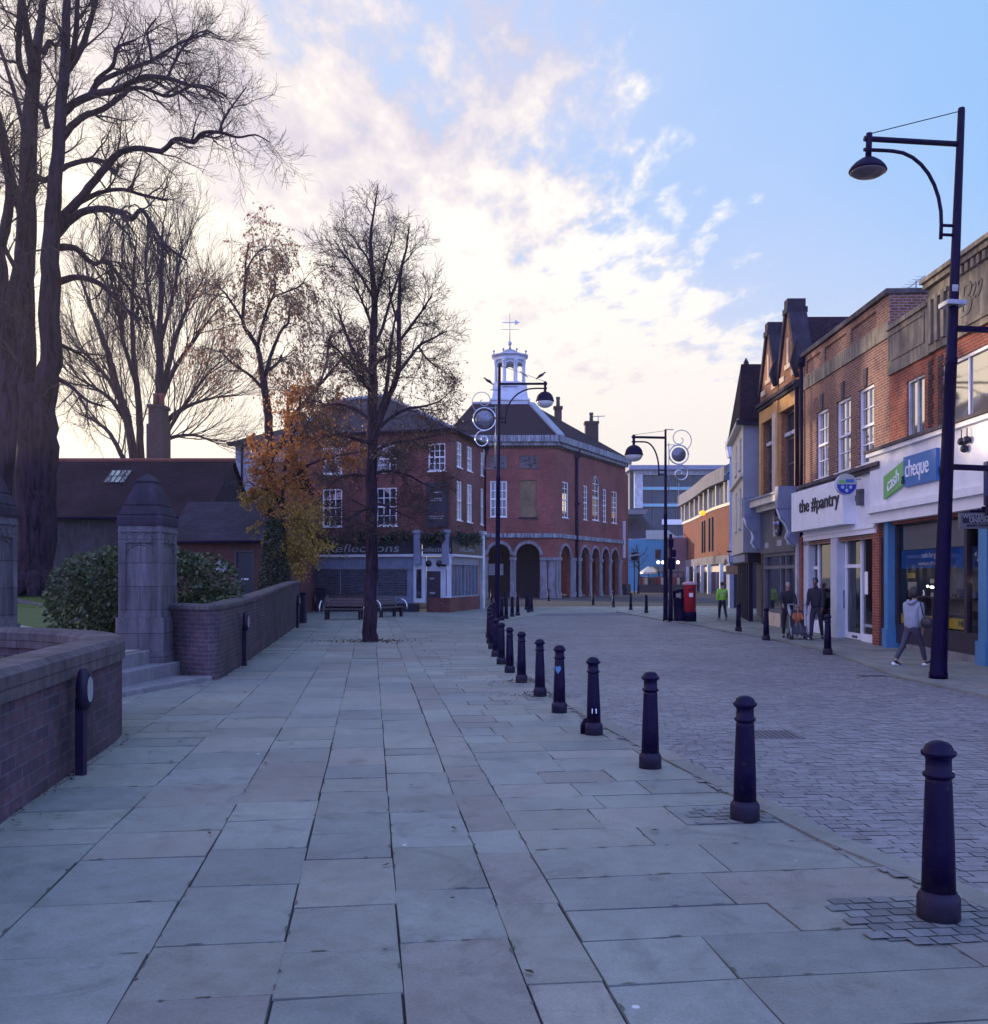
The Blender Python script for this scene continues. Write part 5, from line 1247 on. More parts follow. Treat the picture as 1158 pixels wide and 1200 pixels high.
# --- brick shop with three sash windows and a white shopfront
def pantry():
    t = thing('pantry_shop', 'brown brick shop with three tall sash windows above a white shopfront', 'shop building')
    f = SR; u0, u1 = 25.76, 33.35
    P3 = [(FU(970.8), FU(956.6)), (FU(997), FU(980)), (FU(1024.3), FU(1006))]
    holes = [(a, b, 5.0, 7.17) for a, b in P3]
    pan = [(26.7, 28.7), (29.1, 31.1), (31.5, 33.0)]
    mb = MB(); f.wall(mb, u0, u1, 4.82, 9.28, holes + [(a, b, 8.66, 9.08) for a, b in pan], .15)
    for a, b in pan: f.quad(mb, [(a, 8.66), (b, 8.66), (b, 9.08), (a, 9.08)], -.055)
    rear(mb, f, u0, u1, 0, 7.9, 10); f.box(mb, u0 + .002, u0 + .33, 7.8, 9.28, -2.6, -.002)
    f.wall(mb, u0, u1, 2.9, 4.82, (), .1); mb.build('wall', 'brick_brown', t)
    mb = MB(); f.box(mb, u0 - .03, u1, 9.281, 9.42, -.42, .10); f.box(mb, u0 - .03, u0 + .36, 9.30, 9.425, -2.7, -.421); mb.build('coping', 'coping', t)
    mb = MB(); f.box(mb, u0, u1, 8.14, 8.56, .001, .05); mb.build('band', 'concrete', t)
    for i, (a, b) in enumerate(P3):
        wv = window(f, a, b, 5.0, 7.17, t, 2, 4, .13, .075, .03, 'white', 'glass_lit', 'white', sillw=.1)
        mb = MB(); c = (a + b) / 2; mb.hexa([f.p(c - .10, 7.18, .04), f.p(c - .10, 7.18, 0), f.p(c + .10, 7.18, 0), f.p(c + .10, 7.18, .04), f.p(c - .14, 7.68, .04), f.p(c - .14, 7.68, 0), f.p(c + .14, 7.68, 0), f.p(c + .14, 7.68, .04)]); mb.build('keystone', 'coping', t)
    mb = MB(); c = f.p(u1 - .12, 0, .09); mb.tube([c + Vector((0, 0, 3.2)), c + Vector((0, 0, 9.2))], .06, 8)
    mb.lathe([(.07, 0), (.14, .1), (.14, .32)], c + Vector((0, 0, 8.95)), 8); mb.build('downpipe', 'iron', t)
    mb = MB(); q = f.p(u1 - .2, 9.9, -.8); mb.tube([q, q + Vector((0, 0, .001)), q + Vector((-.3, -1.2, .05))], .012, 4)
    c0 = f.p(27.6, 9.95, -1.2)
    mb = MB(); mb.tube([f.p(27.0, 7.9, -1.2), f.p(27.0, 10.0, -1.2)], .02, 5); mb.tube([f.p(26.4, 9.95, -1.2), f.p(27.9, 9.95, -1.2)], .012, 5)
    for k in range(6): uu = 26.5 + k * .24; mb.tube([f.p(uu, 9.95, -1.42), f.p(uu, 9.95, -.98)], .007, 4)
    mb.build('aerial', 'galv', t)
    # shopfront
    mb = MB(); f.box(mb, u0 + .75, u1 - .35, 3.04, 4.70, -.1, .10); f.box(mb, u0 + .75, u1 - .35, 3.18, 3.24, .101, .14); fa = mb.build('fascia', 'white', t)
    mb = MB(); f.box(mb, u0 + .1, u1 - .3, 4.701, 4.80, -.1, .22); f.box(mb, u0 + .1, u1 - .3, 4.801, 4.9, -.1, .30); mb.build('cornice', 'coping', t)
    s0, s1 = FU(1006.5), FU(942.5)
    mb = MB(); f.box(mb, s0, s1 - .1, 3.36, 4.66, .101, .46); sg = mb.build('sign_panel', 'white', fa)
    lettering('the #pantry', .60, 'ink', f.mtx(FU(976.5), 4.12, .47), sg, ext=.02, sx=1.36, bold=.004)
    mb = MB(); f.box(mb, FU(1017), FU(1013.5), 3.85, 4.3, .101, .25); mb.build('alarm_box', 'shop_grey', t)
    mb = MB(); f.box(mb, FU(1010), FU(1008.6), 4.0, 4.16, .101, .16); mb.build('junction_box', 'shop_grey', t)
    e0, e1 = FU(1032.5), FU(1024.8)
    mb = MB(); f.box(mb, e0, e1, 0, 3.25, -.3, .06); mb.build('pier', 'brick_crimson', t)
    mb = MB(); f.box(mb, FU(941.5), u1 + .25, 0, 4.9, -.3, .06); mb.build('pier', 'brick_crimson', t)
    a0, a1 = e1, FU(941.7)
    p0, p1 = FU(983.5), FU(976)
    mb = MB(); f.box(mb, p0, p1, 0, 3.04, -.5, .07); mb.build('pilaster', 'palewood', t)
    mb = MB(); f.box(mb, a1 - .55, a1, 0, 3.04, -.35, .0); mb.build('pilaster', 'palewood', t)
    d0, d1 = FU(1002.5), FU(986.5)
    mb = MB()
    for uu in (a0 + .05, d0, p0 - .08, p1 + .09, FU(953)): f.box(mb, uu - .05, uu + .05, .12, 3.04, -.28, -.16)
    for ua, ub, zz in ((d0, p0, 2.12), (FU(953), a1 - .5, 2.1)): f.box(mb, ua, ub, zz, zz + .10, -.275, -.165)
    f.box(mb, a0, d0, .0, .22, -.275, -.165); f.box(mb, d0, p0, 0.02, .20, -.275, -.165); f.box(mb, p1, a1, 0, .42, -.275, -.165); f.box(mb, a0, a1, 2.96, 3.04, -.276, -.164)
    mb.build('shop_frame', 'white', t)
    for ua, ub in ((a0, d0), (d0, p0), (p1, a1)):
        mb = MB(); f.quad(mb, [(ua, .2), (ub, .2), (ub, 3.0), (ua, 3.0)], -.22); mb.build('window', 'shopglass', t)
    mb = MB(); f.box(mb, d1 + .15, d1 + .19, .9, 1.45, -.16, -.10); mb.build('door_handle', 'chrome', t)
    mb = MB(); f.box(mb, d0 + .3, d0 + .75, .06, .13, -.164, -.155); mb.build('letter_plate', 'shop_grey', t)
    mb = MB(); f.box(mb, d0 - .42, d0 - .16, 1.35, 2.0, -.205, -.20); mb.build('notice', 'letter', t)
    mb = MB(); f.box(mb, a0 + .2, d0 - .15, .42, .50, -.205, -.20); mb.build('frosted_strip', 'letter_grey', t)
    mb = MB(); f.box(mb, d0 - .68, d0 - .52, 2.2, 2.55, -.42, -.41); mb.build('green_notice', 'green', t)
    mb = MB()
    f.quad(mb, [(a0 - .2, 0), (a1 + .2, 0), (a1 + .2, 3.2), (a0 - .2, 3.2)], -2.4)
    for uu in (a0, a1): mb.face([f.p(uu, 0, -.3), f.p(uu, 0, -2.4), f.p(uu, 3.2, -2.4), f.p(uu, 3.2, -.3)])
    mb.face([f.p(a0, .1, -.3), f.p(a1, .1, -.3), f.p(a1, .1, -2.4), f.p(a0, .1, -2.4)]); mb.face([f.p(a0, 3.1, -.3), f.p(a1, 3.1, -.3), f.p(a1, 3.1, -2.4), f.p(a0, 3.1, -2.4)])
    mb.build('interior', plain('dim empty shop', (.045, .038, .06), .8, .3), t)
    mb = MB()
    for k in range(3): f.box(mb, p1 + .5 + k * .55, p1 + .9 + k * .55, .42, .42 + .4 + .3 * (k % 2), -.9, -.5)
    f.box(mb, a0 + .3, d0 - .3, .22, 1.1, -1.4, -.9); mb.build('counter', 'wood', t)
pantry()

# round projecting sign and the hanging transfer sign
def signs():
    f = SR
    t = thing('projecting_sign', 'round projecting sign with three pale balls on blue, on two steel arms above the pawnbroker', 'shop sign')
    c = f.p(FU(1017.5), 4.42, .62); ax = (Vector((0, 0, H)) - c); nn = Vector((0, -1, 0)); ex = Vector((1, 0, 0))
    def disc(mb, r0, yoff, half=None, k=28, m=0):
        vs = []
        a0, a1 = (0, 2 * math.pi) if half is None else ((0, math.pi) if half == 'top' else (math.pi, 2 * math.pi))
        for j in range(k + (0 if half is None else 1)):
            a = a0 + (a1 - a0) * j / k; vs.append(c + ex * (r0 * math.cos(a)) + Vector((0, yoff, r0 * math.sin(a))))
        mb.face(vs, m)
    mb = MB(); k = 32; r0 = .30
    ring = [[c + ex * (r * math.cos(2 * math.pi * j / k)) + Vector((0, y, r * math.sin(2 * math.pi * j / k))) for j in range(k)] for r, y in ((r0 - .01, -.06), (r0, -.05), (r0, .05), (r0 - .01, .06))]
    vs = [p for r_ in ring for p in r_]; fs = [(i * k + j, i * k + (j + 1) % k, (i + 1) * k + (j + 1) % k, (i + 1) * k + j) for i in range(3) for j in range(k)]
    fs += [tuple(range(k))[::-1], tuple(range(3 * k, 4 * k))]; mb.raw(vs, fs); mb.build('drum', 'white_old', t, world=True)
    mb = MB(); disc(mb, r0 - .03, -.064, 'bottom'); mb.build('face', plain('deep blue sign', (.01, .02, .30), .3, .05), t, world=True)
    mb = MB(); disc(mb, r0 - .03, -.064, 'top'); mb.build('face', plain('pale sign half', (.40, .40, .36), .4, .05), t, world=True)
    mb = MB()
    for dx, dz in ((-.11, -.07), (.11, -.07), (0, -.17)): mb.lathe([(.045, 0), (.045, .006)], (0, 0, 0), 12); 
    mb = MB()
    for dx, dz in ((-.11, -.08), (.11, -.08), (0, -.17)):
        q = c + Vector((dx, -.068, dz)); mb.face([q + Vector((.048 * math.cos(a), 0, .048 * math.sin(a))) for a in [2 * math.pi * j / 14 for j in range(14)]])
        mb.box(q.x - .006, q.x + .006, q.y, q.y + .003, q.z + .05, c.z - .005)
    mb.build('emblem', plain('pale blue ball', (.30, .40, .52), .4, .05), t, world=True)
    mb = MB(); mb.box(c.x - .2, c.x - .03, c.y - .072, c.y - .066, c.z + .03, c.z + .11); mb.build('badge', 'green', t, world=True)
    mb = MB(); mb.box(c.x - .02, c.x + .2, c.y - .072, c.y - .066, c.z + .05, c.z + .14); mb.build('badge', 'logo_blue', t, world=True)
    mb = MB()
    for dz in (.14, -.14): mb.tube([c + Vector((r0 - .04, 0, dz)), Vector((f.p(c.y, 0, .22).x + .02, c.y, c.z + dz))], .014, 6)
    mb.build('arms', 'galv', t, world=True)
    # hanging sign
    t = thing('hanging_sign', 'grey rectangular money transfer sign hanging out over the pavement from the pawnbroker', 'shop sign')
    yy = FU(1149) - .0; z = P(1140, 610, 20.7)
    Y = 18.4; a = P(1124, 601, Y); b = P(1172, 619.5, Y)
    mb = MB(); mb.box(a.x, b.x, Y - .05, Y + .05, b.z, a.z); pn = mb.build('panel', plain('grey sign', (.13, .12, .14), .5, .1), t)
    mb = MB(); mb.box(a.x + .04, b.x - .02, Y - .056, Y - .0505, lerp(a.z, b.z, .66), lerp(a.z, b.z, .08)); mb.build('band', plain('dark sign band', (.012, .012, .02), .4, .1), pn)
    mt = lambda px, fz: Matrix(((1, 0, 0, lerp(a.x, b.x, px)), (0, 0, -1, Y - .058), (0, 1, 0, lerp(a.z, b.z, fz)), (0, 0, 0, 1)))
    lettering('WESTERN', .115, 'letter_grey', mt(.37, .23), pn, ext=.002, sx=.95, bold=.003); lettering('UNION', .115, 'letter_grey', mt(.45, .50), pn, ext=.002, sx=.95, bold=.003); lettering('MONEY TRANSFER', .066, 'ink', mt(.46, .82), pn, ext=.002, sx=.85, bold=.002)
    mb = MB(); q = P(1153, 597, Y); mb.box(q.x - .25, f.p(Y, 0, .2).x + .1, Y - .02, Y + .02, a.z + .001, a.z + .05); mb.box(q.x - .03, q.x + .03, Y - .02, Y + .02, a.z + .05, a.z + .12); mb.build('bracket', 'iron', t)
    # flag sign above it
    t = thing('projecting_sign', 'dark upright projecting sign at the picture edge above the money transfer sign', 'shop sign')
    a = P(1154.5, 541, 18.0); b = P(1172, 592, 18.0)
    mb = MB(); mb.box(a.x, b.x, 17.94, 18.06, b.z, a.z); pn = mb.build('panel', plain('navy sign', (.008, .01, .10), .4, .1), t)
    mb = MB(); mb.box(a.x + .03, b.x - .02, 17.934, 17.939, b.z + .30, b.z + .50); mb.build('pale_patch', 'letter', pn)
    mb = MB(); mb.box(a.x, b.x, 17.933, 17.939, b.z + .10, b.z + .135); mb.build('pale_stripe', 'skyblue', pn)
    mb = MB(); mb.box(b.x, f.p(18, 0, .2).x + .1, 17.97, 18.03, a.z - .2, a.z - .15); mb.build('bracket', 'iron', t)
signs()

# --- orange stone building with two gables and the cat sign
def gabled():
    t = thing('gabled_shop', 'orange brick and sandstone shop with two steep gables above a grey carved shopfront', 'shop building')
    f = SR; u0, u1 = 33.62, 38.9; mid = 36.25
    holes = [(34.1, 35.95, 4.95, 7.85), (36.75, 38.5, 4.95, 7.85)]
    mb = MB(); f.wall(mb, u0, u1, 4.8, 8.5, holes, .3); rear(mb, f, u0, u1, 0, 8.5, 9); f.wall(mb, u0, u1, 4.36, 4.8, (), .1)
    mb.build('wall', 'brick_orange', t)
    mb = MB()
    for h in holes: f.box(mb, h[0] - .15, h[1] + .15, 7.86, 8.34, .001, .08)
    for a, b in ((36.02, 36.68),): f.box(mb, a, b, 4.95, 8.34, .001, .14)
    f.box(mb, 38.55, 38.8, 4.95, 8.34, .001, .1); f.box(mb, 33.75, 34.02, 4.95, 8.34, .001, .1)
    mb.build('stone_dressing', 'orange_stone', t)
    mb = MB(); f.box(mb, 36.15, 36.55, 4.95, 7.9, .141, .20); mb.build('pilaster', 'cream_stone', t)
    for h in holes: window(f, *h, t, 2, 3, .25, .09, .07, 'shop_grey', 'glass', 'coping', meet=False)
    mb = MB()
    for h in holes: f.box(mb, h[0], h[1], 6.95, 7.08, -.24, -.1)
    mb.build('transom', 'white_old', t)
    mb = MB(); f.box(mb, u0, u1, 8.501, 8.62, -.1, .22); f.box(mb, u0, u1, 8.38, 8.50, .001, .14); mb.build('cornice', 'stone_dark', t)
    for a, b, zt in ((u0 + .05, mid - .08, 11.35), (mid + .05, u1 - .1, 11.2)):
        mb = MB(); c = (a + b) / 2
        pts = [(a, 8.62), (b, 8.62), (b, 9.0), (c + .25, zt - .15), (c - .25, zt - .15), (a, 9.0)]
        f.quad(mb, pts, .05); 
        for p_, q_ in zip(pts, pts[1:] + pts[:1]): mb.face([f.p(*p_, .05), f.p(*p_, -.4), f.p(*q_, -.4), f.p(*q_, .05)])
        f.quad(mb, pts[::-1], -.4)
        g = mb.build('gable', 'brick_orange', t)
        mb = MB()
        for sg in (-1, 1):
            q0, q1 = (c + sg * (b - a) / 2, 9.0), (c + sg * .25, zt - .15)
            mb.hexa([f.p(q0[0] + sg * .08, q0[1], .14), f.p(q0[0] + sg * .08, q0[1], -.5), f.p(q0[0] - sg * .1, q0[1], -.5), f.p(q0[0] - sg * .1, q0[1], .14), f.p(q1[0] + sg * .1, q1[1], .14), f.p(q1[0] + sg * .1, q1[1], -.5), f.p(q1[0] - sg * .1, q1[1], -.5), f.p(q1[0] - sg * .1, q1[1], .14)])
        f.box(mb, c - .30, c + .30, zt - .15, zt + .05, -.55, .18); f.box(mb, c - .22, c + .22, zt + .051, zt + .35, -.5, .14); mb.build('coping', 'stone_dark', g)
        mb = MB()
        f.box(mb, c - .35, c + .35, 9.25, 9.42, .051, .10); f.box(mb, c - .10, c + .10, 9.42, 10.35, .051, .09)
        for sg in (-1, 1): f.box(mb, c + sg * .75 - .3, c + sg * .75 + .3, 8.9, 9.1, .051, .09)
        mb.build('stone_dressing', 'cream_stone', g)
        mb = MB(); zr = zt - .25; hw = (b - a) / 2 + .02
        A = [f.p(c - hw, 8.65, -.41), f.p(c, zr, -.41), f.p(c + hw, 8.65, -.41)]; B = [f.p(c - hw, 8.65, -4.2), f.p(c, zr, -4.2), f.p(c + hw, 8.65, -4.2)]
        mb.face([A[0], A[1], B[1], B[0]]); mb.face([A[1], A[2], B[2], B[1]]); mb.face([B[0], B[1], B[2]])
        mb.build('roof', 'tile_roof', t)
    mb = MB(); c = f.p(mid, 9.2, -.2); mb.tube([c + Vector((-.35, .0, -.3)), c + Vector((-.5, 0, .15)), c + Vector((-.45, -.15, .45)), c + Vector((-.35, -.1, .7))], [.09, .10, .07, .03], 7); mb.build('finial', 'stone_dark', t)
    mb = MB(); c = f.p(u0 + .02, 9.2, -.2); mb.tube([c + Vector((-.3, 0, -.5)), c + Vector((-.48, 0, .0)), c + Vector((-.42, -.1, .45)), c + Vector((-.3, -.15, .9))], [.09, .10, .07, .03], 7); mb.build('finial', 'stone_dark', t)
    mb = MB(); c = f.p(u0 + .12, 0, .10)
    mb.tube([c + Vector((0, 0, 3.4)), c + Vector((0, 0, 8.5))], .07, 8); mb.build('downpipe', 'iron', t)
    # shopfront: grey fascia between big white consoles
    mb = MB(); f.box(mb, u0 + .35, u1 - .4, 2.75, 4.35, -.1, .12); fa = mb.build('fascia', 'shop_grey', t)
    mb = MB(); f.box(mb, u0 + .35, u1, 4.55, 4.80, -.1, .55); f.box(mb, u0 + .35, u1, 4.36, 4.549, -.1, .30); mb.build('cornice', 'cream', t)
    mb = MB(); f.box(mb, u0 + .3, u1 + .05, 4.801, 4.87, -.1, .62); mb.build('cornice_lead', 'lead', t)
    for uu in (u0 + .28, u1 - .18):
        mb = MB(); f.box(mb, uu - .22, uu + .22, 4.20, 4.87 + .1, .0, .75)
        prof = [(.70, 4.2), (.62, 3.9), (.40, 3.62), (.34, 3.4), (.42, 3.2), (.30, 3.02), (.12, 2.9)]
        for (d0, z0), (d1, z1) in zip(prof, prof[1:]):
            mb.hexa([f.p(uu + .2, z1, d1), f.p(uu - .2, z1, d1), f.p(uu - .2, z1, 0), f.p(uu + .2, z1, 0), f.p(uu + .2, z0 - .001, d0), f.p(uu - .2, z0 - .001, d0), f.p(uu - .2, z0 - .001, 0), f.p(uu + .2, z0 - .001, 0)])
        mb.build('console', 'greyblue', t)
        mb = MB(); pts = [f.p(uu - .0, z, d + .02) for d, z in prof]; mb.tube(pts, .05, 6); mb.build('console_trim', 'white_old', t)
    # cat head sign
    mb = MB(); cu, cz = 35.75, 3.78
    out = [(-.36, .46), (-.30, .50), (-.13, .27), (.13, .27), (.30, .50), (.36, .46), (.38, .1), (.33, -.16), (.17, -.38), (0, -.44), (-.17, -.38), (-.33, -.16), (-.38, .1)]
    pts = [(cu + a, cz + b) for a, b in out]; f.quad(mb, pts, .24)
    for p_, q_ in zip(pts, pts[1:] + pts[:1]): mb.face([f.p(*p_, .24), f.p(*p_, .14), f.p(*q_, .14), f.p(*q_, .24)])
    cat = mb.build('cat_head_sign', 'ink', fa)
    mb = MB()
    for a, b, r_ in ((-.23, .02, .085), (.23, .02, .085), (0, -.27, .06)): mb.ball(f.p(cu + a, cz + b, .24), r_, 10, 6)
    mb.build('eyes', plain('pale eyes', (.30, .33, .5), .4, .1), cat)
    for a_, b_, c_, d_ in ((36.2, 36.6, 3.35, 4.1), (35.5, 36.1, 2.98, 3.2), (34.35, 34.85, 2.98, 3.2), (37.3, 37.8, 2.95, 3.15)):
        mb = MB(); f.box(mb, a_, b_, c_, d_, .121, .14); mb.build('faded_panel', 'letter_grey', fa)
    a0, a1 = u0 + .5, u1 - .5
    mb = MB()
    for uu in (a0 + .05, 35.35, 36.05, a1 - .05): f.box(mb, uu - .06, uu + .06, 0, 2.75, -.2, .02)
    for zz in (2.15, .5): f.box(mb, a0, a1, zz, zz + .12, -.198, .018)
    f.box(mb, a0, a1, 2.62, 2.749, -.199, .016); mb.build('shop_frame', 'greypaint', t)
    mb = MB(); f.box(mb, 36.05, a1, 0, .5, -.2, .03); mb.build('stall_riser', 'cream_stone', t)
    mb = MB(); f.box(mb, a0, 35.35, 0, .5, -.2, .01); mb.build('stall_riser', 'shop_grey', t)
    mb = MB(); f.quad(mb, [(a0, .5), (a1, .5), (a1, 2.7), (a0, 2.7)], -.1); mb.build('window', 'glass', t)
    mb = MB(); f.box(mb, u0, a0, 0, 2.75, -.3, -.02); f.box(mb, a1, u1, 0, 4.36, -.3, -.02); f.box(mb, u0, a0, 2.75, 4.36, -.3, -.02); mb.build('pier', 'brick_dark', t)
    mb = MB(); f.quad(mb, [(35.41, .0), (35.99, .0), (35.99, 2.1), (35.41, 2.1)], -.08); mb.build('door', 'darkdoor', t)
    mb = MB(); f.box(mb, u0 + .02, u0 + .2, .2, 3.0, .0, .12); mb.build('white_strip', 'white_old', t)
gabled()

# --- jettied grey building with dark tiled roof, pale fronts beyond
def jettied():
    t = thing('jettied_building', 'grey rendered building jutting out over the pavement under a dark tiled roof', 'building')
    Y0 = 40.1; xl = 10.18; xr = 20
    mb = MB(); x0 = xl
    mb.face([(x0, Y0, 2.85), (xr, Y0, 2.85), (xr, Y0, 8.3), (x0, Y0, 8.3)]); mb.build('side_wall', 'grey_render', t)
    fr = Fr((xl, Y0), (11.5, 47.5), flip=True)
    holes = [(1.0, 2.0, 3.9, 5.6), (3.6, 4.6, 3.9, 5.6), (1.0, 2.0, 6.4, 7.7), (3.6, 4.6, 6.4, 7.7)]
    mb = MB(); fr.wall(mb, 0, 7.4, 2.85, 8.3, holes, .15); mb.face([(xl, Y0, 2.85), (11.5, 47.5, 2.85), (xr, 47.5, 2.85), (xr, Y0, 2.85)]); mb.build('front_wall', 'cream', t)
    for h in holes: window(fr, *h, t, 2, 2, .1, .08, .04, 'white_old', 'glass', 'white_old')
    mb = MB(); fr.box(mb, 0, 7.4, 5.95, 6.1, .001, .12); fr.box(mb, -.1, 7.4, 8.15, 8.3, .001, .25); mb.build('string_course', 'cream', t)
    mb = MB(); zr = 10.6
    lo = [(xl - .22, Y0 - .3, 8.25), (xr, Y0 - .3, 8.25), (xr, 47.6, 8.25), (11.3, 47.6, 8.25)]; hi = [(xl - .02, Y0 + .25, zr), (xr, Y0 + .25, zr), (xr, 47.0, zr), (11.6, 47.0, zr)]
    for k in range(4): mb.face([lo[k], lo[(k + 1) % 4], hi[(k + 1) % 4], hi[k]])
    mb.face(hi); mb.build('roof', 'tile_roof', t)
    mb = MB(); mb.box(xl - .3, xr, Y0 - .22, Y0 - .002, 8.05, 8.24); mb.build('eaves', 'iron_dull', t)
    for k in range(3):
        mb = MB(); mb.lathe([(.09, 0), (.12, .1), (.06, .22), (.02, .3)], (xl + .25 + k * .75, Y0 + .5, zr), 8); mb.build('ridge_finial', 'stone_dark', t)
    for k in range(6):
        mb = MB(); mb.box(10.55 + .2 * k, 10.72 + .2 * k, 40.6 + k * 1.15, 40.78 + k * 1.15, 0, 2.85); mb.build('post', 'iron_dull', t)
    mb = MB(); mb.hexa([(11.4, 40.3, 0), (xr, 40.3, 0), (xr, 47.5, 0), (12.7, 47.5, 0), (11.4, 40.3, 2.85), (xr, 40.3, 2.85), (xr, 47.5, 2.85), (12.7, 47.5, 2.85)]); mb.build('recessed_shopfront', 'darkdoor', t)
    mb = MB(); mb.hexa([(10.45, 40.4, 2.45), (11.39, 40.4, 2.45), (12.6, 47.4, 2.45), (11.6, 47.4, 2.45), (10.45, 40.4, 2.84), (11.39, 40.4, 2.84), (12.6, 47.4, 2.84), (11.6, 47.4, 2.84)]); mb.build('jetty_beam', 'darkdoor', t)
    mb = MB()
    for k in range(5): mb.box(10.52 + k * .18, 10.55 + k * .18, 41.2 + k * 1.1, 41.8 + k * 1.1, 2.5, 2.8)
    mb.build('pale_tickets', 'letter_grey', t)
    # tall pale blue shop beyond
    t = thing('pale_blue_shop', 'narrow pale blue shop with white curved pediment beyond the jettied building', 'shop building')
    Y = 58; a = P(855, 0, Y).x; b = P(873, 0, Y).x
    mb = MB(); mb.hexa([(a, Y, 2.7), (b + 6, Y, 2.7), (b + 6, Y + 8, 2.7), (a + 2.4, Y + 8, 2.7), (a, Y, 8.9), (b + 6, Y, 8.9), (b + 6, Y + 8, 8.9), (a + 2.4, Y + 8, 8.9)]); mb.build('wall', plain('pale blue render', (.30, .36, .48), .8, .15, .6), t)
    mb = MB(); k = 12; cxm = (a + b) / 2 + .3; prof = [(cxm + .95 * math.cos(math.pi * i / k), 9.6 + 1.0 * math.sin(math.pi * i / k)) for i in range(k + 1)]
    pl = [(a - .05, 8.9), (b + .1, 8.9)] + [(x, z) for x, z in prof]
    vs = [(x, Y - .1, z) for x, z in pl] + [(x, Y + .4, z) for x, z in pl]; n_ = len(pl)
    mb.raw(vs, [tuple(range(n_)), tuple(range(n_, 2 * n_))[::-1]] + [(i, i + n_, (i + 1) % n_ + n_, (i + 1) % n_) for i in range(n_)]); mb.build('pediment', 'white_old', t)
    mb = MB(); mb.box(a + .15, b - .1, Y - .06, Y - .002, 4.9, 7.2); mb.build('window', 'glass', t)
    mb = MB(); mb.box(a - .1, b + .2, Y - .2, Y - .001, 2.7, 3.1); mb.build('fascia', 'greyblue', t)
    mb = MB(); mb.box(a + .2, b + 4, Y + .6, Y + 1, 0, 2.7); mb.build('shopfront', 'darkdoor', t)
    mb = MB(); mb.box(a, a + .25, Y, Y + .3, 0, 2.7); mb.box(a + 1.2, a + 1.4, Y, Y + .3, 0, 2.7); mb.build('post', 'greyblue', t)
    t = thing('projecting_sign', 'small amber and white sign hanging under the far shop fronts', 'shop sign')
    q = P(859, 668, 50); mb = MB(); mb.box(q.x - .35, q.x + .35, 49.97, 50.03, q.z - .22, q.z + .22); mb.build('panel', plain('amber sign', (.35, .2, .1), .5, .1), t)
    mb = MB(); mb.tube([q + Vector((-.2, 0, .2)), q + Vector((-.2, 0, .9))], .015, 4); mb.tube([q + Vector((.2, 0, .2)), q + Vector((.2, 0, .9))], .015, 4); mb.box(q.x - .3, q.x + 1.6, 49.96, 50.04, q.z + .9, q.z + .98); mb.build('bracket', 'iron', t)
jettied()
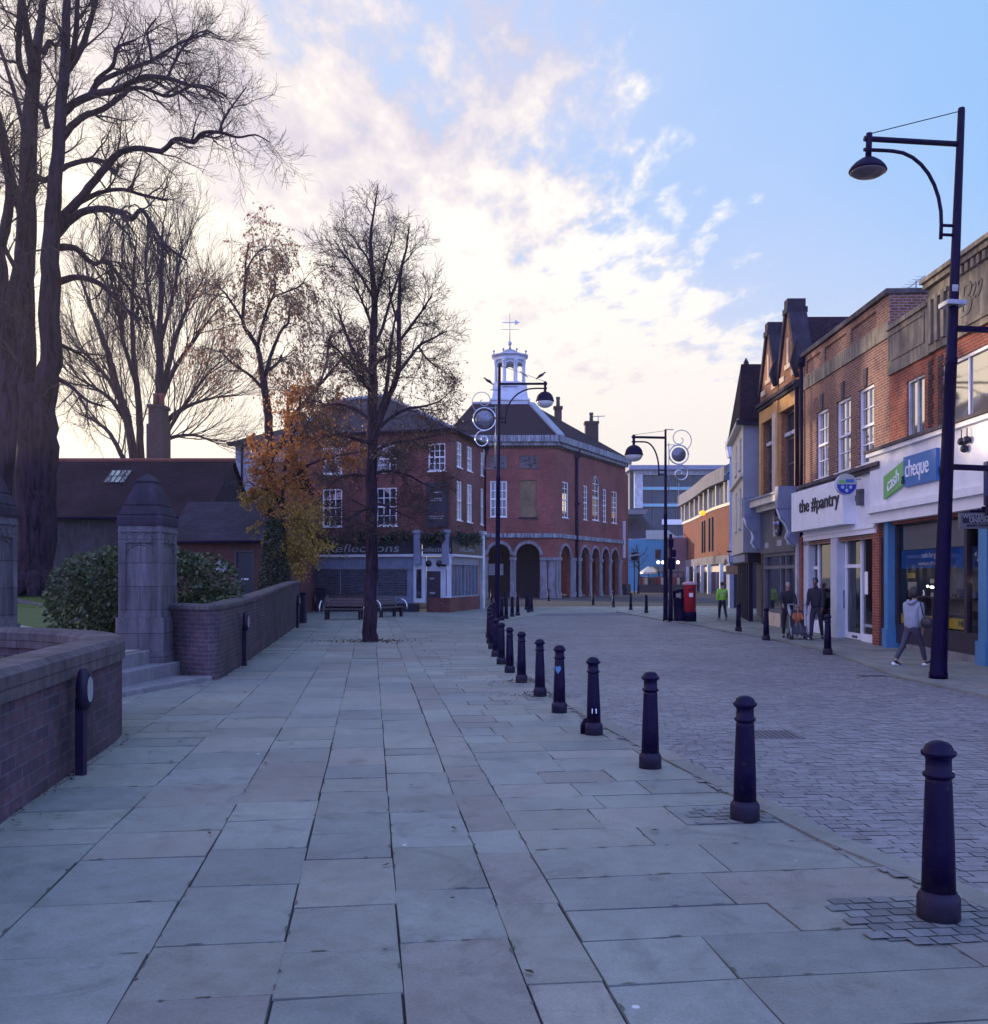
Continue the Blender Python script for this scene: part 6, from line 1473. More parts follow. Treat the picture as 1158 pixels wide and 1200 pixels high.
# ---------------------------------------------------------------- the corner shop, the market house and what lies beyond
def corner_shop():
    t = thing('corner_shop', 'brick corner shop with shuttered windows, dark fascia and hipped slate roof', 'shop building')
    A, B, C = Vector((-10.6, 53.6)), Vector((-2.3, 51.3)), Vector((-.62, 57.5))
    f = Fr(A, B); g = Fr(B, C); zt = 9.5
    fx = lambda px: (((px - CX) / F) * (A.y - (A.x) * (B.y - A.y) / (B.x - A.x)) / (1 - ((px - CX) / F) * (B.y - A.y) / (B.x - A.x)) - A.x) / f.e.x
    fz = lambda px, py: H - (py - HY) / F * f.p(fx(px), 0).y
    hs = []
    for a, b in ((378, 401), (441, 465), (502, 522)):
        for z0, z1 in ((fz(470, 616), fz(470, 571)), (fz(470, 553), fz(470, 521))): hs.append((fx(a), fx(b), z0, z1))
    mb = MB(); f.wall(mb, 0, f.L, 3.55, zt, hs, .13)
    gu = lambda px: next((u_ / 100 for u_ in range(0, 700) if (g.p(u_ / 100, 0).x / g.p(u_ / 100, 0).y * F + CX) >= px), 6)
    gh = []
    for a, b in ((535.5, 541), (547.5, 553), (563.5, 566.8)):
        for z0, z1 in ((4.9, 7.0), (7.75, 9.1)): gh.append((gu(a), gu(b), z0, z1))
    g.wall(mb, 0, g.L, 3.55, zt, gh, .13)
    Dv = Vector((-9.5, 64)); Cv = C
    mb.face([(C.x, C.y, 0), (Dv.x + 8, Dv.y, 0), (Dv.x + 8, Dv.y, zt), (C.x, C.y, zt)]); mb.face([(A.x, A.y, 0), (A.x, A.y, zt), (A.x, 64, zt), (A.x, 64, 0)])
    f.wall(mb, 0, .55, 0, 3.55, (), .1); g.wall(mb, g.L - .9, g.L, 0, 3.55, (), .1); g.wall(mb, 0, g.L - .9, 0, .75, (), .1); f.wall(mb, f.L - 1.2, f.L, 0, .75)
    mb.build('wall', 'brick_red', t)
    for i, h in enumerate(hs):
        if i == 4: continue
        window(f, *h, t, 3, 4 if i % 2 == 0 else 4, .1, .07, .03, 'white', 'glass', 'white')
    for h in gh: window(g, *h, t, 2, 4, .08, .07, .03, 'white', 'glass_lit', 'white')
    h = hs[4]; mb = MB(); f.box(mb, h[0] - .1, h[1] + .15, h[2] - .1, h[3] + .2, .02, .08); bd = mb.build('notice_board', plain('dark notice board', (.010, .010, .03), .35, .2), t)
    mb = MB(); r_ = random.Random(9)
    for k, (w_, zz) in enumerate(((.45, .3), (.75, .62), (.6, .72), (.8, 1.55), (.7, 1.66))): f.box(mb, (h[0] + h[1]) / 2 - w_ / 2, (h[0] + h[1]) / 2 + w_ / 2, h[3] - zz - .05, h[3] - zz, .081, .085)
    mb.build('faded_marks', 'letter_grey', bd)
    # hipped roof
    mb = MB(); ov = .35
    e = [f.p(-ov, zt, ov), Vector((*(f.p(f.L, 0, ov).xy + g.n.xy * ov * .9), zt)), g.p(g.L + .2, zt, ov), Vector((-1.0, 65, zt)), Vector((-10.9, 65, zt))]
    r0, r1 = P(392, 470, 58.5), P(452, 464, 57.6)
    mb.face([e[0], e[1], r1, r0]); mb.face([e[1], e[2], r1]); mb.face([e[2], e[3], r1]); mb.face([e[3], e[4], r0, r1]); mb.face([e[4], e[0], r0])
    ro = mb.build('roof', 'slate', t)
    mb = MB(); mb.tube([r0, r1], .12, 6); mb.tube([r1, e[1] + Vector((0, 0, .05))], .11, 6); mb.tube([r0, e[0] + Vector((0, 0, .05))], .11, 6); mb.build('hip_lead', 'lead', ro)
    mb = MB(); mb.tube([e[0], e[1], e[2]], .09, 6); mb.tube([e[2] + Vector((-.05, -.1, 0)), e[2] + Vector((-.15, -.3, -.35)), Vector((g.p(g.L - .05, 0, .12).x, g.p(g.L - .05, 0, .12).y, zt - .7)), Vector((g.p(g.L - .05, 0, .12).x, g.p(g.L - .05, 0, .12).y, 3.4))], .06, 6); mb.build('gutter', 'iron', t)
    # dormer with pale cheek
    # shopfront
    uD0, uD1 = fx(499.2), fx(516.5)
    u0, u1 = .55, fx(484.5)
    mb = MB(); f.box(mb, .3, u1 + .1, 3.05, 3.95, -.1, .12); fa = mb.build('fascia', 'ink', t)
    mb = MB(); f.box(mb, .3, u1 + .1, 2.93, 3.049, -.1, .22); f.box(mb, u1 + .5, f.L, 2.93, 3.049, -.1, .22); g.box(mb, .02, g.L - .95, 2.93, 3.049, -.1, .22); mb.build('fascia_ledge', 'palewood', t)
    lettering('Reflections', .62, 'letter_grey', f.mtx(fx(425), 3.36, .13), fa, ext=.01, shear=.15, sx=1.55)
    mb = MB(); f.box(mb, u1 + .55, f.L, 3.05, 3.95, -.1, .12); fb = mb.build('fascia', 'ink', t); lettering('collections', .36, 'letter_grey', f.mtx(fx(512), 3.28, .13), fb, ext=.01, shear=.15, sx=1.05)
    mb = MB(); g.box(mb, .02, g.L - .95, 3.05, 3.95, -.1, .12); fc = mb.build('fascia', 'ink', t); lettering('collections', .38, 'letter_grey', g.mtx(2.6, 3.34, .13), fc, ext=.01, shear=.15, sx=1.6)
    for uu in (u1 + .3, fx(523.5)):
        mb = MB(); f.box(mb, uu - .18, uu + .18, 2.5, 4.15, .0, .28); f.box(mb, uu - .22, uu + .22, 4.151, 4.3, -.05, .34); mb.build('console', 'greyblue', t)
    mb = MB(); f.box(mb, u0, u1, 2.28, 2.925, -.1, .02)
    for k in range(13): uu = lerp(u0, u1, (k + .5) / 13); f.box(mb, uu - .02, uu + .02, 2.30, 2.92, .021, .035)
    mb.build('shutter_box', 'greyblue', t)
    mb = MB(); f.box(mb, u0, u1, .45, 2.279, -.14, -.05); mb.build('stall_panel', 'greyblue', t)
    for a, b in ((366, 398), (399.5, 430), (442, 477)):
        mb = MB(); f.box(mb, fx(a), fx(b), .85, 2.22, -.049, -.03); mb.build('perforated_shutter', 'brick_slim', t)
    mb = MB(); f.box(mb, .56, u1 + .3, 0, .449, -.1, .0); mb.build('plinth', 'darkdoor', t)
    # door bay
    mb = MB(); f.box(mb, fx(485), fx(499), .5, 2.92, -.12, .05); mb.build('door_surround', 'palewood', t); mb = MB(); f.box(mb, fx(516.8), fx(527), .75, 2.92, -.12, .05); mb.build('door_surround', 'palewood', t)
    mb = MB(); f.box(mb, fx(488.3), fx(494.5), .72, 2.25, .051, .06); mb.build('side_light', 'glass', t); mb = MB(); f.box(mb, fx(523), fx(525.6), .85, 2.25, .051, .06); mb.build('side_light', 'glass', t)
    mb = MB(); f.box(mb, uD0, uD1, 0, 2.15, -.25, -.12); dr = mb.build('door', 'darkdoor', t)
    mb = MB(); f.box(mb, fx(503), fx(508), 1.72, 1.8, -.119, -.1); f.box(mb, fx(503), fx(509), .95, 1.05, -.119, -.1); f.box(mb, fx(506), fx(508), .55, .75, -.119, -.1); mb.build('door_furniture', 'letter_grey', dr)
    mb = MB(); f.box(mb, uD0, uD1, 2.151, 2.92, -.25, -.13); tr = mb.build('transom_panel', 'palewood', t)
    for px in (502, 515.5, 521):
        mb = MB(); mb.ball(f.p(fx(px), 2.55, -.02 if px < 510 else .1), .17, 12, 8); mb.build('globe_ornament', 'ink', t)
    mb = MB(); g.quad(mb, [(.1, .78), (g.L - .95, .78), (g.L - .95, 2.9), (.1, 2.9)], -.12); mb.build('window', 'glass_lit', t)
    mb = MB()
    for k in range(9): uu = lerp(.1, g.L - 1.0, k / 8); g.box(mb, uu, uu + (.10 if k % 4 == 0 else .05), .76, 2.5, -.11, -.02)
    g.box(mb, .08, g.L - .92, 2.5, 2.92, -.11, -.01); g.box(mb, .08, g.L - .92, .75, .84, -.11, 0); mb.build('window_frame', 'greyblue', t)
    mb = MB(); c = f.p(f.L - .1, 0, .1); mb.box(c.x - .05, c.x + .2, c.y - .05, c.y + .1, .75, 2.92); mb.build('corner_post', 'palewood', t)
    # foliage on the fascia
    r_ = random.Random(2); mb = MB()
    for fr_, a, b, n_ in ((f, 1.0, u1, 2200), (f, u1 + .6, f.L - .2, 900), (g, .2, 4.5, 900)):
        for _ in range(n_):
            uu = r_.uniform(a, b); z = 3.97 + r_.gauss(0, .15) + .12 * math.sin(uu * 2.3); leafquad(mb, fr_.p(uu, z, .22 + r_.uniform(0, .3)), r_.uniform(.08, .16), r_, .3)
    mb.build('hanging_foliage', 'ivy', t, uv=False)
    # white stone doorcase at the far corner
    mb = MB(); g.box(mb, g.L - .75, g.L - .2, .0, 4.3, .001, .16); g.box(mb, g.L - .85, g.L - .1, 4.3, 4.5, .001, .24); mb.build('door_pilaster', 'white_old', t)
corner_shop()

def white_house():
    t = thing('white_house', 'white rendered house with low hipped slate roof behind the autumn tree', 'house')
    Y = 60; a = P(276, 0, Y).x; b = P(362, 0, Y).x; zt = H + 156 / F * Y
    fr = Fr((a, Y), (b, Y)); hs = [(lerp(0, fr.L, .27), lerp(0, fr.L, .48), zt - 2.3, zt - .9)]
    mb = MB(); fr.wall(mb, 0, fr.L, 0, zt, hs, .12); mb.face([(a, Y, 0), (a, Y, zt), (a, Y + 7, zt), (a, Y + 7, 0)]); mb.face([(b, Y, 0), (b, Y + 7, 0), (b, Y + 7, zt), (b, Y, zt)]); mb.build('wall', plain('white render', (.42, .44, .52), .8, .12, .7), t)
    window(fr, *hs[0], t, 2, 2, .1, .08, .05, 'shop_grey', 'glass', 'white_old')
    mb = MB(); ov = .45; e = [(a - ov, Y - ov, zt), (b + ov, Y - ov, zt), (b + ov, Y + 7, zt), (a - ov, Y + 7, zt)]; r0 = (P(335, 0, Y).x, Y + 3, H + 186 / F * Y); r1 = (b, Y + 3, H + 192 / F * Y)
    mb.face([e[0], e[1], r1, r0]); mb.face([e[1], e[2], r1]); mb.face([e[2], e[3], r0, r1]); mb.face([e[3], e[0], r0]); mb.build('roof', 'slate', t)
    mb = MB(); mb.box(a - .4, b + .4, Y - .42, Y - .002, zt - .16, zt - .002); mb.build('eaves', 'iron_dull', t)
    mb = MB(); c = P(284, 0, Y).x; mb.tube([(c, Y - .1, 1), (c, Y - .1, zt - .2)], .07, 6); mb.build('downpipe', 'iron', t)
    mb = MB(); q = P(340, 490, Y); mb.box(q.x - .55, q.x + .55, Y + 1, Y + 3, q.z - 1, q.z + .35); mb.build('dormer', 'lead', t)
white_house()

def church_hall():
    t = thing('church_hall', 'long low hall with mossy brown tiled roof and a small skylight behind the trees', 'hall')
    Y = 49; x0, x1 = -78, -14.45; ze = H + 72 / F * Y; zr = H + 136 / F * 54  # left end lengthened far out of view to shade the street
    fr = Fr((x0, Y), (x1, Y)); hs = []
    mb = MB(); fr.wall(mb, 0, fr.L, 0, ze, hs, .2); mb.face([(x1, Y, 0), (x1, Y + 10, 0), (x1, Y + 10, ze), (x1, Y + 5, zr - .1), (x1, Y, ze)]); mb.build('wall', stone('dark flint wall', (.055, .045, .055), .4, .4), t)
    for h in hs: window(fr, *h[:4], t, 2, 3, .18, .07, .04, 'coping', 'glass', 'coping', True, False)
    mb = MB(); ov = .4
    mb.face([(x0, Y - ov, ze - .12), (x1 + .2, Y - ov, ze - .12), (x1 + .2, Y + 5, zr), (x0, Y + 5, zr)]); mb.face([(x0, Y + 5, zr), (x1 + .2, Y + 5, zr), (x1 + .2, Y + 10.4, ze - .12), (x0, Y + 10.4, ze - .12)]); ro = mb.build('roof', 'tile_brown', t)
    mb = MB(); mb.tube([(x0, Y + 5, zr + .02), (x1 + .2, Y + 5, zr + .02)], .13, 6); mb.build('ridge_tiles', 'terracotta', ro)
    c = P(120, 564, 50.2); nrm = Vector((0, -(zr - ze), 5)).normalized(); 
    sl = lambda x, s_: Vector((x, Y - ov + s_ * 5.4, ze - .12 + s_ * (zr - ze + .12))) + nrm * .06
    mb = MB(); mb.face([sl(c.x - .55, .58), sl(c.x + .55, .58), sl(c.x + .55, .80), sl(c.x - .55, .80)]); sk = mb.build('skylight', 'glass_lit', t)
    mb = MB()
    for k in range(5): xx = c.x - .55 + k * .275; mb.tube([sl(xx, .57), sl(xx, .81)], .03, 4)
    for s_ in (.575, .69, .805): mb.tube([sl(c.x - .58, s_), sl(c.x + .58, s_)], .03, 4)
    mb.build('frame', 'iron_dull', sk)
    mb = MB(); mb.tube([(x0, Y - ov - .05, ze - .15), (x1 + .2, Y - ov - .05, ze - .15)], .08, 6); mb.build('gutter', 'iron', t)
    a, b = P(177.5, 0, 55).x, P(196, 0, 55).x; z1 = H + 198 / F * 55
    mb = MB(); mb.box(a, b, 54.2, 55.6, zr - 1.6, z1 - 1.0); mb.box(a + .08, b - .08, 54.28, 55.52, z1 - 1.0, z1 - .1); mb.box(a + .0, b - .0, 54.2, 55.6, z1 - .1, z1 + .08); ch = mb.build('chimney', 'brick_dark', t)
    mb = MB()
    for k in (.3, .7): mb.lathe([(.15, 0), (.13, .55), (.16, .6), (.16, .7)], (lerp(a, b, k), 54.9, z1 + .08), 10)
    mb.build('chimney_pot', 'terracotta', ch)
    a, b = P(78, 0, 56).x, P(90, 0, 56).x
    t = thing('lodge', 'small brick lodge with grey slate roof and a dark door behind the laurel bush', 'outbuilding')
    Y = 43.2; x0, x1 = P(196, 0, Y).x, P(306, 0, Y).x; ze = 3.5; zr = H + 88 / F * 46.2
    fr = Fr((x0, Y), (x1, Y)); d0, d1 = P(275, 0, Y).x - x0, P(298, 0, Y).x - x0; hs = [(d0, d1, .9, 3.02)]
    mb = MB(); fr.wall(mb, 0, fr.L, 0, ze, hs, .2); mb.face([(x1, Y, 0), (x1, Y + 6, 0), (x1, Y + 6, ze), (x1, Y + 3, zr - .1), (x1, Y, ze)]); mb.build('wall', plain('dark red render brick', (.085, .030, .028), .85, .3, 4), t)
    mb = MB(); fr.box(mb, d0 + .08, d1 - .08, .9, 2.95, -.18, -.1); dr = mb.build('door', 'ink', t)
    mb = MB(); fr.box(mb, (d0 + d1) / 2 - .16, (d0 + d1) / 2 + .16, 1.72, 1.78, -.099, -.08); mb.build('letterbox', 'letter', dr)
    mb = MB(); fr.box(mb, d0, d0 + .08, .9, 3.02, -.15, .02); fr.box(mb, d1 - .08, d1, .9, 3.02, -.15, .02); fr.box(mb, d0 + .08, d1 - .08, 2.95, 3.02, -.15, .02); mb.build('door_frame', 'darkdoor', t)
    mb = MB(); q = P(259, 664, Y); mb.lathe([(.26, 0), (.26, .05)], (0, 0, 0), 8)
    mb2 = MB(); mb2.face([(q.x + .28 * math.cos(k * math.pi / 4), Y - .04, q.z + .28 * math.sin(k * math.pi / 4)) for k in range(8)]); mb2.build('plaque', 'letter_grey', t)
    mb = MB(); mb.face([(x0, Y - .35, ze - .1), (x1 + .12, Y - .35, ze - .1), (x1 + .12, Y + 3, zr), (x0, Y + 3, zr)]); mb.face([(x0, Y + 3, zr), (x1 + .12, Y + 3, zr), (x1 + .12, Y + 6.3, ze - .1), (x0, Y + 6.3, ze - .1)]); mb.build('roof', 'slate', t)
    mb = MB(); mb.tube([(x0, Y - .4, ze - .12), (x1 + .12, Y - .4, ze - .12)], .07, 6); mb.build('gutter', 'iron', t)
    # dark brick link beside the lodge
    t = thing('brick_link', 'narrow dark red brick house end between the lodge and the birch', 'house')
    x0, x1 = P(306, 0, 45).x, P(356, 0, 50).x; mb = MB(); mb.box(x0, x1, 45.5, 53, 0, 6.2); mb.build('wall', 'brick_red', t)
    mb = MB(); mb.face([(x0 - .3, 45.2, 6.1), (x1 + .1, 45.2, 6.1), (x1 + .1, 49, 7.6), (x0 - .3, 49, 7.6)]); mb.face([(x0 - .3, 49, 7.6), (x1 + .1, 49, 7.6), (x1 + .1, 53, 6.1), (x0 - .3, 53, 6.1)]); mb.build('roof', 'slate', t)
    mb = MB(); mb.box(x0 + .5, x0 + 1.3, 45.46, 45.498, .8, 2.9); mb.build('door', 'darkdoor', t)
church_hall()

def market_house():
    t = thing('market_house', 'red brick market house on stone arcades with white cupola and weathervane', 'market hall')
    K = Vector((5.32, 85)); Rr = Vector((13.66, 102)); Lf = Vector((-3.4, 85))
    f = Fr(Lf, K); g = Fr(K, Rr); zt = 13.2
    fx = lambda px: ((px - CX) / F * 85) - Lf.x
    def gu(px):
        k = (px - CX) / F; return (k * K.y - K.x) / (g.e.x - k * g.e.y)
    fz = lambda py: H - (py - HY) / F * 85
    ar = [(fx(a), fx(b), 0, 4.72, True) for a, b in ((572.3, 597.8), (605, 632.8))]
    whs = [(fx(574.5), fx(594.3), fz(606), fz(563.5)), (fx(609), fx(629), fz(606), fz(562.5))]
    mb = MB(); f.wall(mb, 0, f.L, 0, zt, ar + whs, .35)
    gz = lambda px, py: H - (py - HY) / F * g.p(gu(px), 0).y
    gar = [(gu(a), gu(b), 0, 4.6, True) for a, b in ((656.3, 668.3), (680.2, 690.5), (692.8, 702.2), (705, 713.5), (716, 724.8))]
    gw = [(gu(659), gu(666.3), gz(662, 607), gz(662, 564.5), False), (gu(683.8), gu(688.6), gz(686, 609.5), gz(686, 569), False), (gu(694.3), gu(702.3), gz(698, 610), gz(698, 557.5), True), (gu(706.5), gu(710.8), gz(708, 612), gz(708, 573), False), (gu(717), gu(723.3), gz(720, 613.5), gz(720, 576), False)]
    g.wall(mb, 0, g.L, 0, zt, gar + gw, .35)
    mb.face([(Rr.x, Rr.y, 0), (Rr.x - 8, Rr.y + 6, 0), (Rr.x - 8, Rr.y + 6, zt), (Rr.x, Rr.y, zt)]); mb.face([(Lf.x, 85, 0), (Lf.x, 85, zt), (Lf.x, 104, zt), (Lf.x, 104, 0)])
    q = f.p(whs[1][0], whs[1][2], -.1); mb.build('wall', 'brick_market', t)
    window(f, *whs[0], t, 4, 4, .15, .11, .05, 'white', 'glass', 'white_old')
    mb = MB(); f.quad(mb, [(whs[1][0], whs[1][2]), (whs[1][1], whs[1][2]), (whs[1][1], whs[1][3]), (whs[1][0], whs[1][3])], -.1); b_ = mb.build('blind_window', 'blindbrick', t)
    mb = MB(); f.box(mb, whs[1][0] - .1, whs[1][1] + .1, whs[1][2] - .13, whs[1][2] - .002, -.1, .12); mb.build('sill', 'stone_dark', b_)
    for h in gw: window(g, *h[:4], t, 2, 6, .12, .10, .05, 'white', 'glass', 'white_old', h[4])
    r_ = random.Random(3)
    for a, b in ((574, 594.5), (609, 629.5)):
        mb = MB(); f.box(mb, fx(a), fx(b), fz(549), fz(535), .001, .06); pn = mb.build('carved_panel', 'stone', t); mb = MB()
        for k in range(14): mb.ball(f.p(lerp(fx(a) + .15, fx(b) - .15, r_.random()), lerp(fz(547.5), fz(536.5), r_.random()), .06), r_.uniform(.06, .12), 8, 5)
        f.box(mb, fx(a) - .06, fx(b) + .06, fz(535) + .001, fz(535) + .1, .0, .1); mb.build('carving', 'coping', pn)
    # string course, arches, pilasters, cornice
    mb = MB(); f.box(mb, 0, f.L + .1, 5.25, 5.62, .001, .14); g.box(mb, -.05, g.L, 5.25, 5.62, .001, .14); mb.build('string_course', 'cornice', t)
    for fr, ars in ((f, ar), (g, gar)):
        for h in ars:
            mb = MB(); a, b = h[0], h[1]; rr = (b - a) / 2; wd = .26 if fr is f else .24
            o = arc_pts(a - wd, b + wd, h[3] + wd, 14); i = arc_pts(a, b, h[3], 14)
            for k in range(14):
                fr.quad(mb, [i[k], o[k], o[k + 1], i[k + 1]], .09); mb.face([fr.p(*o[k], .09), fr.p(*o[k], 0), fr.p(*o[k + 1], 0), fr.p(*o[k + 1], .09)]); mb.face([fr.p(*i[k], .0), fr.p(*i[k], .09), fr.p(*i[k + 1], .09), fr.p(*i[k + 1], .0)])
            mb.build('arch_ring', 'limestone', t)
    sp = 3.28
    spans = []
    edges = [0] + [v for h in ar for v in h[:2]] + [f.L]
    for a, b in zip(edges[::2], edges[1::2]): spans.append((f, a, b))
    edges = [0] + [v for h in gar for v in h[:2]] + [g.L - 1.4]
    for a, b in zip(edges[::2], edges[1::2]): spans.append((g, a, b))
    for fr, a, b in spans:
        mb = MB(); w_ = b - a; m_ = min(.34, w_ / 2.2)
        segs = [(a + .02, b - .02)] if w_ < .95 else [(a + .02, a + m_ + .2), (a + m_ + .28, b - m_ - .28), (b - m_ - .2, b - .02)] if w_ > 1.9 else [(a + .02, (a + b) / 2 - .06), ((a + b) / 2 + .06, b - .02)]
        for s0, s1 in segs:
            if s1 - s0 < .1: continue
            mb = MB()
            fr.box(mb, s0, s1, .5, sp, .001, .11); fr.box(mb, s0 - .04, s1 + .04, 0, .499, .001, .17); fr.box(mb, s0 - .06, s1 + .06, sp, sp + .28, .001, .2); mb.build('pilaster', 'limestone', t)
    mb = MB(); f.box(mb, -.2, f.L + .35, 13.2, 13.5, -.3, .35); f.box(mb, -.2, f.L + .5, 13.501, 14.05, -.3, .62); g.box(mb, 0, g.L, 13.2, 13.5, -.3, .35); g.box(mb, -.1, g.L + .2, 13.501, 14.05, -.3, .62); mb.build('cornice', 'cornice', t)
    mb = MB()
    for k in range(28): uu = k * .34; f.box(mb, uu, uu + .18, 13.0, 13.199, .001, .16)
    for k in range(54): uu = k * .34; g.box(mb, uu, uu + .18, 13.0, 13.199, .001, .16)
    mb.build('dentils', 'brick_dark', t)
    mb = MB(); c = f.p(f.L + .0, 0, 0); q = g.p(gu(674.5), 0, .14)
    mb.tube([q + Vector((0, 0, 0)), q + Vector((0, 0, 13.2))], .16, 8); mb.box(q.x - .3, q.x + .3, q.y - .25, q.y + .2, 12.7, 13.4); mb.box(q.x - .22, q.x + .22, q.y - .2, q.y + .2, 8.3, 8.6); mb.build('downpipe', 'iron', t)
    # roof
    zr = H + 201 / F * 93; ta, tb = P(574, 0, 93).x, P(622, 0, 93).x
    e = [Vector((-4.2, 84.5, 14.03)), Vector((K.x + .45, 84.5, 14.03)), Vector((Rr.x + .7, Rr.y + .2, 14.03)), Vector((Rr.x - 8, 109, 14.03)), Vector((-4.2, 106, 14.03))]
    tp = [Vector((-2, 92, zr)), Vector((tb, 92, zr)), Vector((tb + 1.2, 95.5, zr)), Vector((-2, 96, zr))]
    mb = MB(); mb.face([e[0], e[1], tp[1], tp[0]]); mb.face([e[1], e[2], tp[2], tp[1]]); mb.face([e[2], e[3], tp[2]]); mb.face([e[3], e[4], tp[3], tp[2]]); mb.face([e[4], e[0], tp[0], tp[3]]); mb.face(tp); ro = mb.build('roof', 'market_roof', t)
    mb = MB(); up = Vector((0, 0, .06))
    d = (e[1] - tp[1]).normalized(); sd_ = d.cross(Vector((0, 0, 1))).normalized()
    mb.hexa([tp[1] - sd_ * .32 - up, tp[1] + sd_ * .32 - up, e[1] + sd_ * .32 - up, e[1] - sd_ * .32 - up, tp[1] - sd_ * .32 + up * 2, tp[1] + sd_ * .32 + up * 2, e[1] + sd_ * .32 + up * 2, e[1] - sd_ * .32 + up * 2]); mb.tube([tp[0], tp[1]], .16, 6); mb.build('hip_lead', 'lead', ro)
    for px, py0, py1, Y, wd in ((654, 489, 476, 96.5, .35), (693, 508, 494, 99.5, .62)):
        a = P(px, py0, Y); b = P(px, py1, Y); mb = MB(); mb.box(a.x - wd, a.x + wd, Y - wd, Y + wd, a.z - 1.5, b.z - .3); mb.box(a.x - wd - .1, a.x + wd + .1, Y - wd - .1, Y + wd + .1, b.z - .3, b.z - .05); ch = mb.build('chimney', 'brick_dark', ro)
        mb = MB(); mb.lathe([(.2, 0), (.17, .7), (.22, .75), (.2, .95)], (a.x, Y, b.z - .05), 10); mb.build('chimney_pot', 'coping', ch)
    q = P(701, 510, 100); mb = MB(); mb.tube([q - Vector((0, 0, .6)), q + Vector((0, 0, 2.0))], .05, 5); mb.tube([q + Vector((-.8, 0, 1.9)), q + Vector((.7, 0, 1.95))], .04, 5); mb.build('aerial', 'galv', ro)
    # cupola
    c = Vector((P(597.5, 0, 93.6).x, 93.6, 0)); kz = lambda py: H - (py - HY) / F * 93.6; px_ = 93.6 / F
    cup = MB(); w0 = 21.5 * px_; w1 = 20 * px_; w2 = 18 * px_
    def oct_(mb, r0, z0, r1, z1, n=8, rot=math.pi / 8):
        vs = [(c.x + r0 * math.cos(rot + 2 * math.pi * k / n), c.y + r0 * math.sin(rot + 2 * math.pi * k / n), z0) for k in range(n)] + [(c.x + r1 * math.cos(rot + 2 * math.pi * k / n), c.y + r1 * math.sin(rot + 2 * math.pi * k / n), z1) for k in range(n)]
        mb.raw(vs, [(k, (k + 1) % n, n + (k + 1) % n, n + k) for k in range(n)] + [tuple(range(n))[::-1], tuple(range(n, 2 * n))])
    s4 = math.sqrt(2)
    oct_(cup, w0 * s4, zr - .3, w0 * s4, kz(473), 4, math.pi / 4); oct_(cup, w0 * 1.06 * s4, kz(473), w0 * 1.06 * s4, kz(471), 4, math.pi / 4); oct_(cup, w0 * .97 * s4, kz(471), w0 * .93 * s4, kz(465), 4, math.pi / 4); oct_(cup, w0 * .93 * s4, kz(465), w1 * .9 * s4, kz(456), 4, math.pi / 4); oct_(cup, w1 * 1.08, kz(456), w1 * 1.08, kz(452), 8); oct_(cup, w2 * 1.18, kz(452), w2 * 1.18, kz(450.5), 8)
    cb = cup.build('cupola', 'cupola', t)
    mb = MB()
    for k in range(8):
        a = math.pi / 8 + 2 * math.pi * k / 8; p = c + Vector((math.cos(a) * w2 * .98, math.sin(a) * w2 * .98, 0))
        mb.lathe([(.20, kz(450.5)), (.20, kz(449.5)), (.15, kz(449)), (.13, kz(427)), (.2, kz(426)), (.2, kz(424))], p, 8)
    for k in range(8):                              # small arches between the posts
        a = 2 * math.pi * (k + 1) / 8; dirv = Vector((math.cos(a), math.sin(a), 0)); tg = Vector((-dirv.y, dirv.x, 0)); p = c + dirv * w2 * .90
        hw = w2 * .36
        arc = [(hw * .8 * math.cos(math.pi * i / 8), kz(432) + hw * .8 * math.sin(math.pi * i / 8)) for i in range(9)]
        zt_ = kz(423.5)
        for q0, q1 in zip(arc, arc[1:]):
            mb.face([p + tg * q0[0] + Vector((0, 0, q0[1])), p + tg * q0[0] + Vector((0, 0, zt_)), p + tg * q1[0] + Vector((0, 0, zt_)), p + tg * q1[0] + Vector((0, 0, q1[1]))])
        for sg in (-1, 1): mb.tube([p + tg * (sg * hw * .86) + Vector((0, 0, kz(450))), p + tg * (sg * hw * .86) + Vector((0, 0, kz(424)))], .10, 5)
    mb.build('columns', 'cupola', cb)
    mb = MB(); oct_(mb, w2 * 1.1, kz(424), w2 * 1.1, kz(420.5)); oct_(mb, w2 * 1.1, kz(420.5), w2 * 1.28, kz(418.5)); oct_(mb, w2 * 1.28, kz(418.5), w2 * 1.28, kz(417.5)); oct_(mb, w2 * 1.05, kz(417.5), w2 * 1.0, kz(416)); mb.build('entablature', 'cupola', cb)
    mb = MB(); rr = 10.5 * px_; mb.lathe([(rr * math.cos(a) + .02, kz(417) + (417 - 409.5) * px_ * math.sin(a)) for a in [k * math.pi / 16 for k in range(9)]], c, 16); dm = mb.build('dome', 'lead', cb)
    mb = MB(); mb.lathe([(.16, kz(410)), (.10, kz(406)), (.09, kz(404.5))], c, 8); mb.ball((c.x, c.y, kz(402.5)), .2, 10, 8); mb.tube([(c.x, c.y, kz(401)), (c.x, c.y, kz(368))], [.05, .025], 6)
    for dx, dy in ((1, 0), (0, 1)): mb.tube([(c.x - .85 * dx, c.y - .85 * dy, kz(386)), (c.x + .85 * dx, c.y + .85 * dy, kz(386))], .025, 5)
    mb.box(c.x - .7, c.x + .5, c.y - .01, c.y + .01, kz(378.5), kz(377.5)); mb.face([(c.x + .5, c.y, kz(381)), (c.x + .95, c.y, kz(378)), (c.x + .5, c.y, kz(375))]); mb.build('weathervane', 'galv', cb)
    mb = MB()
    for k in range(8):
        a = math.pi / 8 + 2 * math.pi * k / 8; p = c + Vector((math.cos(a) * w2 * 1.12, math.sin(a) * w2 * 1.12, 0)); mb.lathe([(.05, kz(417)), (.04, kz(414.5))], p, 6); mb.ball((p.x, p.y, kz(413.5)), .11, 8, 6)
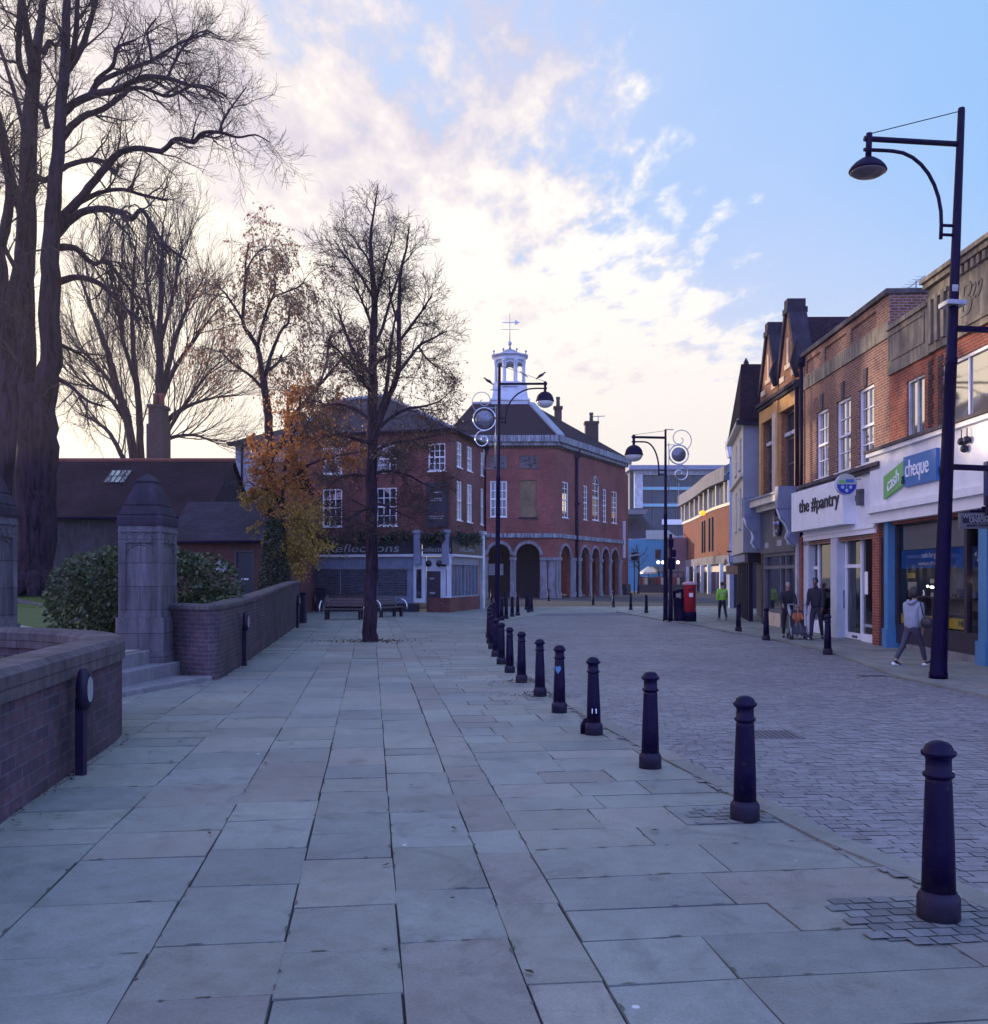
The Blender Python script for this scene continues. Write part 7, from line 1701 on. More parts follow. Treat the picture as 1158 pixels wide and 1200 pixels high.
    mb.build('ball_finials', 'lead', cb)
    # arcade interior
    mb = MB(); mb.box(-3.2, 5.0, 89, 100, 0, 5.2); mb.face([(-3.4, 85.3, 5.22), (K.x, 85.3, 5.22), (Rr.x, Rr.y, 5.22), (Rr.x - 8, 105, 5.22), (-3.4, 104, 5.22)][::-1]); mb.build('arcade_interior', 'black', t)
    mb = MB(); p = f.p(fx(572.5), 1.6, -1.5); mb.box(p.x, p.x + 1.3, p.y, p.y + .08, 2.0, 3.0); mb.build('notice', 'letter_grey', t)
    # narrow annexe at the right end
    mb = MB(); g.box(mb, g.L + .002, g.L + 1.8, 0, 12.6, -6, -.3); mb.build('annexe', 'brick_market', t)
    mb = MB(); p = g.p(g.L - .75, 0, .12); g.box(mb, g.L - .85, g.L - .55, 3.8, 7.6, .001, .2); mb.build('vent_strip', 'palewood', t)
    mb = MB(); g.box(mb, g.L - 1.1, g.L + .2, 0, 1.1, .01, .5); mb.build('meter_box', 'darkdoor', t)
market_house()

def beyond():
    # modern glass office
    t = thing('office_block', 'modern office block with wide bands of dark teal glass and a thin flat roof', 'office building')
    Y = 190; X = lambda px: (px - CX) / F * Y; Z = lambda py: H - (py - HY) / F * Y
    mb = MB(); mb.box(X(738), X(856), Y, Y + 30, Z(628), Z(552)); mb.build('glass_front', 'glass_teal', t)
    mb = MB(); mb.box(X(735), X(860), Y - 3, Y + 30, Z(552), Z(547)); mb.build('roof', 'greyblue', t)
    mb = MB(); mb.box(X(742.5), X(752), Y - 1.5, Y - .01, Z(596), Z(556)); mb.box(X(742.5), X(850), Y - 1.0, Y - .005, Z(557), Z(552.1)); mb.build('white_frame', 'white_old', t)
    for p0, p1 in ((574.5, 571), (594, 590.5)):
        mb = MB(); mb.box(X(752), X(850), Y - .8, Y - .01, Z(p0), Z(p1)); mb.build('glass_band', plain('pale teal spandrel', (.18, .40, .46), .3, .1), t)
    mb = MB(); 
    for px in (765, 792, 795, 812): mb.box(X(px), X(px + .8), Y - .3, Y - .008, Z(628), Z(557))
    mb.build('mullions', 'shop_grey', t)
    mb = MB(); mb.box(X(740), X(860), Y - .5, Y + 30, 0, Z(628)); mb.build('base', plain('grey base', (.20, .22, .28), .8, .1), t)
    mb = MB(); mb.box(X(775), X(850), Y - .9, Y - .51, Z(615), Z(609)); mb.build('white_band', 'white', t)
    t = thing('dark_roofed_block', 'dark building with a steep black roof in front of the office block', 'building')
    Y = 150; mb = MB(); mb.box(X(734), X(782), Y, Y + 12, 0, Z(632)); mb.build('wall', 'greyblue', t)
    mb = MB(); A = [(X(734), Y - .4, Z(632)), (X(776), Y - .4, Z(630)), (X(756), Y + 5, Z(600)), (X(734), Y + 5, Z(597))]; mb.face(A); mb.face([A[1], (X(782), Y + 12, Z(630)), (X(756), Y + 12, Z(600)), A[2]]); mb.build('roof', plain('black roof', (.012, .009, .025), .7, .2), t)
    mb = MB(); mb.hexa([(X(735), Y - .8, Z(603)), (X(756), Y - .8, Z(603)), (X(756), Y + 4, Z(603)), (X(735), Y + 4, Z(603)), (X(735), Y - .2, Z(597)), (X(760), Y - .2, Z(597)), (X(760), Y + 4, Z(597)), (X(735), Y + 4, Z(597))]); mb.build('eaves_block', 'shop_grey', t)
    # blue rendered building with rooflight strip
    t = thing('blue_building', 'bright sky blue rendered building beside a mauve wall beyond the square', 'building')
    Y = 128; mb = MB(); mb.box(X(736), X(779.5), Y, Y + 10, 0, Z(632)); mb.build('blue_wall', plain('sky blue render', (.07, .27, .45), .8, .1, .3), t)
    mb = MB(); mb.box(X(779.6), X(804), Y - .5, Y + 10, 0, Z(630)); mb.build('mauve_wall', plain('mauve render', (.20, .11, .14), .8, .1, .3), t)
    mb = MB(); mb.box(X(768), X(774.5), Y - .06, Y - .002, Z(655), Z(644)); mb.build('window', 'glass', t)
    mb = MB(); mb.face([(X(757), Y - .1, Z(632) + .02), (X(796), Y - .1, Z(632) + .02), (X(796), Y + 8, Z(618)), (X(768), Y + 8, Z(618))]); ro = mb.build('roof', plain('pale zinc roof', (.16, .17, .22), .5, .15), t)
    mb = MB()
    for px in (766, 776): mb.face([(X(px), Y + 1.4, Z(632) + .30), (X(px + 5), Y + 1.4, Z(632) + .30), (X(px + 11), Y + 6.5, Z(621)), (X(px + 6), Y + 6.5, Z(621))])
    mb.build('rooflight', plain('bright rooflight', (.5, .55, .62), .2, .05), ro)
    # terrace: fence, parasols, chairs, lamps
    t = thing('terrace_fence', 'dark terrace screen with planters in front of the sky blue building', 'fence')
    Y = 116; mb = MB(); mb.box(X(749), X(803), Y, Y + .3, 0, .95); mb.build('screen', 'darkdoor', t)
    mb = MB()
    for k in range(12): px = 750 + k * 4.7; mb.box(X(px), X(px + .8), Y - .02, Y + .2, .95, 1.75)
    mb.box(X(749), X(803), Y, Y + .12, 1.75, 1.85); mb.build('rails', 'darkdoor', t)
    for k in range(14):
        px = 751 + k * 3.8; mb = MB(); r_ = random.Random(k)
        mb.box(X(px) - .22, X(px) + .22, Y + .5, Y + .9, .42, .48); mb.box(X(px) - .22, X(px) + .22, Y + .86, Y + .9, .48, 1.65 + r_.random() * .3); mb.box(X(px) - .2, X(px) - .15, Y + .5, Y + .55, 0, .42); mb.box(X(px) + .15, X(px) + .2, Y + .5, Y + .55, 0, .42)
        tag(mb.build('terrace_chair', ['wood', 'redcard', 'cream', 'darkdoor', 'terracotta'][k % 5]), ['brown', 'dull red', 'cream', 'dark', 'rusty'][k % 5] + ' chair on the distant terrace behind the dark screen', 'chair', ['brown', 'dull red', 'cream', 'dark', 'rusty'][k % 5] + ' terrace chairs')
    for px, w_, lab in ((763, 13, 'cream parasol open over the distant terrace'), ):
        u_ = thing('parasol', lab, 'parasol', (X(px), Y + 2, 0)); mb = MB(); n_ = 8
        rim = [(w_ / 1.4 / F * Y * 1.0 * math.cos(2 * math.pi * k / n_) * 1.2, 1.5 * math.sin(2 * math.pi * k / n_), 2.4) for k in range(n_)]; mb.raw(rim + [(0, 0, 3.15)] + [(x, y, 2.22) for x, y, z in rim], [(k, (k + 1) % n_, n_) for k in range(n_)] + [(n_ + 1 + k, n_ + 1 + (k + 1) % n_, (k + 1) % n_, k) for k in range(n_)]); mb.build('canopy', 'cream', u_)
        mb = MB(); mb.tube([(0, 0, 0), (0, 0, 3.1)], .04, 6); mb.build('pole', 'iron', u_)
    u_ = thing('awning', 'long dark awning over the mauve wall end of the terrace', 'awning'); mb = MB(); mb.hexa([(X(773), Y + .8, 2.35), (X(803), Y + .8, 2.35), (X(803), Y + 6, 2.9), (X(773), Y + 6, 2.9), (X(773), Y + .8, 2.5), (X(803), Y + .8, 2.5), (X(803), Y + 6, 3.2), (X(773), Y + 6, 3.2)]); mb.build('fabric', 'darkdoor', u_); mb = MB()
    for px in (774, 802): mb.box(X(px), X(px) + .1, Y + .9, Y + 1.0, 0, 2.35)
    mb.build('post', 'iron', u_)
    r0 = None
    for px in (771.5, 777, 788.5, 794.5):
        q = P(px, 659, 117)
        if r0 is None:
            r0 = thing('globe_lamp', 'lit white globe lamp on a pole above the distant terrace', 'lamp', (q.x, q.y, 0), 0, 'lit globe lamps over the terrace')
            mb = MB(); mb.ball((0, 0, q.z), .20, 10, 7); mb.build('globe', 'festoon', r0); mb = MB(); mb.tube([(0, 0, 0), (0, 0, q.z - .15)], .04, 5); mb.build('pole', 'iron', r0)
        else: dup(r0, (q.x, q.y, 0))
    # round mirror-like tree planter sign near the market house: a small bare tree and dark lollipop sign
    t = thing('small_tree', 'small bare round-headed tree beside the far end of the market house', 'tree', (0, 0, 0))
    q = P(748, 696, 108); T = Tree(77); tr = MB(); tr.tube([Vector((q.x, q.y, 0)), Vector((q.x + .1, q.y, 2.6)), Vector((q.x, q.y, 4.4))], [.14, .10, .05], 6)
    PP = [dict(children=8, angle=.9), dict(len=1.6, r=.05, wander=.15, up=.05, children=6, angle=.8, seg=5), dict(len=.9, r=.025, wander=.2, up=.03, seg=4, rmin=.014)]
    T.spawn([Vector((q.x, q.y, 2.2)), Vector((q.x + .05, q.y, 3.4)), Vector((q.x, q.y, 4.6))], [.09, .07, .04], 0, 0, PP, n=16)
    tr.build('trunk', 'bark', t, uv=False); T.br.build('crown', 'twig', t, uv=False)
    t = thing('round_sign', 'round black and white striped sign on a pole beside the market house', 'sign'); q = P(743.5, 652, 104)
    mb = MB(); mb.tube([(q.x, q.y, 0), (q.x, q.y, q.z)], .06, 6); mb.build('pole', 'iron', t); mb = MB(); mb.ball(q, .48, 14, 9); gl = mb.build('globe', 'iron', t); mb = MB(); mb.hexa([(q.x - .42, q.y - .5, q.z - .02), (q.x + .42, q.y - .5, q.z + .12), (q.x + .42, q.y - .44, q.z + .12), (q.x - .42, q.y - .44, q.z - .02), (q.x - .42, q.y - .5, q.z + .12), (q.x + .42, q.y - .5, q.z + .26), (q.x + .42, q.y - .44, q.z + .26), (q.x - .42, q.y - .44, q.z + .12)]); mb.build('pale_stripe', 'letter_grey', gl)
    # curved modern brick building
    t = thing('curved_brick_building', 'modern orange brick building with curved glazed top floor and pale ground floor shopfront', 'building')
    a = (P(800.5, 0, 132).x, 132.0); c0 = (P(823, 0, 113).x, 113); b = (P(857, 0, 96).x, 96.0)
    pts = smooth_line([b, (lerp(b[0], c0[0], .5) - .4, lerp(b[1], c0[1], .5)), (c0[0] + .1, c0[1]), (lerp(a[0], c0[0], .5) + .2, lerp(a[1], c0[1], .5)), a], 2)
    def strip(mb, z0, z1, d, m=0):
        o = offset_line(pts, d)
        for p, q in zip(o, o[1:]): mb.face([(q[0], q[1], z0), (p[0], p[1], z0), (p[0], p[1], z1), (q[0], q[1], z1)], m)
        return o
    Z_ = lambda px, py: 0
    zA = 4.0; zB = 9.2; zC = 11.3; zD = 12.7
    mb = MB(); strip(mb, zA, zB, 0); mb.face([(a[0], a[1], 0), (a[0] + 20, a[1] + 4, 0), (a[0] + 20, a[1] + 4, zB), (a[0], a[1], zB)][::-1]); mb.build('brick_wall', 'brick_modern', t)
    mb = MB(); strip(mb, zB, zC, -.15); mb.build('top_glazing', plain('grey clerestory glass', (.11, .12, .15), .25, .15), t)
    mb = MB(); o = offset_line(pts, .03)
    for k in range(0, len(o), 2): mb.box(o[k][0] - .3, o[k][0] + .1, o[k][1] - .12, o[k][1] + .12, zB, zC)
    strip(mb, zB - .3, zB, .12); mb.build('mullions', 'cream', t)
    mb = MB(); strip(mb, zC, zD, .7); o1 = offset_line(pts, .7); o2 = offset_line(pts, -1)
    for k in range(len(pts) - 1): mb.face([(*o1[k], zC), (*o1[k + 1], zC), (*o2[k + 1], zC), (*o2[k], zC)])
    mb.build('roof_edge', 'limestone', t)
    mb = MB(); o2 = offset_line(pts, -9)
    for k in range(len(pts) - 1): mb.face([(*o1[k], zD), (*o2[k], zD + 4.6), (*o2[k + 1], zD + 4.6), (*o1[k + 1], zD)])
    mb.build('roof', plain('standing seam metal roof', (.30, .31, .36), .4, .15, .5), t)
    mb = MB()
    o = offset_line(pts, .02)
    for k in (5, 6, 8, 9):
        mb = MB(); p = Vector(o[k]); q = Vector(o[k + 1]) if k + 1 < len(o) else Vector(o[k]); m_ = p.lerp(q, .5); d = (q - p).normalized()
        mb.hexa([(m_.x - d.x * .35 - .12, m_.y - d.y * .35, 4.6), (m_.x - d.x * .35, m_.y - d.y * .35, 4.6), (m_.x + d.x * .35, m_.y + d.y * .35, 4.6), (m_.x + d.x * .35 - .12, m_.y + d.y * .35, 4.6), (m_.x - d.x * .35 - .12, m_.y - d.y * .35, 8.2), (m_.x - d.x * .35, m_.y - d.y * .35, 8.2), (m_.x + d.x * .35, m_.y + d.y * .35, 8.2), (m_.x + d.x * .35 - .12, m_.y + d.y * .35, 8.2)]); mb.build('slit_window', 'iron', t)
    mb = MB(); strip(mb, 3.15, zA, .35); mb.build('canopy_band', 'limestone', t)
    mb = MB(); strip(mb, 0, 3.15, -1.0); mb.build('shop_glass', 'glass', t)
    mb = MB(); strip(mb, 2.4, 3.1, -.8); mb.build('white_blinds', 'cream', t)
    o = offset_line(pts, .1)
    for k in range(0, len(o), 3):
        mb = MB(); mb.box(o[k][0] - .3, o[k][0] + .05, o[k][1] - .2, o[k][1] + .2, 0, 3.15); mb.build('pillar', 'palewood', t)
    mb = MB(); o = offset_line(pts, .25); q = o[8]; mb.ball((q[0] - .15, q[1], 9.0), .30, 10, 7, sx=1.2); mb.build('wall_lamp', 'amber', t)
    t = thing('terrace_planter', 'dark box planter outside the curved brick building', 'planter'); q = G(829, 692.5); mb = MB(); mb.box(q.x - 1.3, q.x + 1.1, q.y - .4, q.y + .4, 0, 1.5, b=.1); mb.build('box', 'darkdoor', t); mb = MB(); r_ = random.Random(1)
    for _ in range(500): leafquad(mb, Vector((q.x + r_.uniform(-1.1, .9), q.y + r_.uniform(-.4, .4), 1.5 + abs(r_.gauss(0, .25)))), .16, r_, .2)
    mb.build('foliage', 'ivy', t, uv=False)
beyond()
# ---------------------------------------------------------------- street furniture
def make_bollard():
    t = thing('bollard', 'black iron bollard', 'bollard', group='black iron bollards')
    mb = MB(); mb.lathe([(.112, 0), (.112, .115), (.104, .135), (.098, .14), (.092, .155)], n=20); mb.build('base', 'bollard_paint', t)
    mb = MB(); mb.lathe([(.088, .15), (.082, .40), (.069, .74), (.066, .765)], n=20); mb.build('shaft', 'bollard_paint', t)
    mb = MB(); mb.lathe([(.066, .762), (.080, .772), (.083, .782), (.080, .792), (.068, .798), (.066, .86), (.070, .875), (.086, .885), (.091, .897), (.090, .908), (.078, .915), (.074, .922), (.066, .942), (.045, .958), (.02, .965)], n=20); mb.build('cap', 'bollard_paint', t)
    return t
B0 = make_bollard()
rowlab = ['nearest the viewer, standing on a patch of worn setts', 'second from the viewer along the paving edge', 'third from the viewer along the paving edge', 'fourth from the viewer, with a small white sticker low on its shaft',
          'fifth from the viewer, with a blue heart sticker on its shaft', 'sixth from the viewer, leaf litter heaped round its foot', 'seventh from the viewer, leaf litter beside its foot', 'eighth from the viewer along the paving edge', 'ninth from the viewer along the paving edge',
          'tenth from the viewer, where the row begins to bunch up', 'eleventh from the viewer, in the bunched far row', 'twelfth from the viewer, in the bunched far row', 'thirteenth from the viewer, in the bunched far row', 'fourteenth from the viewer, in the bunched far row', 'fifteenth from the viewer, in the bunched far row', 'last of the bunched row before the tall lamp post']
row = [(1100, 1078, 868), (873, 962, 815), (762, 901, 787), (696, 862, 770), (655.5, 836, 756), (633, 817, 749), (611.2, 801, 740), (597.5, 789.5, 735), (587.5, 779.5, 729.5), (581, 770.5, 725), (576.6, 761.5, 721), (574.4, 755, 717), (573.2, 748.5, 713), (574, 742, 711), (576, 736.5, 708), (578.5, 732, 706)]
for i, (px, py, pt) in enumerate(row):
    g = G(px, py - 1.2); k = ((py - 1 - pt) / F * g.y) / .965; k = min(1.02, max(.86, k))
    lab = 'black bollard, ' + rowlab[i]
    if i == 0: B0.location = (g.x, g.y, 0); B0.scale = (k,) * 3; B0['label'] = lab
    else:
        o = dup(B0, (g.x, g.y, 0), R(20 * i), lab, None, k); o.rotation_euler[0] = R(rnd.uniform(-.9, .9)); o.rotation_euler[1] = R(rnd.uniform(-.9, .9))
        if i in (3, 4):
            mb = MB()
            if i == 4:                               # heart
                pts = []
                for a in [2 * math.pi * j / 22 for j in range(22)]: pts.append((.0042 * 16 * math.sin(a) ** 3 * .8, .0042 * (13 * math.cos(a) - 5 * math.cos(2 * a) - 2 * math.cos(3 * a) - math.cos(4 * a))))
                pts = [(.8 * x, z) for x, z in pts]; zc_, rr = .62, .077
                def wrap(x, z, d=.002): a = -math.pi / 2 + x / rr - .35; return ((rr + d) * math.cos(a), (rr + d) * math.sin(a), zc_ + z)
                vs = [wrap(0, .0, .004)] + [wrap(x, z, .003) for x, z in pts]; mb.raw(vs, [(0, 1 + (j + 1) % 22, 1 + j) for j in range(22)]); m_ = 'skyblue'
            else:
                rr = .087; a0 = -math.pi / 2
                q = [(rr * math.cos(a0 + a), rr * math.sin(a0 + a), z) for a, z in ((-.35, .27), (.35, .27), (.35, .33), (-.35, .33))]; mb.face(q); m_ = 'letter'
            st = mb.build('sticker', m_, o); st.rotation_euler = (0, 0, -R(20 * i))
side = [(588.2, 727.4, 'first of the group crossing the street end, near the lamp'), (593.3, 725.6, 'second of the group crossing the street end'), (600.3, 723.2, 'third of the group crossing the street end'), (606.8, 721.7, 'fourth of the group crossing the street end'),
        (617, 715, 'rear one of the close trio before the market arches'), (619.6, 718, 'front one of the close trio before the market arches'), (623, 717, 'outer one of the close trio before the market arches'), (591.8, 711.5, 'standing back between the lamp post and the market arch'), (576.2, 706.8, 'standing back by the corner shop doorcase'), (643, 704.8, 'slim and close to the market house pilasters'), (695, 709.5, 'standing alone on the open square before the arcade'), (718.8, 712, 'second on the open square before the arcade'), (739.3, 715, 'third on the open square, towards the pillar box'), (757.5, 718.5, 'nearest on the square to the pillar box'),
        (865.5, 740.5, 'by the far shop pavement behind the walkers'), (898, 751, 'between the kerb and the pushchair'), (970, 768, 'beside the walking man in front of the white shopfront')]
for px, py, lab in side:
    g = G(px, py - .4); dup(B0, (g.x, g.y, 0), R(px), 'black bollard, ' + lab, None, .98 if py < 730 else 1.0)
mb = MB()
for px, py, s_ in ((611, 800, .34), (633, 816, .38)):
    c = G(px, py)
    for _ in range(260):
        a = rnd.random() * 6.28; d = abs(rnd.gauss(0, s_ * .75)) + .06; leafquad(mb, Vector((c.x + math.cos(a) * d * 1.3, c.y + math.sin(a) * d * .7, .014 + max(0, .10 - d * .25) * rnd.random())), rnd.uniform(.012, .035), rnd, .1)
tag(mb.build('leaf_litter', 'leaf_dead', uv=False), kind='stuff')
t = thing('bent_hoop', 'low bent black iron plate leaning against the foot of the fourth bollard', 'iron plate'); c = G(688, 860)
mb = MB(); mb.tube([(c.x - .05, c.y, 0), (c.x - .05, c.y, .10), (c.x - .02, c.y + .01, .155), (c.x + .03, c.y + .02, .17)], .03, 8); mb.build('plate', 'iron', t)

# lamp posts
def lamp(label, base, hgt, rb, rt, lean, side, arm, zarm, head, bracket_low, disc=None, banner=False):
    t = thing('street_lamp', label, 'street lamp', (base.x, base.y, 0), group='black street lamps with bracket arms')
    t.rotation_euler = (0, lean, 0)
    mb = MB(); mb.lathe([(rb * 1.12, 0), (rb * 1.12, .1), (rb * 1.04, .13), (rb, .3), (lerp(rb, rt, .30), hgt * .30), (lerp(rb, rt, .52), hgt * .55), (lerp(rb, rt, .56) * 1.12, hgt * .551), (lerp(rb, rt, .56) * 1.12, hgt * .562), (lerp(rb, rt, .62), hgt * .563), (rt * 1.15, hgt * .86), (rt, hgt - .05), (rt * .9, hgt)], n=16); mb.build('post', 'iron', t)
    s = side; xe = s * arm
    mb = MB(); mb.tube([(0, 0, zarm), (xe + s * .09, 0, zarm + .03)], .052, 8); mb.tube([(xe, 0, zarm - .30), (xe, 0, zarm + .13)], .058, 8); mb.tube([(xe + s * .09, 0, zarm - .17), (xe - s * .3, 0, zarm - .17), (xe - s * .45, 0, zarm - .175)] + [(xe - s * .45 + (s * (.28 - arm + .45)) * math.sin(a), 0, zarm - .175 - (zarm - .175 - bracket_low) * (1 - math.cos(a))) for a in [k * math.pi / 16 for k in range(1, 9)]] + [(-s * -.28 if False else s * .28, 0, bracket_low - .25)], .034, 7)
    for dz in (.0, -.17): mb.tube([(s * .0, 0, bracket_low + dz), (s * .28, 0, bracket_low + dz)], .028, 6)
    mb.build('arm', 'iron', t)
    mb = MB(); mb.tube([(xe, 0, zarm + .12), (s * .03, 0, hgt - .06)], .009, 5); mb.build('stay_wire', 'iron', t)
    if head == 'saucer':
        mb = MB(); mb.lathe([(.04, -.30), (.06, -.315), (.13, -.34), (.24, -.42), (.31, -.50), (.335, -.55), (.325, -.575)], (xe, 0, zarm), 28); hd = mb.build('lamp_head', 'iron', t)
        mb = MB(); mb.lathe([(.32, -.572), (.29, -.60), (.22, -.64), (.10, -.665), (.01, -.67)], (xe, 0, zarm), 28); mb.build('bowl', 'lampdark', hd)
    else:
        r0 = .37
        mb = MB(); mb.lathe([(.03, -.28)] + [(r0 * math.sin(a), -.30 - r0 + r0 * math.cos(a)) for a in [k * math.pi / 18 for k in range(1, 10)]] + [(r0 + .02, -.30 - r0 - .001), (r0 + .02, -.36 - r0)], (xe, 0, zarm), 22); hd = mb.build('lamp_head', 'iron', t)
        mb = MB(); mb.lathe([(r0 - .01, -.36 - r0)] + [(r0 * .98 * math.cos(a), -.36 - r0 - r0 * .72 * math.sin(a)) for a in [k * math.pi / 16 for k in range(1, 8)]] + [(.02, -.36 - r0 - r0 * .72)], (xe, 0, zarm), 22); mb.build('bowl', 'lampglass', hd)
    if disc:
        dz, dx, rr = disc; cx_ = -s * dx
        mb = MB(); mb.lathe([(.02, 0), (rr * .72, .02), (rr * .76, .06), (rr * .72, .10), (.02, .12)], (0, 0, 0), 24)
        for i in range(len(mb.v)): x, y, z = mb.v[i]; mb.v[i] = (cx_ + x, z - .06, dz + y)
        d_ = mb.build('festive_disc', plain('tinsel disc', (.16, .16, .20), .3, .6, 14, .4, .6, 30), t)
        mb = MB(); mb.tube([(cx_ + rr * math.cos(2 * math.pi * k / 28), 0, dz + rr * math.sin(2 * math.pi * k / 28)) for k in range(29)], .030, 6)
        def spiral(cx, cz, r0_, turns, st, sgn): return [(cx + sgn * r0_ * (1 - k / 34) * math.cos(st + turns * k / 30 * 2 * math.pi), 0, cz + r0_ * (1 - k / 34) * math.sin(st + turns * k / 30 * 2 * math.pi)) for k in range(31)]
        mb.tube(spiral(cx_ - s * .05, dz - rr - .40, .40, 1.4, 1.3, s), .030, 6); mb.build('ring', 'chrome', d_)
        mb = MB(); mb.tube(spiral(cx_ - s * .06, dz + rr * 1.6, .52, 1.3, -1.0, -s), .018, 5); mb.tube([(0, 0, dz + rr), (cx_, 0, dz + rr)], .016, 5); mb.tube([(0, 0, dz + rr * 2.6), (cx_ * .6, 0, dz + rr * 2.6)], .022, 5)
        mb.tube([(cx_, 0, dz - rr - .8), (cx_, 0, dz - rr - 1.6), (0, 0, dz - rr - 1.65)], .016, 5); mb.tube([(-s * .14, 0, dz - rr * 4.2), (-s * .14, 0, dz + rr * 1.2)], .018, 5); mb.build('scroll', 'galv', d_)
    if banner:
        for z in (6.38, 3.86): mb = MB(); mb.box(.05, 1.5, -.035, .035, z - .05, z + .05); mb.build('banner_arm', 'iron', t)
        mb = MB(); mb.box(-.19, .16, -.19, .19, 6.78, 6.86); mb.box(-.12, -.02, -.205, -.19, 7.0, 7.12); mb.build('collar', 'galv', t)
        mb = MB(); mb.box(.75, .86, -.05, .05, 3.0, 3.36); mb.build('bracket_end', 'iron', t)
    return t
lamp('tall black street lamp with saucer head and two side arms near the pawnbroker', G(1099.5, 795), 10.40, .145, .062, R(2.35), -1, 1.66, 9.74, 'saucer', 8.25, None, True)
lamp('black street lamp with ball head and festive disc at the end of the bollard row', G(582.5, 727), 10.9, .118, .06, R(.55), 1, 1.95, 10.05, 'ball', 8.6, (8.55, .62, .48))
lamp('slimmer black street lamp with a ball head beside the litter bin and pillar box', G(780, 728), 8.0, .10, .045, R(.0), -1, 1.32, 7.65, 'ball', 6.3, (6.95, .55, .40))
for o in list(scene.objects):
    if o.name.startswith('street_lamp') and 'slimmer' in o.get('label', ''): o.scale = (1, 1, 1)
t = thing('signal_post', 'plain black post with small camera boxes standing right beside the slim street lamp', 'post', (*G(786, 729).xy, 0))
mb = MB(); mb.lathe([(.10, 0), (.10, .9), (.065, .95), (.06, 3.6)], n=10); mb.build('pole', 'iron', t)
mb = MB(); mb.box(-.14, .16, -.16, .12, 2.15, 2.62); mb.box(-.05, .2, -.14, .1, 2.66, 2.95); mb.box(-.1, .1, -.12, .1, 3.05, 3.4); mb.build('box', 'iron', t)
# litter bin and pillar box
t = thing('litter_bin', 'round black litter bin with pale side openings next to the red pillar box', 'bin', (*G(797, 727.5).xy, 0))
mb = MB(); mb.lathe([(.29, 0), (.29, .06), (.27, .08), (.285, .92), (.30, .95)], n=18); mb.build('body', 'iron', t)
mb = MB(); mb.lathe([(.30, 1.20), (.33, 1.22), (.33, 1.26), (.24, 1.34), (.10, 1.38), (.01, 1.38)], n=18); mb.build('lid', 'iron', t)
mb = MB()
for k in range(6): a = k * math.pi / 3; mb.tube([(.27 * math.cos(a), .27 * math.sin(a), .93), (.27 * math.cos(a), .27 * math.sin(a), 1.22)], .05, 6)
mb.build('posts', 'iron', t)
mb = MB(); mb.box(-.22, -.08, -.287, -.27, 1.0, 1.16); mb.box(.1, .22, -.27, -.25, 1.0, 1.16); mb.build('notice', 'letter_grey', t)
t = thing('pillar_box', 'bright red cylindrical pillar box with black foot and domed cap', 'post box', (*G(808.5, 728).xy, 0))
mb = MB(); mb.lathe([(.27, 0), (.27, .38), (.255, .40)], n=24); mb.build('foot', 'iron', t)
mb = MB(); mb.lathe([(.25, .401), (.25, 1.42), (.265, 1.44), (.265, 1.50)], n=24); mb.build('body', 'postred', t)
mb = MB(); mb.lathe([(.31, 1.501), (.33, 1.53), (.32, 1.57), (.26, 1.62), (.12, 1.65), (.01, 1.655)], n=24); mb.build('cap', plain('pale red cap', (.50, .25, .30), .4, .15), t)  # cap coloured paler than the red body
mb = MB(); mb.box(-.12, .12, -.262, -.24, 1.28, 1.32); mb.build('slot', 'black', t)
mb = MB(); mb.box(-.08, .08, -.262, -.245, 1.02, 1.18); mb.build('collection_plate', 'letter', t)

# birds on the far lamp
t0 = None
for px, py, lab, fl in ((572.5, 447, 'dark pigeon perched on the scroll of the far lamp', 1), (634, 440.5, 'dark pigeon perched on the arm of the far lamp', -1), (614, 439, 'pale pigeon perched on the cupola cornice corner', 1)):
    Y = 41.7 if px != 614 else 91
    q = P(px, py, Y); t = thing('bird', lab, 'bird', q, 0, None); s_ = .72 if px != 614 else 1.3
    mb = MB(); mb.tube([(-.2 * s_ * fl, 0, .17 * s_), (-.08 * s_ * fl, 0, .07 * s_), (.06 * s_ * fl, 0, 0), (.2 * s_ * fl, 0, -.12 * s_), (.3 * s_ * fl, 0, -.2 * s_)], [.035 * s_, .075 * s_, .085 * s_, .04 * s_, .02 * s_], 8); mb.ball((-.22 * s_ * fl, 0, .2 * s_), .05 * s_, 8, 6); mb.tube([(-.25 * s_ * fl, 0, .2 * s_), (-.33 * s_ * fl, 0, .17 * s_)], [.02 * s_, .004], 5); mb.build('body', 'iron_dull' if px != 614 else 'letter_grey', t)

# ---------------------------------------------------------------- people
def skin(name, nodes, edges, mat, parent, root=0, sub=2):
    """nodes: (pos, (rx, ry)); a tube network grown with the Skin modifier"""
    me = bpy.data.meshes.new(name); me.from_pydata([n_[0] for n_ in nodes], edges, [])
    o = bpy.data.objects.new(name, me); COL.objects.link(o); o.parent = parent
    sm = o.modifiers.new('skin', 'SKIN'); sm.use_smooth_shade = True; sm.branch_smoothing = .4
    if not me.skin_vertices: me.skin_vertices.new() if hasattr(me.skin_vertices, 'new') else None
    for i, n_ in enumerate(nodes):
        sv = me.skin_vertices[0].data[i]; r_ = n_[1]; sv.radius = (r_, r_) if isinstance(r_, (int, float)) else r_
        sv.use_root = i == root
    s_ = o.modifiers.new('sub', 'SUBSURF'); s_.levels = sub; s_.render_levels = sub
    dg = bpy.context.evaluated_depsgraph_get(); m2 = bpy.data.meshes.new_from_object(o.evaluated_get(dg)); m2.name = name
    o.modifiers.clear(); o.data = m2; m2.materials.clear(); m2.materials.append(M[mat] if isinstance(mat, str) else mat)
    return o
skinm = plain('skin tone', (.36, .20, .15), .55, .1, 6); skinm2 = plain('darker skin tone', (.15, .075, .05), .55, .1, 6)
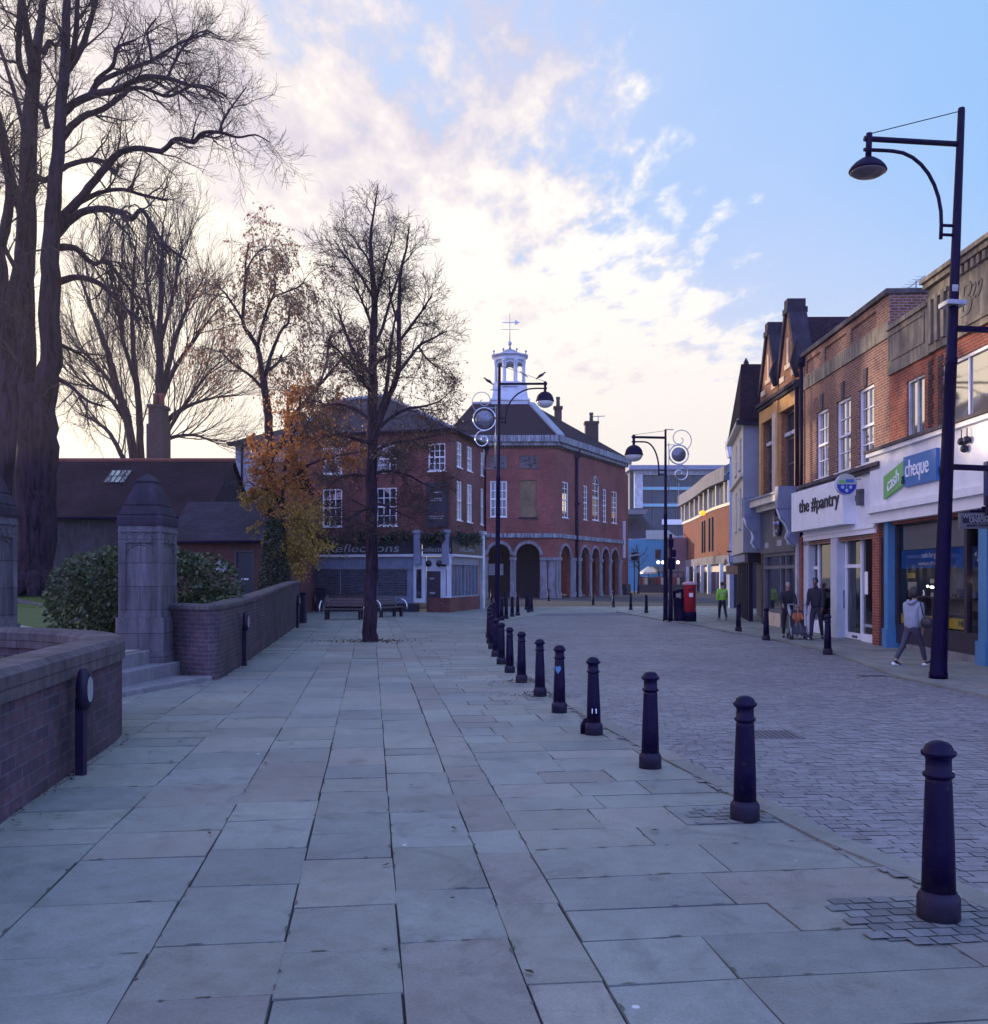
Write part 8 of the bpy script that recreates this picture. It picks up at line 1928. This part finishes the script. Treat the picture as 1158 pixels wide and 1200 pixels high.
class Fig:
    """poses a figure: x to its right, y ahead, z up; heights for 1.75 m"""
    def __init__(s, loc, rz, hgt, name, label, lstep=.25, rstep=-.25, lk=.1, rk=.35, la=-.3, ra=.3, le=.3, re=.3, lean=0.03, head_down=0.0, width=1.0, aout=.10, hair_mat=None, skin_mat=None, seated=False):
        s.t = thing(name, label, 'person', loc, rz); k = hgt / 1.75; s.k = k; s.w = width
        V = lambda x, y, z: Vector((x, y, z)) * k
        s.J = J = {}
        hip = .93 if not seated else .30
        J['pelvis'] = V(0, 0, hip); J['waist'] = V(0, lean * .3, hip + .15); J['chest'] = V(0, lean * .9, hip + .38); J['neck'] = V(0, lean * 1.1 + .005, hip + .54); J['chin'] = V(0, lean * 1.2 + .05 + head_down * .12, hip + .605 - head_down * .03); J['head'] = V(0, lean * 1.3 + .03 + head_down * .08, hip + .70 - head_down * .02); J['top'] = V(0, lean * 1.4 + .02 + head_down * .06, hip + .79 - head_down * .03)
        for sd, th, kn, ar, el in (('L', lstep, lk, la, le), ('R', rstep, rk, ra, re)):
            sx = -1 if sd == 'L' else 1
            h = V(sx * .095, 0, hip - .04); J['hip' + sd] = h
            kd = Vector((sx * .01, math.sin(th), -math.cos(th))) * .42 * k; J['knee' + sd] = h + kd
            ad = Vector((0, math.sin(th - kn), -math.cos(th - kn))) * .42 * k; J['ank' + sd] = J['knee' + sd] + ad
            fa = th - kn * .6 if not seated else 0
            J['toe' + sd] = J['ank' + sd] + Vector((sx * .02, .17 * math.cos(min(0, fa)) , -.035 + .17 * math.sin(min(.25, fa * .7)))) * k; J['heel' + sd] = J['ank' + sd] + Vector((0, -.05, -.05 - .02 * 0)) * k
            sh = V(sx * .168 * width, lean, hip + .475); J['sh' + sd] = sh
            e = sh + Vector((sx * aout, math.sin(ar), -math.cos(ar))).normalized() * .29 * k; J['el' + sd] = e
            wv = e + Vector((-sx * aout * .4, math.sin(ar + el), -math.cos(ar + el))).normalized() * .25 * k; J['wr' + sd] = wv
            s.dir = None; J['hd' + sd] = wv + (wv - e).normalized() * .085 * k
        z0 = min(J['heelL'].z, J['heelR'].z, J['toeL'].z, J['toeR'].z) - .012 * k
        s.off = -z0 if not seated else 0
        if not seated:
            for q in J.values(): q.z += s.off
        s.body(skin_mat or skinm)
        s.hair_mat = hair_mat
    def body(s, mat):
        J, k = s.J, s.k; N_ = []; E = []; ix = {}
        def n_(name, p, r): ix[name] = len(N_); N_.append((p, tuple(v * k for v in r) if isinstance(r, tuple) else r * k)); return ix[name]
        def e(a, b): E.append((ix[a], ix[b]))
        n_('pelvis', J['pelvis'], (.10, .075)); n_('waist', J['waist'], (.095, .075)); n_('chest', J['chest'], (.11, .08)); n_('neck', J['neck'], .055); n_('chin', J['chin'], (.052, .06)); n_('head', J['head'], (.076, .092)); n_('top', J['top'], (.055, .07))
        nose = J['chin'].lerp(J['head'], .45) + Vector((0, .095, 0)) * k; n_('nose', nose, (.011, .016)); e('chin', 'nose') if False else None
        for a, b in (('pelvis', 'waist'), ('waist', 'chest'), ('chest', 'neck'), ('neck', 'chin'), ('chin', 'head'), ('head', 'top'), ('head', 'nose')): e(a, b)
        for sd in 'LR':
            n_('hip' + sd, J['hip' + sd], .055); n_('knee' + sd, J['knee' + sd], .038); n_('ank' + sd, J['ank' + sd], .035); n_('toe' + sd, J['toe' + sd], (.03, .022))
            n_('sh' + sd, J['sh' + sd], .036); n_('el' + sd, J['el' + sd], .030); n_('wr' + sd, J['wr' + sd], (.023, .028)); n_('hd' + sd, J['hd' + sd], (.018, .036))
            for a, b in (('pelvis', 'hip' + sd), ('hip' + sd, 'knee' + sd), ('knee' + sd, 'ank' + sd), ('ank' + sd, 'toe' + sd), ('chest', 'sh' + sd), ('sh' + sd, 'el' + sd), ('el' + sd, 'wr' + sd), ('wr' + sd, 'hd' + sd)): e(a, b)
            d = (J['hd' + sd] - J['wr' + sd]).normalized(); sx = -1 if sd == 'L' else 1
            fw = Vector((0, 1, 0)) - d * d.y; fw.normalize(); inn = Vector((-sx, 0, 0))
            for j, (o_, ln) in enumerate(((-.03, .062), (-.01, .075), (.01, .08), (.03, .072))):
                b0 = J['hd' + sd] + fw * o_ * k; n_(f'f{sd}{j}', b0 + d * ln * .55 * k + inn * .006 * k, .0085); n_(f'g{sd}{j}', b0 + d * ln * .95 * k + inn * .028 * k, .007); e('hd' + sd, f'f{sd}{j}'); e(f'f{sd}{j}', f'g{sd}{j}')
            tb = J['wr' + sd].lerp(J['hd' + sd], .45) + fw * .048 * k + inn * .01 * k; n_('t' + sd, tb, .011); n_('u' + sd, tb + (d * .04 + inn * .02) * k, .009); e('wr' + sd, 't' + sd); e('t' + sd, 'u' + sd)
        skin('body', N_, E, mat, s.t)
        mb = MB()
        for sx in (-1, 1): mb.ball(J['head'].lerp(J['chin'], .25) + Vector((sx * .030, .083, .0)) * k, .0105 * k, 8, 6)
        mb.build('eyes', 'ink', s.t, uv=False)
        mb = MB(); c = J['chin'] + Vector((0, .062, .012)) * k; mb.ball(c, .02 * k, 8, 5, sz=.28, sy=.5); mb.build('mouth', plain('lips', (.22, .08, .07), .5, .1), s.t, uv=False)
    def top(s, mat, puff=1.0, hem=.0, name='jacket', cuff=.9, hood=False):
        J, k, w = s.J, s.k, s.w
        hemp = J['pelvis'] + Vector((0, 0, .02 - hem)) * k
        N_ = [(hemp, (.165 * puff * k * w, .125 * puff * k)), (J['waist'], (.150 * puff * k * w, .118 * puff * k)), (J['chest'], (.168 * puff * k * w, .125 * puff * k)), (J['neck'] - Vector((0, 0, .035)) * k, (.085 * k, .078 * k)), (J['neck'] + Vector((0, 0, .012)) * k, (.066 * k, .066 * k))]
        E = [(0, 1), (1, 2), (2, 3), (3, 4)]
        for sd in 'LR':
            b = len(N_); N_ += [(J['sh' + sd] - Vector((0, 0, .01)), .068 * puff * k), (J['el' + sd], .055 * puff * k), (J['el' + sd].lerp(J['wr' + sd], cuff), .043 * puff * k)]; E += [(2, b), (b, b + 1), (b + 1, b + 2)]
        o = skin(name, N_, E, mat, s.t)
        if hood:
            c = J['neck'] + Vector((0, -.075, -.03)) * k
            skin('hood', [(c + Vector((-.10, .05, .03)) * k, .03 * k), (c + Vector((-.08, -.03, .0)) * k, .045 * k), (c + Vector((0, -.06, -.045)) * k, .055 * k), (c + Vector((.08, -.03, .0)) * k, .045 * k), (c + Vector((.10, .05, .03)) * k, .03 * k)], [(0, 1), (1, 2), (2, 3), (3, 4)], mat, o)
        return o
    def legs(s, mat, puff=1.0, name='trousers', low=.96):
        J, k = s.J, s.k
        N_ = [(J['pelvis'] + Vector((0, 0, .10)) * k, (.135 * k * s.w, .105 * k)), (J['pelvis'] - Vector((0, .0, .01)) * k, (.150 * k * s.w, .118 * k))]; E = [(0, 1)]
        for sd in 'LR':
            b = len(N_); N_ += [(J['hip' + sd] + Vector((0, 0, -.08)) * k, .098 * puff * k), (J['knee' + sd], .066 * puff * k), (J['knee' + sd].lerp(J['ank' + sd], low), .050 * puff * k)]; E += [(1, b), (b, b + 1), (b + 1, b + 2)]
        return skin(name, N_, E, mat, s.t)
    def shoes(s, mat, sole='letter_grey'):
        J, k = s.J, s.k
        for sd in 'LR':
            o = skin('shoe', [(J['heel' + sd] + Vector((0, 0, .03)) * k, .042 * k), (J['ank' + sd] + Vector((0, .03, -.035)) * k, (.042 * k, .045 * k)), (J['toe' + sd] + Vector((0, -.02, .012)) * k, (.044 * k, .032 * k)), (J['toe' + sd] + Vector((0, .045, .004)) * k, (.036 * k, .024 * k))], [(0, 1), (1, 2), (2, 3)], mat, s.t)
            a = J['heel' + sd] + Vector((0, -.03, -.005)) * k; b = J['toe' + sd] + Vector((0, .06, -.012)) * k
            mb = MB(); mb.tube([a, a.lerp(b, .5), b], [.03 * k, .036 * k, .026 * k], 8)
            for i in range(len(mb.v)): pass
            mb.build('sole', sole, o, uv=False)
    def hair(s, mat, size=1.0, bun=False, short=True):
        J, k = s.J, s.k; h = J['head']
        N_ = [(h + Vector((0, .045, .075)) * k, .042 * k * size), (h + Vector((0, -.02, .065)) * k, (.078 * k * size, .07 * k * size)), (h + Vector((0, -.055, .0)) * k, (.080 * k * size, .065 * k * size)), (h + Vector((0, -.06, -.06 if short else -.12)) * k, (.062 * k * size, .045 * k * size))]
        o = skin('hair', N_, [(0, 1), (1, 2), (2, 3)], mat, s.t)
        return o
hairdark = plain('dark hair', (.015, .010, .014), .6, .3, 30, 0, .5, 80)
# woman in the pale hoodie, walking away past the lamp post
f = Fig((*G(1068.5, 779.5).xy, 0), R(-62), 1.68, 'person', 'person in pale grey hooded top walking past the lamp post with a shoulder bag', lstep=-.36, rstep=.46, lk=.28, rk=.14, la=.22, ra=-.15, le=.35, re=.35, lean=.06, width=1.2, aout=.13)
f.top(plain('pale grey fleece', (.24, .27, .33), .9, .12, 9, 0, .4, 120), 1.22, .17, 'hoodie', .97, True); f.legs(plain('dark grey leggings', (.045, .04, .07), .8, .2, 8), .98, low=.93); f.shoes('plastic', 'letter'); f.hair(hairdark, 1.7, short=False)
J, k = f.J, f.k
t = thing('shoulder_bag', 'dark slouchy bag hanging from the shoulder of the walker in the grey hooded top', 'bag', f.t.location, R(-62))
c = J['shR'] + Vector((.17, -.06, -.42)) * k
o = skin('body', [(c + Vector((0, 0, .15)), (.06, .10)), (c + Vector((.01, 0, 0)), (.085, .17)), (c + Vector((0, 0, -.12)), (.06, .14))], [(0, 1), (1, 2)], 'plastic', t)
mb = MB(); mb.tube([c + Vector((0, .09, .16)), J['shR'] + Vector((.02, .05, .075)), J['shR'] + Vector((.0, -.06, .075)), c + Vector((0, -.09, .16))], .013, 6); mb.build('strap', 'plastic', t, uv=False)
# man walking towards us in dark clothes
f = Fig((*G(957, 749.5).xy, 0), R(148), 1.86, 'person', 'person in dark jacket and trousers striding towards the viewer in front of the white shopfront', lstep=-.18, rstep=.30, lk=.22, rk=.10, la=.05, ra=.02, le=.25, re=.75, lean=.06, head_down=.55, width=1.04, aout=.10, skin_mat=skinm2)
f.top(plain('black jacket', (.010, .008, .022), .75, .3, 7, 0, .3, 50), 1.12, .15, 'jacket', .96); f.legs(plain('navy trousers', (.012, .011, .03), .8, .2, 7), 1.0); f.shoes('plastic', 'letter_grey'); f.hair('ink', 1.08)
# person pushing the pushchair
cpos = G(923, 747.5)
f = Fig((*cpos.xy, 0), R(180 - 10), 1.70, 'person', 'older person in a black coat with short pale hair pushing a pushchair', lstep=.12, rstep=-.15, lk=.1, rk=.2, la=.45, ra=.45, le=.65, re=.65, lean=.06, width=1.05)
f.top(plain('black coat', (.012, .009, .02), .85, .2, 6, 0, .2, 60), 1.14, .22, 'coat', .95); f.legs(plain('black trousers', (.012, .010, .02), .85, .2), 1.0); f.shoes('plastic', 'ink'); f.hair(plain('grey hair', (.25, .24, .26), .7, .2, 30), 1.04)
t = thing('pushchair', 'black framed pushchair with four wheel pairs facing the viewer', 'pushchair', (cpos.x + .13, cpos.y - .62, 0), R(-10))
mb = MB()
for sx in (-.24, .24):
    mb.tube([(sx, .42, 1.02), (sx, .30, .98), (sx, .02, .45), (sx, -.32, .12)], .014, 6); mb.tube([(sx, .30, .14), (sx, .02, .45), (sx, .16, .72)], .014, 6); mb.tube([(sx, -.30, .13), (sx * .9, -.18, .34)], .012, 6)
mb.tube([(-.24, .42, 1.02), (.24, .42, 1.02)], .018, 8); mb.tube([(-.24, .30, .14), (.24, .30, .14)], .012, 6); mb.tube([(-.24, -.32, .12), (.24, -.32, .12)], .012, 6); mb.build('frame', 'galv', t, uv=False)
mb = MB(); mb.hexa([(-.2, -.2, .34), (.2, -.2, .34), (.2, .16, .30), (-.2, .16, .30), (-.2, -.2, .40), (.2, -.2, .40), (.2, .16, .36), (-.2, .16, .36)]); mb.hexa([(-.2, .12, .34), (.2, .12, .34), (.2, .17, .34), (-.2, .17, .34), (-.19, .28, .86), (.19, .28, .86), (.19, .33, .86), (-.19, .33, .86)]); mb.build('seat', 'plastic', t)
mb = MB(); mb.box(-.2, .2, -.34, -.22, .16, .2); mb.hexa([(-.2, -.34, .17), (.2, -.34, .17), (.2, -.30, .17), (-.2, -.30, .17), (-.2, -.22, .36), (.2, -.22, .36), (.2, -.19, .36), (-.2, -.19, .36)]); mb.build('footrest', 'plastic', t)
mb = MB(); mb.hexa([(-.17, .06, .16), (.17, .06, .16), (.17, .26, .16), (-.17, .26, .16), (-.19, .04, .32), (.19, .04, .32), (.19, .28, .32), (-.19, .28, .32)]); mb.build('basket', 'plastic', t)
mb = MB()
for sx in (-.24, .24): mb.tube([(sx, .38, 1.0), (sx * 1.0, .1, .84), (sx * .95, -.02, .70)], [.035, .05, .03], 7)
mb.build('hood_straps', 'letter_grey', t, uv=False)
for sx in (-.24, .24):
    for sy in (.30, -.32):
        mb = MB(); mb.lathe([(.075, -.022), (.085, -.014), (.085, .014), (.075, .022)], (0, 0, 0), 14)
        for dx in (-.03, .03):
            pass
        vs = mb.v; mb.v = [(sx + z + d_, sy + x, .087 + y) for d_ in (-.032,) for x, y, z in vs] + []
        base = list(mb.f); n0 = len(vs); mb.v += [(sx + z + .032, sy + x, .087 + y) for x, y, z in vs]; mb.f += [tuple(i + n0 for i in q) for q in base]; mb.m += mb.m[:]; mb.sm += mb.sm[:]
        w_ = mb.build('wheel', 'plastic', t, uv=False)
        mb = MB(); mb.tube([(sx - .055, sy, .087), (sx + .055, sy, .087)], .03, 10); mb.build('hub', 'galv', w_, uv=False)
c = Fig((cpos.x + .13, cpos.y - .62 + .06, .16), R(170), 1.05, 'person', 'small child in an orange patterned top sitting in the pushchair', lstep=1.35, rstep=1.3, lk=1.0, rk=1.05, la=.5, ra=.55, le=1.0, re=1.0, lean=-.05, seated=True, width=1.1)
c.t.location = (cpos.x + .13, cpos.y - .62 + .04, .30)
c.top(plain('orange pattern', (.34, .10, .04), .8, .6, 16), 1.25, 0, 'top', .95); c.legs(plain('grey child trousers', (.07, .06, .09), .8, .2), 1.15); c.shoes('plastic', 'ink'); c.hair(plain('knitted hat', (.05, .04, .07), .9, .3), 1.2)
# high visibility walker
f = Fig((*G(846.5, 727).xy, 0), R(6), 1.64, 'person', 'person in lime green high visibility jacket walking away down the street', lstep=.22, rstep=-.22, lk=.1, rk=.3, la=-.25, ra=.25, le=.35, re=.35, lean=.03, width=1.1, aout=.2)
jk = f.top(plain('lime high visibility cloth', (.30, .62, .04), .6, .12, 6), 1.18, .12, 'jacket', .95); f.legs(plain('dark work trousers', (.014, .012, .03), .8, .2), 1.08); f.shoes('plastic', 'letter_grey'); f.hair(hairdark, 1.1)
mb = MB(); J, k = f.J, f.k
for z in (J['waist'].z + .04, J['chest'].z - .05): mb.lathe([(.178 * k * 1.1, z), (.181 * k * 1.1, z + .045)], (0, J['waist'].y, 0), 20, 0, True, 1.08, .83, False)
mb.build('reflective_band', plain('reflective tape', (.40, .62, .25), .4, .05), jk, uv=False)
# two far figures by the terrace
f = Fig((*G(764.5, 693.8).xy, 0), R(170), 1.72, 'person', 'distant person in dark clothes walking by the terrace screen', width=1.05)
f.top('iron_dull', 1.1, .15, 'coat'); f.legs('iron_dull', 1.0); f.shoes('plastic', 'ink'); f.hair(hairdark, 1.05)

# thin flare haze volume, added to brighten the view towards the sun
mb = MB(); mb.box(-150, 150, -30, 260, -1.5, 45)
hm = bpy.data.materials.new('flare haze'); hm.use_nodes = True; hn = hm.node_tree.nodes; hn.remove(hn['Principled BSDF'])
pv = hn.new('ShaderNodeVolumePrincipled'); pv.inputs['Color'].default_value = (.86, .80, .95, 1); pv.inputs['Density'].default_value = .00045; pv.inputs['Anisotropy'].default_value = .55
hm.node_tree.links.new(pv.outputs[0], hn['Material Output'].inputs['Volume'])
hz_ = mb.build('haze', hm, uv=False); tag(hz_, kind='stuff')
